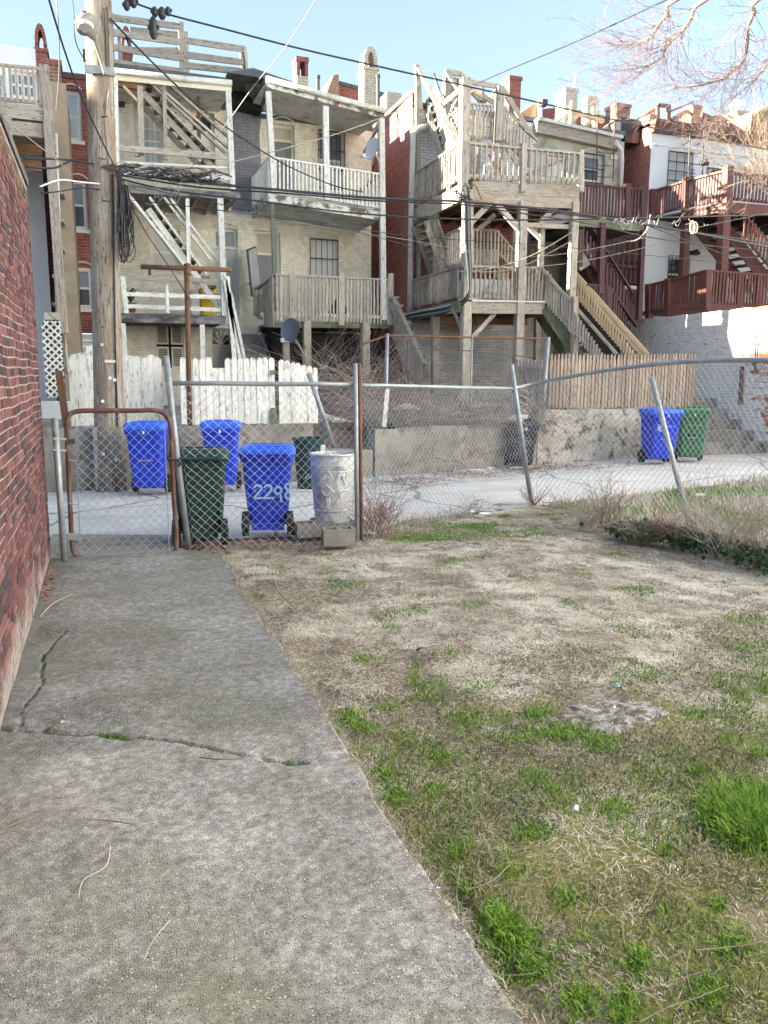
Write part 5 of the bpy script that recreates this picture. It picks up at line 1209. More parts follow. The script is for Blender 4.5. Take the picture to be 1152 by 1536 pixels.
for (x, y0, y1, lb) in ((477, 115, 140, 'short dark vent pipe on the cream house roof'), (567, 114, 160, 'rusty vent pipe beside the pointed chimney')):
    o = M().tube([T(x, y0, 22), T(x, y1, 22)], .05, 8); o.tube([T(x, y0, 22)+Vector((0, 0, -.04)), T(x, y0, 22)+Vector((0, 0, .03))], .065, 8); tag(o.build('vent_pipe', 'iron'), lb, 'vent pipe')
# main blocks behind
mb = thing('brick_row_house', 'red brick rear block with parapet rising behind the cream roofs', 'house', (7.2, 27, .9))
a = T(505, 122, 25.5); b = T(640, 160, 25.5); c = T(640, 168, 25.5)
M().prism([T(500, 190, 25.5), T(640, 200, 25.5), T(640, 158, 25.5), T(600, 150, 25.5), T(508, 126, 25.5)], (0, 6, 0)).build('wall', 'red_brick', mb)
M().prism([T(508, 126, 25.45), T(600, 150, 25.45), T(600, 145, 25.45), T(508, 121, 25.45)], (0, 6.1, 0)).build('coping', 'roof_tar', mb)
M().prism([T(486, 150, 25.3), T(500, 112, 25.3), T(508, 112, 25.3), T(510, 150, 25.3)], (0, 2.5, 0)).build('parapet', 'tan_brick', mb)
M().box(T(580, 165, 24.5), T(602, 140, 24.5)+Vector((0, .7, 0))).build('parapet_pier', 'cream_chimney', mb)

# ---- house D: red brick side, white painted brick front behind the big timber tower
sD0, sD1 = 7.77, 11.33
hD = thing('brick_row_house', 'row house with red brick side wall and white painted rear behind the timber stair tower', 'house', (9.5, 20, .9))
zD = T(640, 148, tX).z+.1
d_w3 = opening(742, 210, 778, 262, tX); d_d2 = opening(838, 350, 870, 448, tX)
z_red = T(700, 270, tX).z; z_wh = T(700, 465, tX).z
facade(hD, sD0, sD1, z_red, zD-.35, tX, [], 'white_brick'); facade(hD, sD0, sD1, z_wh, z_red, tX, [opening(770, 330, 812, 440, tX)], 'red_brick', name='lower_wall'); facade(hD, sD0, sD1, .95, z_wh, tX, [], 'white_block', name='basement_wall')
panel_door(hD, opening(770, 330, 812, 440, tX), tX, 'beige_panel', 'red_paint')
sw_pts = [(tX, .95), (29, .95), (29, zD-.2), (22.3, zD-.15), (tX, zD)]
m = M(); m.quad([(sD0, y, z) for y, z in sw_pts[::-1]]); m.build('side_wall', 'red_brick_side', hD)
M().box((sD0-.001, tX+.02, zD-.3), (sD1, 29, zD-.2)).build('roof', 'roof_tar', hD)
M().box((sD0-.05, tX-.05, zD-.02), (sD0+.25, 27, zD+.06)).build('coping', 'cream_paint', hD)
dp = [T(645, 188, 19.85), T(628, 193, 19.85), T(620, 200, 19.85), T(617, 300, 19.85), T(614, 520, 19.85)]; M().tube(dp, .075, 8).build('downpipe', 'gutter', hD, smooth=True)
M().beam(T(626, 130, 19.9), T(628, 470, 19.9), .10, .10, (0, 1, 0)).build('corner_board', 'pale_wood', hD)

# ---- timber stair tower D
tw = thing('wooden_deck', 'three storey grey timber deck tower with stairs, middle of the row', 'deck', (9.4, 17.5, .95))
tT = 17.0; sL = T(695, 300, tT).x; sR = T(868, 300, tT).x
for x0, y0, x1, y1, w_, t_ in ((696, 212, 694, 300, .17, tT), (702, 285, 696, 640, .20, tT), (784, 303, 776, 560, .19, tT), (862, 303, 853, 540, .17, tT), (813, 338, 808, 455, .12, tT+.3), (698, 118, 696, 214, .20, tT+.15), (750, 130, 746, 212, .16, tT+.15), (785, 215, 784, 288, .12, tT-.05), (871, 226, 871, 288, .12, tT), (652, 258, 656, 460, .14, 18.7), (653, 470, 652, 620, .17, 18.5), (780, 470, 779, 560, .16, 18.2), (806, 475, 805, 540, .14, 18.6), (670, 108, 669, 215, .14, 19), (693, 112, 693, 130, .12, 19)):
    M().beam(T(x0, y0, t_), T(x1, y1, t_), w_, w_, (0, 1, 0)).build('post', 'pale_wood', tw)
# top deck
za = T(700, 272, tT); zb_ = T(868, 282, tT)
M().hexa([p+Vector((0, dy, dz)) for dz in (-.47, -.23) for dy in (-.03, .02) for p in (T(708, 274, tT), zb_)], 0).build('fascia', 'deck_face', tw)
M().hexa([p+Vector((0, dy, dz)) for dz in (-.225, .03) for dy in (-.035, .02) for p in (T(708, 274, tT), zb_)], 0).build('fascia', 'deck_face', tw)
zf3 = za.z
M().box((sL, tT+.03, zf3-.12), (sR, tX-.01, zf3-.06)).build('deck_floor', 'grey_wood', tw)
for i in range(9): x = sL+.2+(sR-sL-.3)*i/8; M().box((x, tT+.05, zf3-.34), (x+.05, tX, zf3-.13)).build('joist', 'brown_beam', tw)
railing(tw, T(698, 215, tT), T(870, 231, tT), T(698, 263, tT), T(870, 270, tT), 'pale_wood', 21, .042, .035, rail=(.13, .045), drop=.10)
sideL = sL-.03
tB = 19.9
railing(tw, (sideL, tB, T(697, 214, tT).z), (sideL, tT, T(697, 214, tT).z), (sideL, tB, T(697, 262, tT).z), (sideL, tT, T(697, 262, tT).z), 'pale_wood', 20, .045, .035, rail=(.13, .045), drop=.10)
M().box((sideL-.02, tT, zf3-.42), (sideL+.03, tB, zf3-.05)).build('side_fascia', 'pale_wood', tw)
M().beam(T(862, 233, tT+.4), T(790, 262, tT+.4), .05, .10, (0, 1, 0)).build('brace', 'grey_wood', tw)
# left flight up to the roof, along the side
zr = T(697, 214, tT).z
A0 = S(690, 206, sideL-.05); A1 = S(628, 100, sideL-.15)
railing(tw, Vector((sideL-.02, 17.25, zr+.02)), T(628, 102, 19.9), Vector((sideL-.02, 17.4, zf3+.05)), T(648, 190, 19.9), 'pale_wood', 24, .05, .03, rail=(.12, .05), bottom=True)
stairs(tw, T(650, 150, 20.1)+Vector((-.2, 0, 0)), Vector((sideL+.05, 17.8, zf3+.1)), .8, 11, 'pale_wood', 'pale_wood', wdir=(1, 0, 0))
M().beam(T(625, 98, 19.95), T(630, 165, 19.95), .12, .12, (0, 1, 0)).build('post', 'pale_wood', tw)
# top landing
railing(tw, T(700, 155, tT+.3), T(748, 160, tT+.3), T(700, 205, tT+.3), T(748, 208, tT+.3), 'pale_wood', 9, .05, .035, rail=(.09, .045))
railing(tw, T(750, 158, tT+.3), T(806, 212, tT+.3), T(752, 205, tT+.3), T(795, 250, tT+.3), 'pale_wood', 9, .05, .035, rail=(.10, .05))
railing(tw, T(670, 180, 18.6), T(698, 156, tT+.3), T(672, 212, 18.6), T(698, 204, tT+.3), 'pale_wood', 9, .05, .035, rail=(.09, .045))
for p, q, w_ in (((698, 122, 17.2), (750, 130, 17.2), .10), ((660, 160, 18.8), (698, 128, 17.3), .10), ((700, 130, 17.3), (724, 156, 18.2), .09), ((725, 155, 18.2), (747, 132, 17.3), .07), ((725, 130, 17.2), (725, 156, 18.2), .06), ((707, 134, 17.3), (760, 165, 18), .10), ((670, 108, 19), (700, 152, 17.6), .12), ((668, 107, 19), (693, 112, 19), .12), ((674, 150, 18.5), (690, 168, 18), .07), ((672, 178, 18.6), (695, 130, 17.6), .07), ((752, 130, 17.3), (800, 208, 17.6), .12), ((735, 185, 18.8), (800, 280, 18.8), .12), ((735, 230, 18.8), (790, 300, 18.8), .12)):
    M().beam(T(*p), T(*q), w_, .05, (0, 1, 0)).build('brace', 'pale_wood', tw)
m = M(); 
for i in range(6): x = 672+i*4; M().beam(T(x, 114+i*1, 19.05), T(x, 212, 19.05), .09, .03, (0, 1, 0)).build('slat', 'pale_wood', tw)
for x in (742, 752, 718, 708, 700): M().beam(T(x, 175, 17.4), T(x, 262, 17.4), .06, .04, (0, 1, 0)).build('slat', 'pale_wood', tw)
# level 2 framing
for p, q, w_ in (((737, 303, 17), (698, 342, 17), .12), ((742, 303, 17), (782, 348, 17.0), .12), ((838, 306, 17.2), (808, 335, 17.2), .12), ((782, 337, 17.1), (858, 341, 17.1), .10), ((792, 340, 17.2), (812, 360, 17.2), .08), ((742, 322, 18.4), (716, 345, 18.4), .12)):
    M().beam(T(*p), T(*q), w_, .09, (0, 1, 0)).build('brace', 'pale_wood', tw)
M().beam(T(626, 322, 19.9), T(697, 295, 17.1), .05, .24).build('side_beam', 'pale_wood', tw)
railing(tw, T(700, 344, tT+1.0), T(748, 347, tT+1.0), T(700, 395, tT+1.0), T(748, 398, tT+1.0), 'pale_wood', 9, .045, .035, rail=(.09, .045), drop=.03)
railing(tw, T(668, 353, 18.6), T(695, 342, 17.4), T(668, 400, 18.6), T(695, 395, 17.4), 'pale_wood', 8, .045, .035, rail=(.09, .045))
railing(tw, T(749, 352, 18.0), T(790, 398, 18.0), T(749, 380, 18.0), T(786, 420, 18.0), 'pale_wood', 8, .045, .035, rail=(.09, .045))
railing(tw, T(656, 330, 18.4), T(680, 398, 18.4), T(640, 345, 18.4), T(668, 420, 18.4), 'pale_wood', 9, .045, .035, rail=(.09, .045))
stairs(tw, T(642, 322, 18.9), T(676, 415, 18.9), .8, 9, 'pale_wood', 'pale_wood')
stairs(tw, T(748, 400, 18.7), T(775, 450, 18.7), .7, 5, 'pale_wood', 'pale_wood')
m = M(); m.box(T(705, 372, 18.6), T(744, 398, 18.7)); m.build('panel_board', 'white_wood', tw)
# level 1
zf1 = T(780, 452, tT).z
railing(tw, T(702, 400, tT), T(776, 402, tT), T(702, 443, tT), T(776, 446, tT), 'grey_wood', 11, .04, .035, rail=(.12, .05), drop=.05)
railing(tw, T(784, 402, tT), T(812, 402, tT), T(784, 446, tT), T(812, 448, tT), 'grey_wood', 6, .04, .035, rail=(.12, .05), drop=.05)
railing(tw, (sideL, tB, T(697, 400, tT).z), (sideL, tT, T(697, 400, tT).z), (sideL, tB, T(697, 443, tT).z), (sideL, tT, T(697, 443, tT).z), 'grey_wood', 24, .04, .035, rail=(.13, .045), drop=.05)
M().hexa([p+Vector((0, dy, dz)) for dz in (-.04, .0) for dy in (-.10, .06) for p in (T(696, 450, tT), T(816, 452, tT))], 0).build('deck_edge_board', 'white_peel', tw)
M().hexa([p+Vector((0, dy, dz)) for dz in (-.30, -.045) for dy in (-.05, .02) for p in (T(698, 450, tT), T(816, 452, tT))], 0).build('fascia', 'pale_wood', tw)
M().box((sL, tT+.06, zf1-.08), (T(816, 452, tT).x, tX-.01, zf1-.03)).build('deck_floor', 'grey_wood', tw)
M().box((sideL-.02, tT, zf1-.30), (sideL+.03, tB, zf1-.04)).build('side_fascia', 'mossy_wood', tw)
for i in range(7): x = sL+.2+2.2*i/6; M().box((x, tT+.08, zf1-.28), (x+.05, tX-.02, zf1-.09)).build('joist', 'brown_beam', tw)
M().beam(T(656, 480, 18.5), T(790, 482, 18.5), .10, .2).build('beam', 'brown_beam', tw)
for p, q, w_ in (((742, 470, 17.1), (708, 506, 17.1), .10), ((679, 462, 17.3), (696, 503, 17.1), .06)): M().beam(T(*p), T(*q), w_, .06, (0, 1, 0)).build('brace', 'pale_wood', tw)
M().box(T(702, 452, 17.6), T(748, 425, 18.2)).build('stored_box', 'white_paint', tw)
# ground stair with old left rail and new right rail
top = T(816, 452, tT-.1)+Vector((-.05, -.1, .15)); bot = T(936, 565, 14.9)
stp = thing('wooden_stairs', 'long wooden stair down from the deck tower with one raw new pine handrail', 'stairs', (11, 16, 1))
top = Vector((T(816, 450, tT).x, tT-.1, zf1)); bt = T(925, 545, 15.6)
bot = Vector((bt.x, 15.6, .98)); 
stairs(stp, top, bot, 1.0, 12, 'mossy_wood', 'pale_wood', wdir=(.35, 1, 0), sw=.28)
railing(stp, T(812, 402, tT-.05), T(925, 531, 15.6), T(818, 446, tT-.05), T(905, 545, 15.6), 'pale_wood', 22, .045, .035, rail=(.12, .06), drop=.12)
M().beam(T(862, 445, 16.3), T(861, 560, 16.3), .13, .13, (0, 1, 0)).build('post', 'pale_wood', stp)
n0 = T(858, 404, tT+.95); n1 = T(972, 532, 16.4); m0 = T(858, 432, tT+.95); m1 = T(955, 545, 16.4)
railing(stp, n0, n1, m0, m1, 'new_wood', 24, .045, .035, rail=(.10, .09), drop=.10)
M().beam(n0-Vector((0, 0, .12)), n1-Vector((0, 0, .12)), .03, .13).build('side_board', 'new_wood', stp); M().beam(m0, m1, .04, .12).build('side_board', 'new_wood', stp)
M().beam(T(857, 400, tT+.95), T(857, 470, tT+.95), .11, .11, (0, 1, 0)).build('post', 'new_wood', stp)

# ---- house E: grey stucco with burgundy deck
sE0, sE1 = 11.335, 14.19
hE = thing('stucco_row_house', 'grey stained stucco row house with arched windows behind the burgundy deck', 'house', (12.7, 20, 1))
zE = T(870, 195, tX).z
e_w1 = opening(820, 232, 848, 266, tX); e_w2 = opening(873, 228, 904, 276, tX); e_d = opening(842, 345, 872, 440, tX)
facade(hE, sE0, sE1, 1, zE, tX, [e_w1, e_w2, e_d], 'stucco_grey')
window(hE, e_w1, tX, 'cream_paint', ('blind', 'blind'), arch='cream_paint'); window(hE, e_w2, tX, 'white_paint', ('glass_blue', 'glass_dark'), fw=.10, arch='cream_paint', bars=2, hbars=2)
panel_door(hE, e_d, tX, 'beige_panel', 'burgundy')
body_block(hE, sE0, sE1, tX, 29, 1, zE, 'stucco_grey', left=False)
e0 = T(806, 180, 19.8); e1 = T(932, 208, 19.8)
M().hexa([p+Vector((0, dy, dz)) for dz in (-.30, -.03) for dy in (0, .2) for p in (e0, e1)], 0).build('fascia', 'grey_wood', hE)
M().hexa([p+Vector((0, dy, dz)) for dz in (-.02, .06) for dy in (-.10, .25) for p in (e0, e1)], 0).build('gutter', 'gutter', hE)
M().tube([T(923, 212, 19.7), T(932, 225, 19.75), T(933, 240, 19.85), T(931, 285, 19.9)], .06, 8).build('downpipe', 'white_paint', hE, smooth=True)
M().box(T(917, 232, 19.9), T(924, 240, 19.97)).build('meter_box', 'white_paint', hE)
# fire ladder frames
lad = thing('iron_ladder', 'thin rusty iron ladder frame standing proud of the grey stucco wall', 'ladder', (13.5, 19.3, 5))
for x, y0, y1 in ((897, 148, 330), (923, 150, 290)): M().tube([T(x, y0, 19.3), T(x-4, y1, 19.3)], .018, 5).build('rail', 'rust_brown', lad)
for y in (229, 248, 265): M().tube([T(895, y, 19.3), T(921, y+1, 19.3)], .012, 5).build('rung', 'rust_brown', lad)
M().tube([T(897, 148, 19.3), T(870, 165, 20.5)], .015, 5).build('brace', 'rust_brown', lad); M().tube([T(923, 150, 19.3), T(898, 168, 20.5)], .015, 5).build('brace', 'rust_brown', lad)
bd = thing('wooden_deck', 'dark burgundy two level deck with stairs squeezed before the brick side wall', 'deck', (13.5, 18, 1))
tE = 17.6
railing(bd, T(866, 276, tE), T(966, 285, tE), T(866, 322, tE), T(966, 330, tE), 'burgundy', 21, .05, .035, rail=(.11, .05), drop=.05)
for x0, y0, x1, y1, w_ in ((940, 276, 940, 334, .16), (963, 282, 964, 335, .14), (903, 335, 900, 440, .14), (964, 345, 958, 480, .12), (912, 428, 912, 480, .12), (870, 345, 869, 400, .12)): M().beam(T(x0, y0, tE), T(x1, y1, tE), w_, w_, (0, 1, 0)).build('post', 'burgundy', bd)
floor_slab(bd, T(866, 328, tE), T(966, 337, tE), tX-.02, .17, 'dark_wood', 'mossy_wood', 'dark_wood', 0)
stairs(bd, T(866, 345, 18.5), T(962, 480, 18.0), .9, 13, 'burgundy', 'dark_wood')
railing(bd, T(884, 335, tE+.1), T(950, 442, tE+.1), T(870, 365, tE+.1), T(940, 480, tE+.1), 'burgundy', 14, .05, .035)
railing(bd, T(868, 356, 18.6), T(905, 425, 18.6), T(866, 380, 18.6), T(898, 440, 18.6), 'burgundy', 8, .05, .035)
railing(bd, T(903, 352, 18.9), T(962, 358, 18.9), T(903, 395, 18.9), T(962, 402, 18.9), 'burgundy', 7, .06, .03)
railing(bd, T(908, 390, 19.0), T(960, 394, 19.0), T(908, 418, 19.0), T(960, 425, 19.0), 'burgundy', 8, .08, .03)
railing(bd, T(880, 427, tE), T(912, 430, tE), T(880, 470, tE), T(912, 472, tE), 'burgundy', 9, .05, .035, rail=(.1, .05))
railing(bd, T(913, 430, tE), T(955, 490, tE), T(913, 470, tE), T(945, 510, tE), 'burgundy', 9, .05, .035, rail=(.1, .05))
railing(bd, T(925, 435, tE+.6), T(960, 437, tE+.6), T(925, 475, tE+.6), T(960, 478, tE+.6), 'burgundy', 8, .05, .035)
M().box(T(938, 428, 18.9), T(958, 437, 19.3)).build('ledge', 'white_peel', bd); M().beam(T(962, 380, 18.9), T(958, 437, 18.9), .07, .05, (0, 1, 0)).build('trim_board', 'white_peel', bd)
M().beam(T(872, 372, 17.9), T(880, 400, 18.0), .45, .03, (0, 1, 0)).build('white_panel', 'white_paint', bd)
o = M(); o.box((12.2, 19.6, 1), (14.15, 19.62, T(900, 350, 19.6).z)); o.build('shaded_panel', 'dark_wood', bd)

# ---- house F: white stucco with red decks
sF0 = T(972, 300, 19.5).x; tFf = 19.5; zF = T(990, 200, tFf).z
hF = thing('white_row_house', 'smooth white stucco row house with brick side wall behind the red painted decks', 'house', (17.5, 19.5, 1))
f_w = opening(1003, 225, 1035, 288, tFf); f_d = opening(1060, 250, 1096, 320, tFf); f_w1 = opening(1003, 382, 1030, 440, tFf)
facade(hF, sF0, 23, 1, zF, tFf, [f_w, f_d, f_w1], 'stucco_white')
window(hF, f_w, tFf, 'white_paint', ('blind', 'glass_pale'), bars=3, hbars=4, arch='stucco_white'); panel_door(hF, f_d, tFf, 'glass_pale', 'brown_trim', bars=6, barmat='iron'); window(hF, f_w1, tFf, 'white_paint', ('glass_dark', 'glass_dark'), bars=6, fw=.10)
m = M(); m.quad([(sF0, 29, 1), (sF0, tFf, 1), (sF0, tFf, zF+.35), (sF0, 29, zF+.35)]); m.build('side_wall', 'red_brick_side', hF)
M().box((sF0-.0, tFf+.02, zF+.2), (23, 29, zF+.28)).build('roof', 'roof_tar', hF)
M().hexa([(x, y, z) for z, dy in ((zF-.02, 0), (zF+.30, .1)) for y in (tFf-.12-dy, tFf+.05) for x in (sF0-.04, 23)], 0).build('cornice', 'brown_trim', hF)
M().box((sF0+.02, tFf-.03, zF-.33), (23, tFf-.005, zF-.30)).build('string_course', 'stucco_white', hF)
lad = thing('iron_ladder', 'thin dark iron ladder frame on the white stucco house', 'ladder', (17.2, 18.9, 5))
for x, y0, y1 in ((1035, 200, 330), (1056, 196, 300)): M().tube([T(x, y0, 18.9), T(x-4, y1, 18.9)], .02, 5).build('rail', 'iron', lad)
for y in (229, 246): M().tube([T(1034, y, 18.9), T(1054, y+1, 18.9)], .013, 5).build('rung', 'iron', lad)
for x in (1033, 1054): M().tube([T(x, 212, 18.9), T(x-7, 217, 19.5)], .025, 5).build('bracket', 'iron', lad)
for i, y in enumerate((255, 260, 265)): M().box(T(1037, y-1, 19.44), T(1041, y+1, 19.49)).build('vent_slot', 'iron', hF)
o = M().box(T(1052, 241, 18.8), T(1060, 249, 18.9)); o.tube([T(1054, 245, 18.8), T(1060, 240, 18.6)], .04, 6); tag(o.build('flood_lamp', 'iron'), 'small dark floodlight on the ladder frame of the white house', 'lamp')
o = M().box(T(1036, 376, 19.3), T(1044, 383, 19.48)); o.tube([T(1040, 378, 19.3), T(1046, 376, 19.1)], .05, 6); tag(o.build('flood_lamp', 'iron'), 'dark twin floodlight beside the barred lower window', 'lamp')
rdk = thing('wooden_deck', 'red painted two level deck with stairs on the white house', 'deck', (18, 18, 1))
c1_ = T(1090, 256, 17.2); tC = 17.2; sK = c1_.x
# upper deck: left side runs from the wall corner out to the front corner
A = T(980, 287, 19.45); Mid = T(1030, 271, 18.4); K = T(1090, 256, tC); Ab = T(980, 322, 19.45); Mb = T(1030, 310, 18.4); Kb = T(1090, 297, tC)
railing(rdk, A, Mid, Ab, Mb, 'red_paint', 13, .05, .035, rail=(.10, .05), drop=.04); railing(rdk, Mid, K, Mb, Kb, 'red_paint', 14, .05, .035, rail=(.10, .05), drop=.04)
R0 = T(1098, 260, tC); R1 = T(1230, 272, tC); R0b = T(1098, 298, tC); R1b = T(1230, 312, tC)
railing(rdk, R0, R1, R0b, R1b, 'red_paint', 26, .05, .035, rail=(.10, .05), drop=.04)
for p, q, w_ in (((1029, 266, 18.4), (1027, 330, 18.4), .14), ((1092, 250, tC), (1090, 305, tC), .20), ((979, 284, 19.4), (978, 328, 19.4), .14), ((1087, 316, tC+.1), (1080, 460, tC+.1), .22), ((1029, 335, 18.5), (1024, 420, 18.5), .18)): M().beam(T(*p), T(*q), w_, w_, (0, 1, 0)).build('post', 'red_paint', rdk)
for p, q in (((1028, 322, 18.4), (1090, 308, tC)), ((1090, 311, tC), (1230, 322, tC))): M().beam(T(*p), T(*q), .05, .26).build('fascia', 'red_paint', rdk)
zu = T(1090, 300, tC).z
M().slab([(A.x, 19.45), (Mid.x, 18.4), (K.x, tC+.05), (24, tC+.05), (24, 19.45)], zu-.14, zu-.08).build('deck_floor', 'dark_wood', rdk)
for i in range(8): x = Mid.x+.5+i*.6; M().box((x, max(18.3-(i)*.3, tC+.06), zu-.36), (x+.05, 19.45, zu-.15)).build('joist', 'dark_wood', rdk)
# lower deck
L0 = T(973, 428, 18.6); L1 = T(1003, 421, 18.0); L2 = T(1060, 406, 16.9); L3 = T(1180, 415, 16.9)
B0 = T(973, 466, 18.6); B1 = T(1003, 462, 18.0); B2 = T(1060, 453, 16.9); B3 = T(1180, 460, 16.9)
for a_, b_, c_, d_, n_ in ((L0, L1, B0, B1, 8), (L1, L2, B1, B2, 15), (L2, L3, B2, B3, 26)): railing(rdk, a_, b_, c_, d_, 'red_paint', n_, .05, .035, rail=(.11, .05), drop=.03)
for x, y0, y1, t_ in ((1003, 418, 475, 18.0), (1060, 405, 465, 16.9), (974, 426, 480, 18.6), (1108, 410, 465, 16.95), (1137, 412, 465, 16.95)): M().beam(T(x, y0, t_), T(x, y1, t_), .17, .17, (0, 1, 0)).build('post', 'red_paint', rdk)
for p, q in (((1000, 468, 18.0), (1060, 458, 16.9)), ((1060, 460, 16.9), (1180, 468, 16.9))): M().beam(T(*p), T(*q), .05, .30).build('fascia', 'red_paint', rdk)
zl = T(1060, 455, 16.9).z
M().slab([(L0.x, 19.4), (L0.x, 18.6), (L1.x, 18.0), (L2.x, 16.95), (24, 16.95), (24, 19.4)], zl-.14, zl-.08).build('deck_floor', 'dark_wood', rdk)
stairs(rdk, T(1078, 322, 18.2), T(1160, 425, 17.5), .9, 10, 'red_paint', 'brown_trim', sw=.30)
railing(rdk, T(1105, 312, 17.4), T(1185, 398, 17.4), T(1112, 350, 17.4), T(1180, 430, 17.4), 'red_paint', 14, .045, .035)
M().beam(T(1112, 410, 17.0), T(1132, 452, 17.0), .06, .05, (0, 1, 0)).build('brace', 'red_paint', rdk)
# red roof rail on F
rr = thing('roof_deck_railing', 'red painted roof deck railing and gate frame above the white house', 'railing', (15.3, 21, zF))
s_ = T(986, 158, 20.3)
railing(rr, T(946, 188, 26), T(986, 160, 20.3), T(946, 205, 26), T(986, 188, 20.3), 'red_paint', 18, .06, .04, rail=(.10, .06))
for p, q in (((986, 158, 20.3), (987, 196, 20.3)), ((1003, 158, 20.3), (1003, 196, 20.3)), ((986, 158, 20.3), (1003, 159, 20.3))): M().beam(T(*p), T(*q), .09, .09, (0, 1, 0)).build('gate_frame', 'red_paint', rr)
railing(rr, T(1006, 180, 20.3), T(1040, 158, 24.5), T(1006, 196, 20.3), T(1040, 193, 24.5), 'red_paint', 12, .06, .04, rail=(.10, .06))
M().beam(T(1003, 168, 20.4), T(1040, 153, 23), .05, .05).build('rail_board', 'red_paint', rr); M().beam(T(1052, 172, 21), T(1112, 198, 21), .08, .14).build('rail_board', 'red_paint', rr)
# parapet shoulder of the side wall (catches the sun)
M().box((sF0-.03, 19.6, zF+.32), (sF0+.28, 28, zF+.50)).build('parapet', 'tan_brick', hF)
# blocks and chimneys on the skyline, right half
chimney(765, 782, 113, 21.5, zD-.6, 'slim dark brick chimney right of the timber tower top', 'red_brick', 'flat', .5, top_mt='red_brick')
c_ = chimney(849, 867, 131, 24, zE-.4, 'square whitish chimney with a thin white pipe on top', 'white_block', 'plain', .6, top_mt='white_block'); a = T(862, 131, 24.2); M().tube([a, a+Vector((0, 0, .40))], .05, 8).build('flue_pipe', 'white_paint', c_)
chimney(925, 946, 154, 23.5, zE-.4, 'hollow topped brick chimney with white patches above the grey stucco roof', 'rough_brick', 'flat', .6, top_mt='rough_brick')
chimney(1040, 1053, 157, 22.5, zF-.2, 'crumbling orange brick chimney behind the red roof railing', 'tan_brick', 'flat', .5, top_mt='tan_brick')
chimney(1105, 1123, 165, 22.5, zF-.2, 'round topped rendered chimney carrying a satellite dish', 'tan_brick', 'flat', .5, top_mt='stucco_brown')
dish(T(1103, 160, 22.2), 'grey satellite dish on the skyline chimney at the right', 'dish_grey', .22, (-.8, -.5, .3), T(1108, 175, 22.5))
bk = thing('brick_row_house', 'sunlit orange brick upper storeys of the row behind, right skyline', 'house', (13, 27, 1))
M().prism([T(785, 215, 26.5), T(1010, 230, 26.5), T(1010, 196, 26.5), T(932, 178, 26.5), T(840, 160, 26.5), T(785, 168, 26.5)], (0, 5, 0)).build('wall', 'red_brick', bk)
M().prism([T(775, 190, 25.9), T(780, 170, 25.9), T(808, 150, 25.9), T(812, 190, 25.9)], (0, 1.5, 0)).build('parapet', 'tan_brick', bk)
M().box(T(811, 190, 25.6), T(815, 147, 25.6)+Vector((0, .3, 0))).build('trim_board', 'white_paint', bk); M().box(T(814, 157, 25.4), T(822, 149, 25.4)+Vector((0, .3, 0))).build('vent', 'iron', bk)
bt2 = thing('brick_row_house', 'tan brick house at the far right edge lit gold by the sun', 'house', (23, 21, 1))
M().prism([T(1118, 240, 21), T(1240, 260, 21), T(1240, 155, 21), T(1158, 160, 21), T(1128, 172, 21)], (0, 6, 0)).build('wall', 'tan_brick', bt2)
M().prism([T(1128, 172, 20.96), T(1158, 160, 20.96), T(1240, 155, 20.96), T(1240, 151, 20.96), T(1156, 156, 20.96), T(1127, 169, 20.96)], (0, 6.1, 0)).build('coping', 'cream_paint', bt2)
M().prism([T(1055, 205, 22.6), T(1118, 215, 22.6), T(1115, 190, 22.6), T(1078, 172, 22.6), T(1060, 175, 22.6)], (0, 2, 0)).build('shed_roof', 'red_brick', bt2)
# pale timber rails on E's roof
re_ = thing('roof_deck_railing', 'sunlit pale timber handrails on the roof of the grey stucco house', 'railing', (12.7, 22, zE))
for p, q in (((820, 195, 20.4), (856, 168, 24)), ((830, 198, 20.4), (880, 165, 25)), ((856, 196, 20.6), (858, 152, 20.6)), ((860, 168, 20.6), (905, 182, 20.6)), ((893, 200, 21.0), (890, 160, 21.0)), ((866, 199, 20.6), (893, 175, 23)), ((900, 198, 20.6), (924, 180, 23.5)), ((925, 205, 20.3), (920, 186, 20.3))): M().beam(T(*p), T(*q), .09, .12, (0, 1, 0)).build('rail_board', 'new_wood', re_)
for (x0, y0, x1, y1, t_, mt_) in ((880, 185, 887, 150, 22, 'cream_chimney'),): M().box(T(x0, y0, t_), T(x1, y1, t_+.3)).build('post', mt_, re_)
o = M().box(T(930, 212, 20), T(944, 190, 20.6)); tag(o.build('tar_wrapped_flue', 'bag_black'), 'black tar wrapped flue at the corner of the grey stucco roof', 'flue')

# unseen rows added on the left to throw the evening shade over the yard
nb = thing('brick_row_house', 'unseen brick terrace added across the left end of the alley to cast the evening shade', 'house', (-32, 8, 0))
for i in range(7):
    y0 = -22+i*8; zt = 12.3+.4*((i*37) % 3-1)
    M().box((-38, y0, -.1), (-30, y0+7.98, zt)).build('wall', 'red_brick_side', nb); M().box((-38.1, y0, zt), (-29.9, y0+7.98, zt+.15)).build('roof', 'roof_tar', nb)
bounce_house = thing('brick_row_house', 'unseen pale house added on the right to bounce sunlight into the yard', 'house', (11, -4, 0))  # unseen house added so its sunlit wall bounces light into the shade
M().box((9.6, -18, -.1), (20, 4, 11)).build('wall', 'stucco_white', bounce_house); M().box((9.5, -18.1, 11), (20.1, 4.1, 11.15)).build('roof', 'roof_tar', bounce_house)
bounce_corner_house = thing('brick_row_house', 'unseen pale corner house added on the right to bounce sunlight at the rear walls', 'house', (17, 8, 0))  # unseen corner house added to bounce sunlight onto the facades across
M().box((13.6, 5.3, -.1), (24, 10.6, 10.5)).build('wall', 'stucco_white', bounce_corner_house); M().box((13.5, 5.2, 10.5), (24.1, 10.7, 10.65)).build('roof', 'roof_tar', bounce_corner_house)
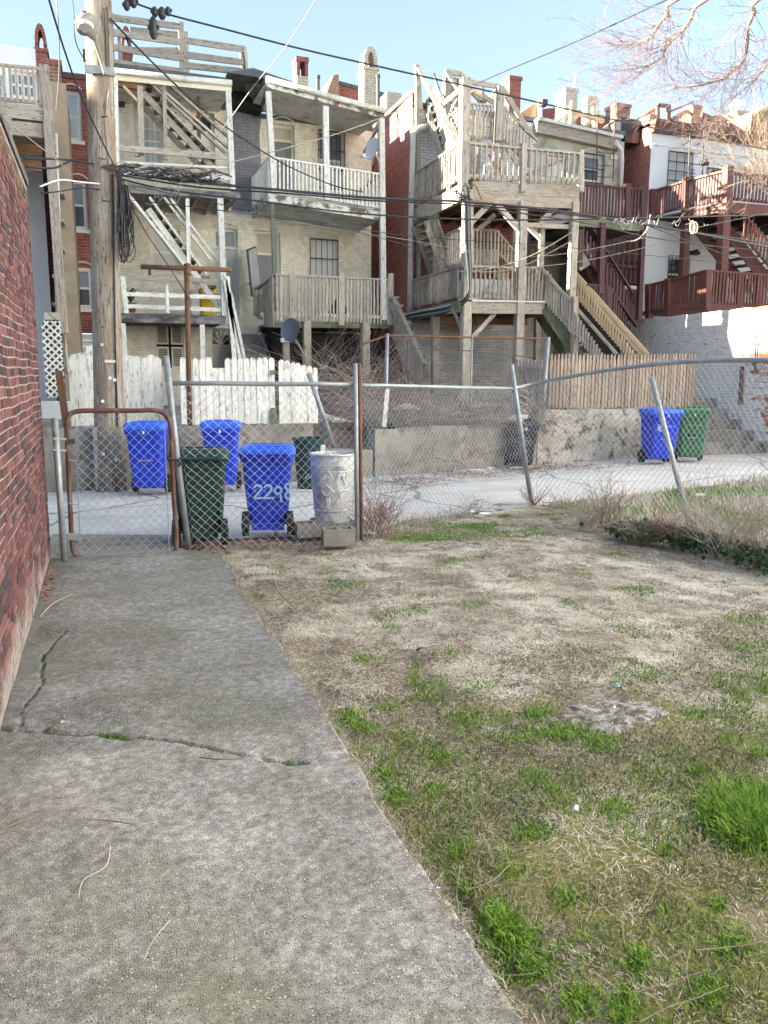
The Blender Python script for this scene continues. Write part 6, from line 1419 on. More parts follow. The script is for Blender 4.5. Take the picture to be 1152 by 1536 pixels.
shade_row_house = thing('brick_row_house', 'unseen house of the far row on the left, raised to shade the timber tower', 'house', (-15, 24, 0))  # unseen far row house, its height and length set to shade the tower
M().box((-15, 20.8, .8), (-9.02, 30, 11.6)).build('wall', 'red_brick', shade_row_house); M().box((-15, 20.7, 11.6), (-9.02, 30.1, 11.75)).build('roof', 'roof_tar', shade_row_house)

# ================================================================== OVERHEAD WIRES
def wire(label, pts, r, mt='cable', group=None, n=8, name='overhead_wire'):
    P = smooth_path([T(x, y, t) for x, y, t in pts], n); m = M().tube(P, r, 5, cap=False)
    return tag(m.build(name, mt, smooth=True), label, 'wire', group)
t0 = 11.55
wire('thick black cable bundle sagging from the pole across the whole row', [(176, 258, t0), (230, 266, t0), (300, 274, t0), (420, 285, t0), (560, 297, t0), (700, 303, t0), (850, 318, t0), (1000, 342, t0), (1160, 372, t0)], .019)
wire('second black cable just under the thick bundle', [(176, 262, t0+.1), (300, 281, t0+.1), (430, 290, t0+.1), (560, 301, t0+.1), (695, 307, t0+.1), (870, 324, t0+.1), (1160, 366, t0+.1)], .012)
wire('dark cable crossing lower over the cream porch floor', [(178, 268, t0+.2), (260, 286, t0+.2), (400, 303, t0+.2), (560, 322, t0+.2), (800, 330, t0+.2), (1160, 322, t0+.2)], .013)
wire('topmost wavy black wire against the sky from pole to right edge', [(170, -8, t0), (240, 18, t0), (330, 42, t0), (450, 73, t0), (560, 98, t0), (690, 127, t0), (800, 152, t0), (900, 175, t0), (1000, 196, t0), (1160, 226, t0)], .013)
wire('taut grey wire rising to the top right corner from the timber tower', [(1010, -5, 9), (870, 60, 12), (760, 106, 15), (710, 128, 16.8)], .010, 'cable')
wire('straight pale service wire dropping left from the sky to the porch cables', [(478, -8, 9), (430, 68, 10), (380, 130, 10.8), (340, 185, 11.2), (283, 256, 11.5)], .006, 'cable_grey')
wire('thick dark wire running from pole top down to the white balcony', [(165, 28, 11.5), (230, 95, 12.5), (300, 160, 14), (360, 205, 15.5), (430, 248, 17), (500, 278, 18), (545, 288, 18.8)], .014)
wire('blue black wire swooping down in front of the left sky to the pole', [(72, -6, 8), (95, 70, 9), (120, 140, 10), (150, 205, 11), (178, 262, 11.45)], .010)
wire('thin wire dangling beside the street light', [(108, -5, 10), (111, 25, 10), (113, 60, 10), (124, 85, 10.5), (135, 95, 11.2)], .006)
wire('twisted thin wire hanging at the far left chimney', [(84, -5, 10), (87, 30, 10), (89, 80, 11), (88, 120, 13), (84, 165, 16)], .008, 'cable_grey')
wire('pale wire stretched across the balcony to the brick side wall', [(340, 245, 16), (430, 222, 17), (520, 196, 18), (600, 165, 19), (627, 152, 19.6)], .010, 'cable_pale')
for i, (lab, pts, r, mt) in enumerate([
    ('thin black wire just above the lower cream windows', [(200, 300, t0), (350, 318, t0), (500, 340, 13), (620, 372, 15), (700, 405, 17)], .007, 'cable'),
    ('thin black wire passing behind the T shaped clothes post', [(186, 290, t0), (220, 350, t0), (260, 410, 12), (283, 448, 12.1)], .008, 'cable'),
    ('faint wire crossing the middle deck uprights', [(190, 275, t0), (350, 310, t0), (600, 352, 13), (860, 372, 13), (1160, 402, 13)], .006, 'cable'),
    ('faint wire crossing the red side wall and lower deck', [(420, 330, 13), (600, 358, 14), (800, 385, 15), (1000, 350, 15), (1160, 318, 15)], .005, 'cable_grey'),
    ('pale yellow wire rising to the right deck post', [(690, 407, 16.8), (740, 402, 16.8), (800, 382, 16.7), (866, 343, 16.6)], .012, 'cable_pale'),
    ('pale yellow wire curving under the upper one to the same post', [(700, 408, 16.8), (770, 404, 16.8), (830, 376, 16.7), (862, 358, 16.6)], .012, 'cable_pale'),
    ('pale yellow wire running on to the white stucco house', [(780, 402, 16.7), (860, 394, 16.7), (930, 380, 16.7), (985, 367, 17)], .009, 'cable_pale'),
    ('black wire crossing the white stucco wall to the red deck', [(700, 308, t0), (880, 335, t0), (975, 356, 12), (1080, 370, 13), (1160, 376, 14)], .010, 'cable'),
    ('thin black wire sagging in front of the red stair', [(975, 340, 12), (1050, 368, 12), (1100, 385, 12), (1160, 385, 12)], .009, 'cable'),
    ('thin black wire in a steep diagonal over the left garage wall', [(-5, 168, 9), (40, 205, 9.5), (85, 240, 10.5), (108, 262, 11)], .006, 'cable_pale'),
    ('upper thin drop wire over the far left deck posts', [(36, 237, 10), (70, 238, 10.5), (105, 240, 11), (140, 246, 11.5)], .012, 'cable'),
    ('lower thin drop wire over the far left deck posts', [(40, 250, 10), (80, 252, 10.5), (100, 244, 11), (112, 238, 11.3)], .014, 'cable'),
    ('pale drop wire reaching the pole from the left', [(60, 280, 11), (90, 270, 11.3), (120, 273, 11.4), (150, 276, 11.5)], .012, 'chalk_white'),
    ('dark green drop wire under the pale one left of the pole', [(62, 290, 11), (90, 287, 11.3), (120, 282, 11.4), (150, 284, 11.5)], .009, 'cable'),
    ('wire looping down the red brick side wall', [(600, 345, 19), (606, 380, 19), (602, 430, 19), (592, 470, 19)], .012, 'cable'),
    ('pale wire hanging in an arc over the right end cable clutter', [(976, 322, 12), (970, 345, 12), (955, 360, 12), (940, 362, 12)], .010, 'cable_pale')]):
    wire(lab, pts, r, mt)
# black connectors on the top wire
for i, (x, y, s_, lb) in enumerate(((190, 8, .10, 'leftmost black splice box on the top wire'), (200, 3, .11, 'black splice box touching the one right of the pole top'), (232, 18, .10, 'black splice sleeve in the middle of the top wire cluster'), (243, 20, .12, 'wide black connector at the right end of the top wire cluster'), (252, 17, .09, 'small black connector ending the top wire cluster'), (230, 42, .13, 'black hanging splice case dangling below the top wire'))):
    c = T(x, y, 11.5); m = M(); h_ = s_*(1.0 if i == 5 else .6); s_ *= .55
    m.tube([c+Vector((0, 0, h_)), c+Vector((0, 0, h_*.6)), c-Vector((0, 0, h_*.6)), c-Vector((0, 0, h_))], [s_*.35, s_*.72, s_*.72, s_*.4], 8); m.tube([c+Vector((-s_, 0, 0)), c+Vector((s_, 0, .02))], s_*.4, 7)
    tag(m.build('cable_connector', 'cable'), lb, 'connector')
cl_ = thing('cable_coils', 'tangled black coils of cable hanging down the right side of the utility pole', 'cable coil', T(180, 300, 11.45))
for i in range(34):
    x = 180+random.uniform(-4, 5); y1 = random.uniform(330, 395); w_ = random.uniform(2, 20); tt_ = 11.45+random.uniform(-.12, .06)
    pts = [(x-random.uniform(1, 4), 262+random.uniform(-6, 10), tt_), (x+random.uniform(-3, 3), 300, tt_), (x+random.uniform(-4, 5), y1-20, tt_), (x+w_*.5, y1, tt_), (x+w_, y1-15, tt_), (x+w_*.6, y1-40-random.uniform(0, 30), tt_), (x+random.uniform(-2, 3), 290, tt_)]
    M().tube(smooth_path([T(*p) for p in pts], 4), random.choice((.005, .006, .009)), 4, cap=False).build('cable_loop', 'cable', cl_)
tg = thing('cable_tangle', 'messy knot of black cables and pale ties where the lines leave the pole', 'cables', T(230, 265, 11.5))
for i in range(44):
    x = random.uniform(178, 300); y = 252+(x-178)*.08; pts = [(x-random.uniform(5, 35), y+random.uniform(-8, 12), 11.45), (x, y+random.uniform(-9, 10), 11.5), (x+random.uniform(5, 30), y+random.uniform(-6, 16), 11.5), (x+random.uniform(30, 70), y+random.uniform(0, 16), 11.55)]
    M().tube(smooth_path([T(*p) for p in pts], 4), random.choice((.005, .007, .010, .014)), 4, cap=False).build('cable_strand', 'cable' if random.random() < .9 else 'cable_grey', tg)
for i in range(14):
    x = random.uniform(225, 285); y = 275+random.uniform(-8, 14); M().tube(smooth_path([T(x, y, 11.5), T(x+random.uniform(-6, 6), y+10, 11.5), T(x+random.uniform(-10, 10), y+random.uniform(8, 26), 11.5)], 3), .004, 4, cap=False).build('loose_tie', 'cable_grey', tg)
tg = thing('cable_tangle', 'yellowish coil of wire and ties hanging on the cables before the white house', 'cables', T(1040, 335, 11.5))
for i in range(5):
    c = (1040+random.uniform(-3, 3), 341); rx, ry = random.uniform(2, 4.5), random.uniform(7, 11); M().tube([T(c[0]+rx*math.cos(a), c[1]+ry*math.sin(a), 11.45) for a in [k*.48 for k in range(14)]], .010, 5, cap=False).build('wire_coil', 'tag_yellow', tg)
for i in range(22):
    x = random.uniform(890, 1075); y = 332+(x-890)*.01; M().tube(smooth_path([T(x, y+random.uniform(-3, 4), 11.5), T(x+random.uniform(-5, 5), y+random.uniform(-7, 8), 11.45), T(x+random.uniform(-9, 9), y+random.uniform(-9, 12), 11.5)], 3), .004, 4, cap=False).build('loose_tie', 'cable_grey', tg)
tg = thing('cable_tangle', 'white and grey cable bundle strapped along the timber tower corner and floor edge', 'cables', T(700, 380, 16.8))
for i in range(7):
    dx = i*1.5-4; M().tube(smooth_path([T(700+dx, 300, 16.75), T(701+dx, 360, 16.75), T(704+dx*.6, 415, 16.75), T(700+dx*.3, 444+i, 16.75), T(672, 458+i*1.6, 17.6), T(630, 466+i*1.6, 18.8), T(606, 472+i*1.2, 19.5)], 5), .013, 5, cap=False).build('cable_strand', random.choice(('cable_grey', 'gutter', 'cable')), tg)
for i in range(16):
    x = random.uniform(672, 704); M().tube(smooth_path([T(x, 290+random.uniform(-10, 8), 16.8), T(x+random.uniform(-10, 10), 285+random.uniform(-12, 20), 16.7), T(x+random.uniform(5, 20), 300, 16.7)], 3), .012, 4, cap=False).build('cable_strand', random.choice(('cable', 'cable', 'cable_grey')), tg)

# ================================================================== PLANTS
def in_view(P, margin=.35):
    R3 = np.array(CR); d = P-np.array([0, 0, EYE]); q = d @ R3; z = -q[:, 2]; x = q[:, 0]/np.maximum(z, .05); y = q[:, 1]/np.maximum(z, .05)
    return (z > .3) & (np.abs(x) < 576/FOC+margin) & (y > -768/FOC-margin)
def blades(name, P, L, elev, mt, width=.0022, tint=None, curl=.5, grow=.16, az=None):
    n = len(P); az = RNG.uniform(0, 2*np.pi, n) if az is None else az; L = np.broadcast_to(L, n); elev = np.broadcast_to(elev, n)
    dx, dy = np.cos(az), np.sin(az); d = np.hypot(P[:, 0], P[:, 1]); w_ = width*(1+grow*d)
    sx, sy = -dy*w_/2, dx*w_/2; turn = RNG.normal(0, .35, n); dx2, dy2 = np.cos(az+turn), np.sin(az+turn)
    V = np.zeros((n, 5, 3)); z0 = P[:, 2]
    h1 = np.sin(elev)*L*.55; r1 = np.cos(elev)*L*.5; e2 = elev-curl*RNG.uniform(.3, 1.2, n); h2 = h1+np.sin(e2)*L*.5; r2 = np.cos(e2)*L*.5; h2 = np.maximum(h2, .002)
    V[:, 0] = np.stack([P[:, 0]-sx, P[:, 1]-sy, z0], 1); V[:, 1] = np.stack([P[:, 0]+sx, P[:, 1]+sy, z0], 1)
    mx, my = P[:, 0]+dx*r1, P[:, 1]+dy*r1
    V[:, 2] = np.stack([mx+sx*.9, my+sy*.9, z0+h1], 1); V[:, 3] = np.stack([mx-sx*.9, my-sy*.9, z0+h1], 1); V[:, 4] = np.stack([mx+dx2*r2, my+dy2*r2, z0+h2], 1)
    me = bpy.data.meshes.new(name); me.vertices.add(n*5); me.vertices.foreach_set('co', V.ravel())
    b = (np.arange(n)*5)[:, None]; lp = np.concatenate([b+np.array([0, 1, 2, 3]), b+np.array([3, 2, 4])], 1).astype(np.int32)
    me.loops.add(n*7); me.loops.foreach_set('vertex_index', lp.ravel()); me.polygons.add(n*2)
    ls = (np.arange(n)*7)[:, None]+np.array([0, 4]); me.polygons.foreach_set('loop_start', ls.ravel().astype(np.int32)); me.polygons.foreach_set('loop_total', np.tile([4, 3], n).astype(np.int32))
    t_ = RNG.random(n) if tint is None else tint; at = me.attributes.new('tint', 'FLOAT', 'POINT'); at.data.foreach_set('value', np.repeat(t_, 5).astype(np.float32))
    me.materials.append(MATS[mt]); me.update(calc_edges=True); o = bpy.data.objects.new(name, me); C.objects.link(o); return o
def stuff(o, label, cat): tag(o, label, cat); o['kind'] = 'stuff'; return o
def Gs(px, py): v = G(px, py); return np.array([v.x, v.y])
BX, BY = Gs(915, 1058); CX, CY = Gs(790, 1068)   # two bare stony hollows
# where the straw lies thick
def fence_x(y): return np.where(y > 7, 5.25, 5.75)
def yard_mask(x, y): # inside the yard
    back = np.where(x < 2.3, 7.35, 7.35+(x-2.3)*.55); right = np.interp(y, [0, 4, 6.6, 8.9], [5.95, 5.85, 5.72, 5.15])
    return (x > edge_s(y)+.0) & (y < back+.15) & (x < right)
N0 = 1500000
x = RNG.uniform(.85, 6.2, N0); y = RNG.uniform(.6, 9.2, N0); k = RNG.random(N0)
far = np.clip((y+x*.25-2.5)/1.5, 0, 1)
patch = fbm(x, y, 1.6, 77); clump = fbm(x, y, 7, 88)
bare = np.maximum(np.exp(-((x-BX)/.34)**2-((y-BY)/.20)**2), np.exp(-((x-CX)/.24)**2-((y-CY)/.09)**2))
dens = (.16+.46*far)*np.clip((patch-.30)*4.2, .18, 1.0)*np.clip((clump-.34)*5, .25, 1)*(1-.7*bare)
greenback = np.clip(1-np.hypot((x-3.3)/1.0, (y-7.45)/.45), 0, 1); dens = dens*(1-.8*np.clip(greenback*3, 0, 1))
ok = (k < dens) & yard_mask(x, y); P = np.stack([x, y, lawn_z(x, y)], 1)[ok]; P = P[in_view(P, .25)]; n = len(P)
L = RNG.uniform(.02, .07, n)*np.where(P[:, 1] > 3.2, 1, .75); tint = np.clip(np.where(P[:, 1] > 3.4, .68, .46)+.40*(fbm(P[:, 0], P[:, 1], 2.5, 5)-.5)*2+RNG.normal(0, .24, n), 0, 1)
# wisps combed in shared directions
swirl = fbm(P[:, 0], P[:, 1], 1.8, 123)*14; az = np.where(RNG.random(n) < .55, swirl+RNG.normal(0, .5, n), RNG.uniform(0, 6.28, n))
stuff(blades('dry_grass', P, L, RNG.uniform(.0, .34, n), 'straw', .0013, tint, .5, .17, az), 'pale dry matted straw grass covering most of the yard', 'grass')
print('straw', n)
# short olive growth between
x = RNG.uniform(.85, 6.0, 1300000); y = RNG.uniform(.8, 8.2, 1300000); k = RNG.random(len(x)); near = np.clip(1-(y-2.6)/1.8, .05, 1)
dens = .50*near*np.clip((fbm(x, y, 3.2, 140, 5)-.36)*5, .12, 1)*(1-.8*np.maximum(0, np.exp(-((x-BX)/.34)**2-((y-BY)/.20)**2)))
ok = (k < dens) & yard_mask(x, y); P = np.stack([x, y, lawn_z(x, y)], 1)[ok]; P = P[in_view(P, .25)]; n = len(P)
nG = 420000; xg = RNG.uniform(.85, 6.0, nG); yg = RNG.uniform(.8, 8.6, nG); fg_ = fbm(xg, yg, 3.2, 301, 5)+.13*np.clip((3.5-yg)/1.3, -1, 1)
okg = (fg_ > .565+RNG.normal(0, .02, nG)) & (RNG.random(nG) < .55) & yard_mask(xg, yg); Pg = np.stack([xg, yg, lawn_z(xg, yg)], 1)[okg]; Pg = Pg[in_view(Pg, .25)]; ng = len(Pg); print('green', ng)
stuff(blades('short_grass', Pg, RNG.uniform(.012, .04, ng), RNG.uniform(.4, 1.4, ng), 'grass', .0022, np.clip(RNG.normal(.38, .24, ng), 0, 1), .8, .14), 'short patchy green grass and moss in the near half of the yard', 'grass')
stuff(blades('olive_grass', P, RNG.uniform(.010, .036, n), RNG.uniform(.1, 1.2, n), 'olive', .0019, RNG.random(n), .7, .15), 'short olive green growth and moss between the straw', 'grass')
print('olive', n)
# turf creeping over the ragged path edge
ne = 7000; ye = RNG.uniform(1.0, 7.1, ne); xe = edge_s(ye)+RNG.normal(.015, .022, ne)+.03*(fbm(ye*0, ye, 5, 500, 3)-.45); Pe = np.stack([xe, ye, np.where(xe < edge_s(ye), .010, -.02)], 1)
stuff(blades('edge_grass', Pe, RNG.uniform(.015, .06, ne), RNG.uniform(.05, .7, ne), 'straw', .0015, np.clip(RNG.normal(.16, .22, ne), 0, 1), .5, .15), 'dead grass creeping over the right edge of the concrete path', 'grass')
# fresh green tufts
TUF = [(545, 976, 22, 8, 260), (625, 985, 10, 6, 110), (622, 1002, 12, 7, 120), (520, 1062, 30, 12, 520), (500, 1078, 14, 8, 260), (545, 1078, 22, 10, 420), (580, 1045, 20, 8, 200), (590, 1180, 28, 14, 520), (575, 1150, 30, 18, 380), (535, 1115, 20, 14, 260), (650, 1165, 18, 9, 140), (745, 1390, 34, 36, 1500), (730, 1440, 30, 26, 900), (800, 1432, 30, 22, 500), (790, 1395, 26, 18, 380), (960, 1425, 18, 18, 300), (1115, 1205, 55, 30, 2600), (1130, 1235, 42, 24, 1500), (1070, 1215, 22, 14, 350), (1040, 1060, 26, 10, 200), (1110, 1030, 12, 8, 140), (1145, 1025, 16, 10, 240), (1140, 1120, 20, 12, 260), (1090, 1100, 26, 12, 200), (1045, 1140, 20, 10, 200), (1000, 1260, 14, 10, 120), (1080, 1340, 12, 10, 120), (850, 1085, 60, 14, 1000), (900, 1100, 30, 12, 500), (810, 1050, 26, 12, 420), (780, 1095, 26, 12, 260), (800, 1150, 22, 12, 260), (830, 1170, 14, 8, 160), (800, 1230, 24, 14, 300), (760, 1295, 20, 12, 150), (690, 1255, 22, 14, 200), (700, 1060, 26, 14, 260), (660, 1120, 24, 14, 200), (760, 796, 14, 5, 200), (820, 792, 24, 5, 200), (418, 845, 10, 6, 160), (660, 795, 78, 10, 2600), (610, 802, 40, 8, 900), (720, 784, 40, 7, 800), (940, 1490, 24, 24, 360), (1060, 1470, 30, 24, 420), (870, 1480, 30, 24, 420), (1100, 1400, 30, 20, 260), (660, 845, 30, 6, 120), (720, 1015, 40, 14, 240), (640, 1030, 40, 14, 260), (985, 995, 18, 8, 100), (1010, 1000, 16, 8, 100), (700, 1320, 20, 14, 120), (850, 1330, 30, 20, 200), (930, 1200, 30, 14, 220), (610, 1090, 30, 14, 200)]
PX = []; LL = []; TT = []
for (px, py, rx, ry, n) in TUF:
    a = RNG.normal(0, .5, (n, 2)); q = [Gs(px+rx*u, py+ry*v) for u, v in a]; q = np.array(q); PX.append(q); hl = .022 if py < 1000 else .026; hl = .048 if n > 1400 and py > 1000 else hl; hl = .085 if px > 1100 and 1190 < py < 1240 else hl; LL.append(RNG.uniform(.5, 1.2, n)*hl); TT.append(np.clip(RNG.normal(.55 if py > 900 else .35, .22, n), 0, 1))
q = np.concatenate(PX); L = np.concatenate(LL); t_ = np.concatenate(TT); ok = yard_mask(q[:, 0], q[:, 1]) | (q[:, 1] > 7.2); q = q[ok]; P = np.stack([q[:, 0], q[:, 1], lawn_z(q[:, 0], q[:, 1])], 1)
stuff(blades('green_grass', P, L[ok], RNG.uniform(.5, 1.45, len(P)), 'grass', .0028, t_[ok], .8, .10), 'fresh green grass tufts scattered over the yard', 'grass')
# tufts in the path joint and along the wall foot
PX = []
for (px, py, rx, ry, n) in ((50, 1070, 9, 5, 260), (130, 1101, 50, 6, 900), (180, 1103, 30, 7, 800), (260, 1112, 36, 7, 500), (220, 1107, 90, 4, 500), (30, 955, 4, 5, 90), (55, 900, 3, 8, 60), (440, 1142, 40, 2, 60)):
    a = RNG.normal(0, .5, (n, 2)); PX.append(np.array([Gs(px+rx*u, py+ry*v) for u, v in a]))
q = np.concatenate(PX); P = np.stack([q[:, 0], q[:, 1], np.full(len(q), -.006)], 1)
stuff(blades('crack_grass', P, RNG.uniform(.008, .028, len(P)), RNG.uniform(.4, 1.3, len(P)), 'grass', .0022, np.clip(RNG.normal(.3, .2, len(P)), 0, 1), .8, .10), 'small bright green grass growing in the joint of the concrete path', 'grass')
xs = np.arange(CX-.5, BX+.6, .015); ys = np.arange(BY-.45, BY+.5, .015); X, Y = np.meshgrid(xs, ys)
nn_ = fbm(X, Y, 4, 400, 5); pa_ = np.maximum(np.exp(-((X-BX)/.34)**2-((Y-BY)/.20)**2), np.exp(-((X-CX)/.26)**2-((Y-CY)/.08)**2))+.55*(nn_-.5)
struct(grid_mesh('bare_ground', X, Y, lawn_z(X, Y)+.010-.006+.035*(fbm(X, Y, 20, 410, 5)-.5)-.10*np.clip(.50-pa_, 0, 1), 'cinder_pale'))
# grass verge beyond the right hand fence and by the alley
n = 60000; x = RNG.uniform(2.5, 12, n); y = RNG.uniform(4.0, 10.6, n); lo = np.interp(x, [2.5, 5.2, 7.6, 10.4, 12], [8.1, 8.75, 9.3, 10.1, 10.6])
right = np.interp(y, [0, 4, 6.6, 8.9], [5.95, 5.85, 5.72, 5.15]); ok = (y < lo) & ((x > right) | (y > 7.35+(x-2.3)*.55)); P = np.stack([x, y, np.full(n, -.05)], 1)[ok]; P = P[in_view(P, .2)]; n = len(P)
m = M(); m.quad([(5.2, 4, -.06), (14, 4, -.06), (14, 11, -.06), (5.2, 8.9, -.06)]); m.quad([(2.3, 7.3, -.055), (5.3, 8.8, -.055), (5.2, 8.95, -.055), (2.4, 8.0, -.055)]); struct(m.build('verge', 'soil'))
g_ = fbm(P[:, 0], P[:, 1], .9, 200)+RNG.normal(0, .05, n)
gm = g_ > .57
stuff(blades('verge_grass', P[gm], RNG.uniform(.05, .16, gm.sum()), RNG.uniform(.5, 1.4, gm.sum()), 'grass', .004, np.clip(RNG.normal(.6, .2, gm.sum()), 0, 1), .6, .10), 'rough green grass outside the right hand fence along the alley', 'grass')
stuff(blades('verge_straw', P[~gm], RNG.uniform(.05, .26, (~gm).sum()), RNG.uniform(.2, 1.3, (~gm).sum()), 'straw', .004, np.clip(RNG.normal(.5, .2, (~gm).sum()), 0, 1), .6, .10), 'dry straw grass outside the right hand fence along the alley', 'grass')

def twig_mesh(name, curves, radii, mt, parent=None, kind=None, n=3):
    off = world_loc(parent); V = []; F = []; A = [(math.cos(2*math.pi*a/n), math.sin(2*math.pi*a/n)) for a in range(n)]
    for P, r in zip(curves, radii):
        k = len(P); b0 = len(V); nn = len(P)
        for i, p in enumerate(P):
            d = P[min(i+1, nn-1)]-P[max(i-1, 0)]; d = d.normalized() if d.length > 1e-7 else Vector((0, 0, 1)); x = d.cross(Vector((.31, .52, .79))).normalized(); y = d.cross(x); rr_ = r*(1-.75*i/(nn-1))
            V += [tuple(p-off+(x*a+y*b)*rr_) for a, b in A]
        for i in range(nn-1):
            for a in range(n): c = (a+1) % n; F.append((b0+i*n+a, b0+i*n+c, b0+(i+1)*n+c, b0+(i+1)*n+a))
    me = bpy.data.meshes.new(name); me.from_pydata(V, [], F); me.materials.append(MATS[mt]); me.update(); o = bpy.data.objects.new(name, me); C.objects.link(o)
    if parent: o.parent = parent
    if kind: o['kind'] = kind
    return o
def arc(b, d, L, n=5, droop=.5, jit=.12):
    p = Vector(b); d = Vector(d).normalized(); P = [p.copy()]; st_ = L/n
    for i in range(n):
        d = (d+Vector((random.gauss(0, jit), random.gauss(0, jit), random.gauss(0, jit)-droop/n))).normalized(); p = p+d*st_; P.append(p.copy())
    return P
def shrub(label, base, h, n, mt, spread=.5, r=.004, sub=3, name='bare_shrub', droop=.2, cat='shrub'):
    s_ = thing(name, label, cat, base); cs = []; rs = []; st = []; sr = []
    for i in range(n):
        a = random.uniform(0, 6.28); d = Vector((math.cos(a)*spread, math.sin(a)*spread, 1)); P = arc(Vector(base)+Vector((random.gauss(0, h*.12), random.gauss(0, h*.08), -.02)), d, h*random.uniform(.6, 1.1), 6, droop); st.append(P); sr.append(r)
        for k in range(sub):
            j = random.randint(2, 5); dd = (P[j]-P[j-1]).normalized()+Vector((random.gauss(0, .6), random.gauss(0, .6), random.gauss(0, .3))); Q = arc(P[j], dd, h*random.uniform(.15, .45), 4, droop); cs.append(Q); rs.append(r*.55)
    twig_mesh('stems', st, sr, mt, s_, 'stuff'); twig_mesh('twigs', cs, rs, mt, s_, 'stuff'); return s_
v = G(568, 800); shrub('reddish bare shrub tangled against the fence right of the double post', v, .62, 46, 'twig_red', .45, .0035, 6)
v = G(560, 790); shrub('low reddish brush at the foot of the double post', v, .38, 60, 'twig_red', .9, .003, 4)
v = G(712, 770); shrub('small spreading bare shrub at the middle of the back fence', v, .36, 12, 'twig', 1.1, .005, 4)
v = G(680, 772); shrub('sparse bare shrub left of the spreading one at the back fence', v, .26, 7, 'twig', .9, .004, 3)
v = G(800, 755); shrub('dry brown weeds around the leaning corner post', v, .30, 40, 'twig_red', .9, .003, 3)
v = G(855, 775); shrub('thin bare weeds right of the leaning corner post', v, .42, 18, 'twig', .6, .0035, 4)
v = G(915, 790); shrub('upright twiggy shrub growing in the right fence', v, .62, 26, 'twig', .30, .004, 6)
v = G(880, 790); shrub('pale dry weeds before the upright twiggy shrub', v, .36, 80, 'twig_pale', .7, .003, 3)
v = G(1015, 815); shrub('reddish dry bush at the foot of the leaning fence post', v, .38, 90, 'twig_red', .7, .0028, 4)
v = G(960, 810); shrub('low twiggy weeds left of the leaning fence post', v, .45, 60, 'twig', .9, .0035, 4)
v = G(1095, 835); shrub('tall thin bare stems rising over the ivy at the right edge', v, .85, 60, 'twig_pale', .55, .0032, 5)
v = G(1140, 845); shrub('tangled bare stems at the right edge behind the ivy', v, .80, 50, 'twig', .6, .0032, 5)
v = G(1060, 822); shrub('bare stems between the leaning post and the ivy', v, .6, 60, 'twig', .6, .003, 4)
# ivy along the fence foot
def ivy(label, pts, n, h):
    o = thing('ivy', label, 'ivy', pts[0]); V = []; F = []; tn = []
    for i in range(n):
        k = random.random()*(len(pts)-1); j = min(int(k), len(pts)-2); c = lerp(pts[j], pts[j+1], k-j)+Vector((random.gauss(0, .13), random.gauss(0, .13), 0)); hh = h*(random.random()**1.3); c.z = .0+hh; s_ = random.uniform(.009, .030)
        nrm = Vector((random.gauss(-.25, .5), random.gauss(-.6, .5), random.gauss(.7, .4))).normalized(); x = nrm.orthogonal().normalized(); a = random.uniform(0, 6.28); x = (x*math.cos(a)+nrm.cross(x)*math.sin(a)); y = nrm.cross(x); b = len(V)
        for (u, w_) in ((0, -.7), (.9, -.5), (.65, .25), (0, 1.1), (-.65, .25), (-.9, -.5)): V.append(c+x*s_*u+y*s_*w_+nrm*(abs(u)*s_*.25))
        F.append(tuple(range(b, b+6))); tn += [random.random()]*6
    off = world_loc(o); me = bpy.data.meshes.new('leaves'); me.from_pydata([tuple(v-off) for v in V], [], F); me.materials.append(MATS['ivy']); at = me.attributes.new('tint', 'FLOAT', 'POINT'); at.data.foreach_set('value', tn); me.update()
    l = bpy.data.objects.new('leaves', me); C.objects.link(l); l.parent = o; l['kind'] = 'stuff'
ivy('dark green ivy heaped along the foot of the right fence', [G(950, 805), G(1040, 818), G(1090, 832), G(1160, 850), G(1230, 875)], 1900, .15)
ivy('small dark ivy patch left of the leaning fence post', [G(930, 800), G(985, 806)], 500, .12)

# brush filling the middle yard
def brush(label, area, n, h, mts, r=.004, mid=(0, 0), name='bramble_brush', zf=None, droop=.9, cat='brush'):
    (x0, x1), (y0, y1) = area; o = thing(name, label, cat, ((x0+x1)/2, (y0+y1)/2, .8))
    for mt in mts:
        cs = []
        for i in range(n//len(mts)):
            b = Vector((random.uniform(x0, x1), random.uniform(y0, y1), 0)); b.z = zf(b) if zf else .8; a = random.uniform(0, 6.28); cs.append(arc(b, (math.cos(a), math.sin(a), random.uniform(.3, 1.6)), random.uniform(.4, 1.2)*h, 6, droop*random.uniform(.3, 1.4), .16))
        twig_mesh('twigs', cs, [r*random.uniform(.6, 1.3) for _ in cs], mt, o, 'stuff')
    return o
brush('dense grey brown bramble brush covering the bank of the middle yard', ((4.3, 8.0), (12.6, 16.0)), 2300, .75, ('twig', 'twig_pale', 'twig_red'), .0042, zf=lambda b: .72+max(0, b.y-12.8)*.09)
brush('weedy brush spilling through the gap between the retaining walls', ((3.05, 4.3), (12.3, 15.5)), 900, .6, ('twig', 'twig_pale', 'twig_red'), .004, zf=lambda b: .36+(b.y-12.3)*.12)
brush('tall vines climbing the overgrown chain link fence', ((4.3, 7.7), (12.5, 13.3)), 420, 1.9, ('twig', 'twig_pale'), .0042, zf=lambda b: .8, droop=.9)
brush('pink brown brambles heaped under the lower balcony stair', ((4.6, 6.2), (15.5, 18.2)), 700, 1.7, ('twig_red', 'twig', 'twig_pale'), .006, zf=lambda b: 1.1, droop=1.3)
brush('arching pale brambles in front of the dark void under the porch', ((3.9, 5.6), (16.8, 18.6)), 420, 2.3, ('twig_pale', 'twig'), .007, zf=lambda b: 1.1, droop=1.7)
brush('brown vines trailing over the face of the middle retaining wall', ((4.3, 7.5), (12.05, 12.15)), 50, 1.0, ('twig_red',), .006, zf=lambda b: .1+max(0, (b.x-4.2)*.24)*.3, droop=1.2)

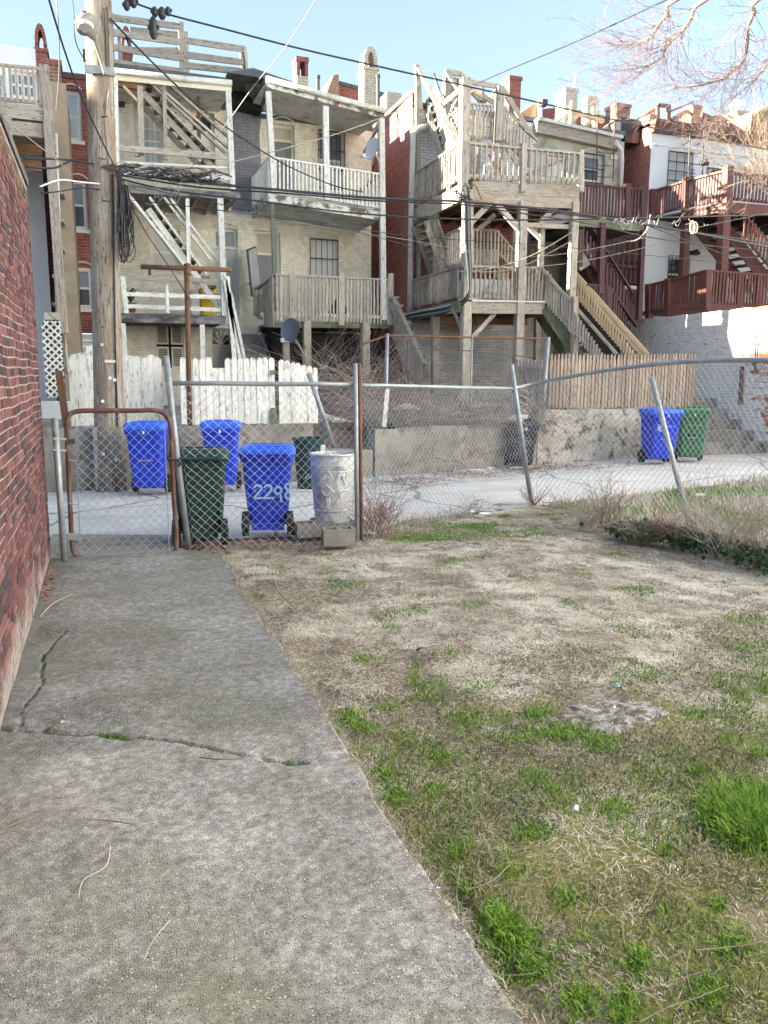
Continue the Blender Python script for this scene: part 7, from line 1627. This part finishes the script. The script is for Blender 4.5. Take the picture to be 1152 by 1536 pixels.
# ------------------------------------------------------------------ bare trees
def grow(P0, d, L, r, depth, out, spread=.55, bias=Vector((0, 0, 0)), kids=(3, 5), jit=.20):
    P = arc(P0, d, L, 6, 0, jit)
    for i in range(1, len(P)): P[i] = P[i]+bias*L*.10*(i/6)**2
    out[min(depth, 3)].append((P, r))
    if depth >= 4: return
    for k in range(random.randint(*kids)):
        j = random.randint(2, 6); dd = (P[j]-P[j-1]).normalized()+Vector((random.gauss(0, spread), random.gauss(0, spread), random.gauss(0, spread)))+bias*.25
        grow(P[j], dd, L*random.uniform(.42, .7), r*.5, depth+1, out, spread, bias, kids, jit)
tr = thing('bare_tree', 'leafless tree reaching in from beyond the right edge with branches against the sky', 'tree', (9.6, 6.2, 0))
tb = Vector((9.9, 6.0, -.1)); crown = Vector((9.3, 6.6, 6.2))
M().tube(smooth_path([tb, Vector((9.8, 6.1, 2)), Vector((9.5, 6.4, 4.2)), crown], 5), [.22-.006*i for i in range(16)], 12).build('trunk', 'bark', tr, smooth=True)
out = {0: [], 1: [], 2: [], 3: []}
for pts in ([(1064, -4), (1037, 28), (1022, 48), (1002, 67), (992, 87), (969, 100)], [(1020, -4), (1002, 20), (987, 38), (975, 58), (956, 63), (936, 66)], [(1141, -4), (1132, 18), (1122, 40), (1121, 66), (1116, 89), (1103, 104), (1083, 119), (1037, 130), (1017, 127)], [(1190, 20), (1170, 60), (1160, 85), (1140, 110), (1128, 125)]):
    W = [T(x, y, 8.6+i*.12) for i, (x, y) in enumerate(pts)]; W = smooth_path([crown, lerp(crown, W[0], .5)+Vector((0, 0, .4))]+W, 3); nW = len(W)
    m = M().tube(W, [.036*(1-.88*i/nW)+.003 for i in range(nW)], 7); m.build('branch', 'bark', tr, smooth=True)
    for i in range(7, nW):
        for k in range(3):
            d = (W[i]-W[i-1]).normalized(); dd = d*.9+Vector((random.gauss(-.25, .45), random.gauss(0, .45), random.gauss(-.05, .45)))
            grow(W[i], dd, random.uniform(.35, .95), .005, 1, out, .40, Vector((-.45, 0, -.15)), (2, 3))
for dpt, nm in ((1, 'limb_twigs'), (2, 'twigs'), (3, 'fine_twigs')):
    if out[dpt]: twig_mesh(nm, [c for c, _ in out[dpt]], [max(r, .0028) for _, r in out[dpt]], 'twig_tree', tr, 'stuff') if 'twig_tree' in MATS else twig_mesh(nm, [c for c, _ in out[dpt]], [max(r, .0015) for _, r in out[dpt]], 'twig_pink', tr, 'stuff')
print('tree twigs', {k: len(v) for k, v in out.items()})
t2 = thing('bare_tree', 'small bare tree with dense golden twigs in front of the upper red deck', 'tree', (16.4, 15.3, 0))
tb = Vector((T(1185, 400, 15.0).x, 15.0, 1.0)); tc = T(1160, 300, 15.0)
M().tube([tb, lerp(tb, tc, .5)+Vector((.1, 0, 0)), tc], [.09, .07, .05], 8).build('trunk', 'bark', t2, smooth=True)
out = {0: [], 1: [], 2: [], 3: []}
for i in range(16):
    q = T(random.uniform(1085, 1175), random.uniform(205, 265), 15.0+random.uniform(-.5, .5)); d = q-tc; grow(tc, d, d.length*.95, .013, 1, out, .38, Vector((0, 0, .25)), (3, 5), .10)
for dpt, nm in ((1, 'limbs'), (2, 'twigs'), (3, 'fine_twigs')): twig_mesh(nm, [c for c, _ in out[dpt]], [max(r, .0045) for _, r in out[dpt]], 'twig_gold', t2, 'stuff')

# ================================================================== LITTER AND SMALL DEBRIS
def scrap(px, py, w_, h_, mt, label, z=.0, cat='litter', name='litter_scrap', t=None):
    v = G(px, py, z) if t is None else T(px, py, t); m = M(); n = 7; P = []
    for i in range(n): a = 2*math.pi*i/n; P.append(v+Vector((math.cos(a)*w_*random.uniform(.6, 1), math.sin(a)*h_*random.uniform(.6, 1), random.uniform(.004, .035))))
    c = v+Vector((0, 0, .03))
    for i in range(n): m.quad([c, P[i], P[(i+1) % n]], [(0, 0), (1, 0), (1, 1)])
    return tag(m.build(name, mt), label, cat)
for a in ((548, 676, .11, .06, 'litter_white', 'crumpled white wrapper in the gap by the middle retaining wall', .3), (560, 697, .14, .07, 'litter_teal', 'teal plastic scrap at the left foot of the middle wall', .02), (568, 718, .12, .07, 'litter_blue', 'blue plastic scrap on the alley edge left of the middle wall', 0), (553, 723, .10, .06, 'litter_white', 'white scrap beside the blue one on the alley edge', 0), (712, 706, .22, .08, 'litter_white', 'flattened white carton on the alley before the middle wall', 0), (735, 703, .12, .07, 'litter_white', 'torn white paper left of the black bin', 0), (772, 703, .18, .08, 'litter_white', 'white plastic bag at the foot of the black bin', 0), (690, 708, .10, .05, 'litter_white', 'small white scrap left of the flattened carton', 0), (700, 707, .08, .05, 'litter_blue', 'small blue scrap next to the flattened carton', 0), (835, 709, .18, .07, 'litter_white', 'white lid lying on the alley by the stone wall', 0), (555, 803, .07, .05, 'cable_pale', 'crumpled cream paper at the foot of the double post', .0), (705, 770, .09, .05, 'litter_white', 'white scrap under the small spreading shrub', 0), (728, 772, .10, .05, 'litter_white', 'white plastic scrap right of the small spreading shrub', 0), (1050, 744, .12, .06, 'litter_white', 'white scrap in the grass beyond the right fence', 0), (158, 742, .06, .05, 'tag_yellow', 'yellow and white carton scrap at the pole foot', 0), (98, 1091, .03, .02, 'litter_white', 'white crumpled petal in the path joint', .01), (920, 1068, .014, .010, 'litter_white', 'white pebble in the bare stony patch', 0), (926, 1035, .016, .008, 'litter_blue', 'tiny blue bottle cap in the bare stony patch', 0), (862, 1218, .018, .010, 'litter_white', 'small white shell in the near lawn', 0), (632, 978, .035, .025, 'bag_black', 'small black lump in the straw', 0), (1015, 825, .06, .03, 'bag_black', 'flat black scrap at the foot of the ivy', 0), (655, 1343, .02, .015, 'litter_white', 'white stone chip at the path edge', .02)): scrap(a[0], a[1], a[2], a[3], a[4], a[5], a[6])
def stick(pts, r, mt, label, z=.02):
    P = smooth_path([G(x, y, z+random.uniform(0, .02)) for x, y in pts], 5); return tag(M().tube(P, [r*(1-.5*i/len(P)) for i in range(len(P))], 5).build('dry_stalk', mt), label, 'twig')
stick([(130, 1228), (165, 1231), (198, 1236)], .004, 'twig', 'short straight dark twig on the path')
stick([(165, 1270), (158, 1300), (125, 1320), (118, 1348)], .003, 'twig_pale', 'thin hooked straw on the path')
stick([(255, 1380), (230, 1410), (215, 1440)], .0025, 'twig_pale', 'fine straw on the near path above the corner')
stick([(525, 1200), (545, 1235), (560, 1255)], .002, 'twig', 'hair thin stalk near the right path edge')
stick([(300, 1136), (330, 1139), (366, 1138)], .004, 'twig', 'dark twig lying in the path crack')
for i in range(12): x0 = random.uniform(-30, 20); y0 = random.uniform(1215, 1275); stick([(x0-20, y0+random.uniform(-5, 25)), (x0+35, y0-20+random.uniform(-12, 8)), (x0+85+random.uniform(-30, 60), y0-45+random.uniform(-10, 10))], .0014, 'twig', 'pale dry stalk from the little heap at the left edge of the path')
for o in [o for o in C.objects if o.name.startswith('dry_stalk') and 'little heap' in o.get('label', '')]: o['group'] = 'dry stalks heaped at the left edge of the path'
stick([(60, 940), (85, 948), (100, 950)], .004, 'twig', 'dark twig by the garage wall')
stick([(60, 925), (80, 905), (110, 890)], .0028, 'twig_pale', 'pale straw by the garage wall')
stick([(411, 870), (420, 890), (440, 910)], .008, 'twig', 'curved grey root in the straw near the back of the yard')
ln = [[(730, 1460), (770, 1463), (805, 1459)], [(955, 1489), (1010, 1470), (1060, 1455), (1060, 1440)], [(960, 1533), (1000, 1512), (1050, 1495), (1090, 1478)], [(1035, 1425), (1030, 1460), (1045, 1508)], [(835, 1296), (850, 1330), (875, 1370)], [(890, 1230), (900, 1270), (925, 1300)], [(812, 1255), (816, 1285), (815, 1300)], [(620, 1180), (680, 1160), (720, 1140)], [(590, 1200), (640, 1190), (668, 1140)], [(1045, 1425), (1100, 1420), (1160, 1410)], [(560, 1050), (590, 1060), (620, 1055)], [(475, 1010), (485, 1035), (488, 1055)], [(700, 1420), (712, 1470), (735, 1510)], [(1050, 1240), (1052, 1280), (1075, 1300)], [(990, 1310), (980, 1340), (960, 1370)], [(735, 1203), (775, 1210), (812, 1214)], [(905, 1350), (930, 1365), (935, 1410)], [(1105, 1500), (1130, 1520), (1160, 1530)], [(690, 1300), (685, 1340), (692, 1385)], [(770, 1290), (740, 1320), (700, 1335)]]
names = ['short pale stick by the near path edge', 'long pale branch across the near lawn', 'thick pale branch at the bottom of the lawn', 'bent upright looking stalk in the near lawn', 'thin straight stalk left of the lawn centre', 'curved stalk below the moss patch', 'short upright stalk in the moss', 'long straw in the middle left lawn', 'crossing straw in the middle left lawn', 'long pale stick at the near right edge', 'pale straw near the green strip by the path', 'hooked straw at the path edge', 'stalk lying along the near path edge', 'short stalk below the bright grass patch', 'thin curved stalk right of centre near the bottom', 'dark straight twig in the middle lawn', 'twisted stalk in the lower lawn', 'stick at the bottom right corner', 'stalk rising from the path edge', 'thin slanting stalk near the path edge']
for P_, nm in zip(ln, names): stick(P_, random.uniform(.0010, .0019), 'twig', nm, .0)
# dead leaves and gravel crumbs
def crumbs(label, name, boxes, n, mt, smin, smax):
    m = M()
    for i in range(n):
        (px, py, rx, ry) = random.choice(boxes); v = G(px+random.gauss(0, rx*.5), py+random.gauss(0, ry*.5)); v.z = .012; s_ = random.uniform(smin, smax); a = random.uniform(0, 3.1); c, sn = math.cos(a)*s_, math.sin(a)*s_; h = s_*random.uniform(.2, .7)
        m.quad([v+Vector((c, sn, 0)), v+Vector((-sn, c, h)), v+Vector((-c, -sn, 0)), v+Vector((sn, -c, h*.4))]); 
    o = m.build(name, mt); stuff(o, label, 'debris')
crumbs('curled brown dead leaves and stems against the garage wall foot and gate post', 'dead_leaves', [(75, 870, 12, 22), (68, 890, 8, 14), (300, 825, 30, 8), (390, 815, 40, 8), (470, 822, 60, 6)], 420, 'twig_red', .008, .024)
crumbs('pale crumbs and litter bits strewn along the alley edge below the middle wall', 'alley_litter', [(600, 722, 60, 8), (700, 712, 80, 6), (860, 706, 60, 4), (640, 716, 70, 6)], 260, 'litter_white', .010, .035)
crumbs('brown leaf drift along the alley edge below the middle wall', 'leaf_drift', [(620, 722, 70, 7), (700, 712, 80, 6), (850, 700, 70, 5), (780, 704, 40, 5)], 1400, 'twig_red', .010, .035)
crumbs('yellowish gravel and straw beside the gate post on the alley edge', 'gravel', [(95, 822, 14, 14), (140, 812, 40, 8)], 500, 'cable_pale', .006, .016)

# clutter on the decks
def lump(x, y, t, r, h, mt, label, name='rubbish_bag', cat='rubbish'):
    c = T(x, y, t); m = M(); m.loft([[(c.x+r*k*math.cos(a)*random.uniform(.85, 1.15), c.y+r*k*math.sin(a), c.z+h*q+random.uniform(-.01, .01)) for a in [i*.6981 for i in range(9)]] for k, q in ((.8, 0), (1, .3), (.75, .7), (.25, 1))]); tag(m.build(name, mt), label, cat)
lump(733, 264, 17.5, .16, .3, 'litter_white', 'white pointed bag on the top floor of the timber tower')
lump(738, 445, 17.5, .2, .3, 'litter_white', 'white bag on the lowest floor of the timber tower, behind its middle balusters')
lump(796, 446, 17.6, .2, .35, 'litter_white', 'pale bundle on the lowest floor of the timber tower near the stair')
lump(507, 476, 19.6, .26, .42, 'bag_black', 'black rounded grill cover on the lower balcony of the cream house', 'grill_cover', 'grill')
lump(690, 625, 14.0, .25, .10, 'litter_white', 'white rubbish lying in the brush of the middle yard left part')
lump(610, 615, 14.5, .28, .12, 'litter_white', 'pale rubbish heap in the brush behind the white stake')
lump(583, 643, 12.4, .14, .12, 'bag_black', 'black bag on the left end of the middle retaining wall')
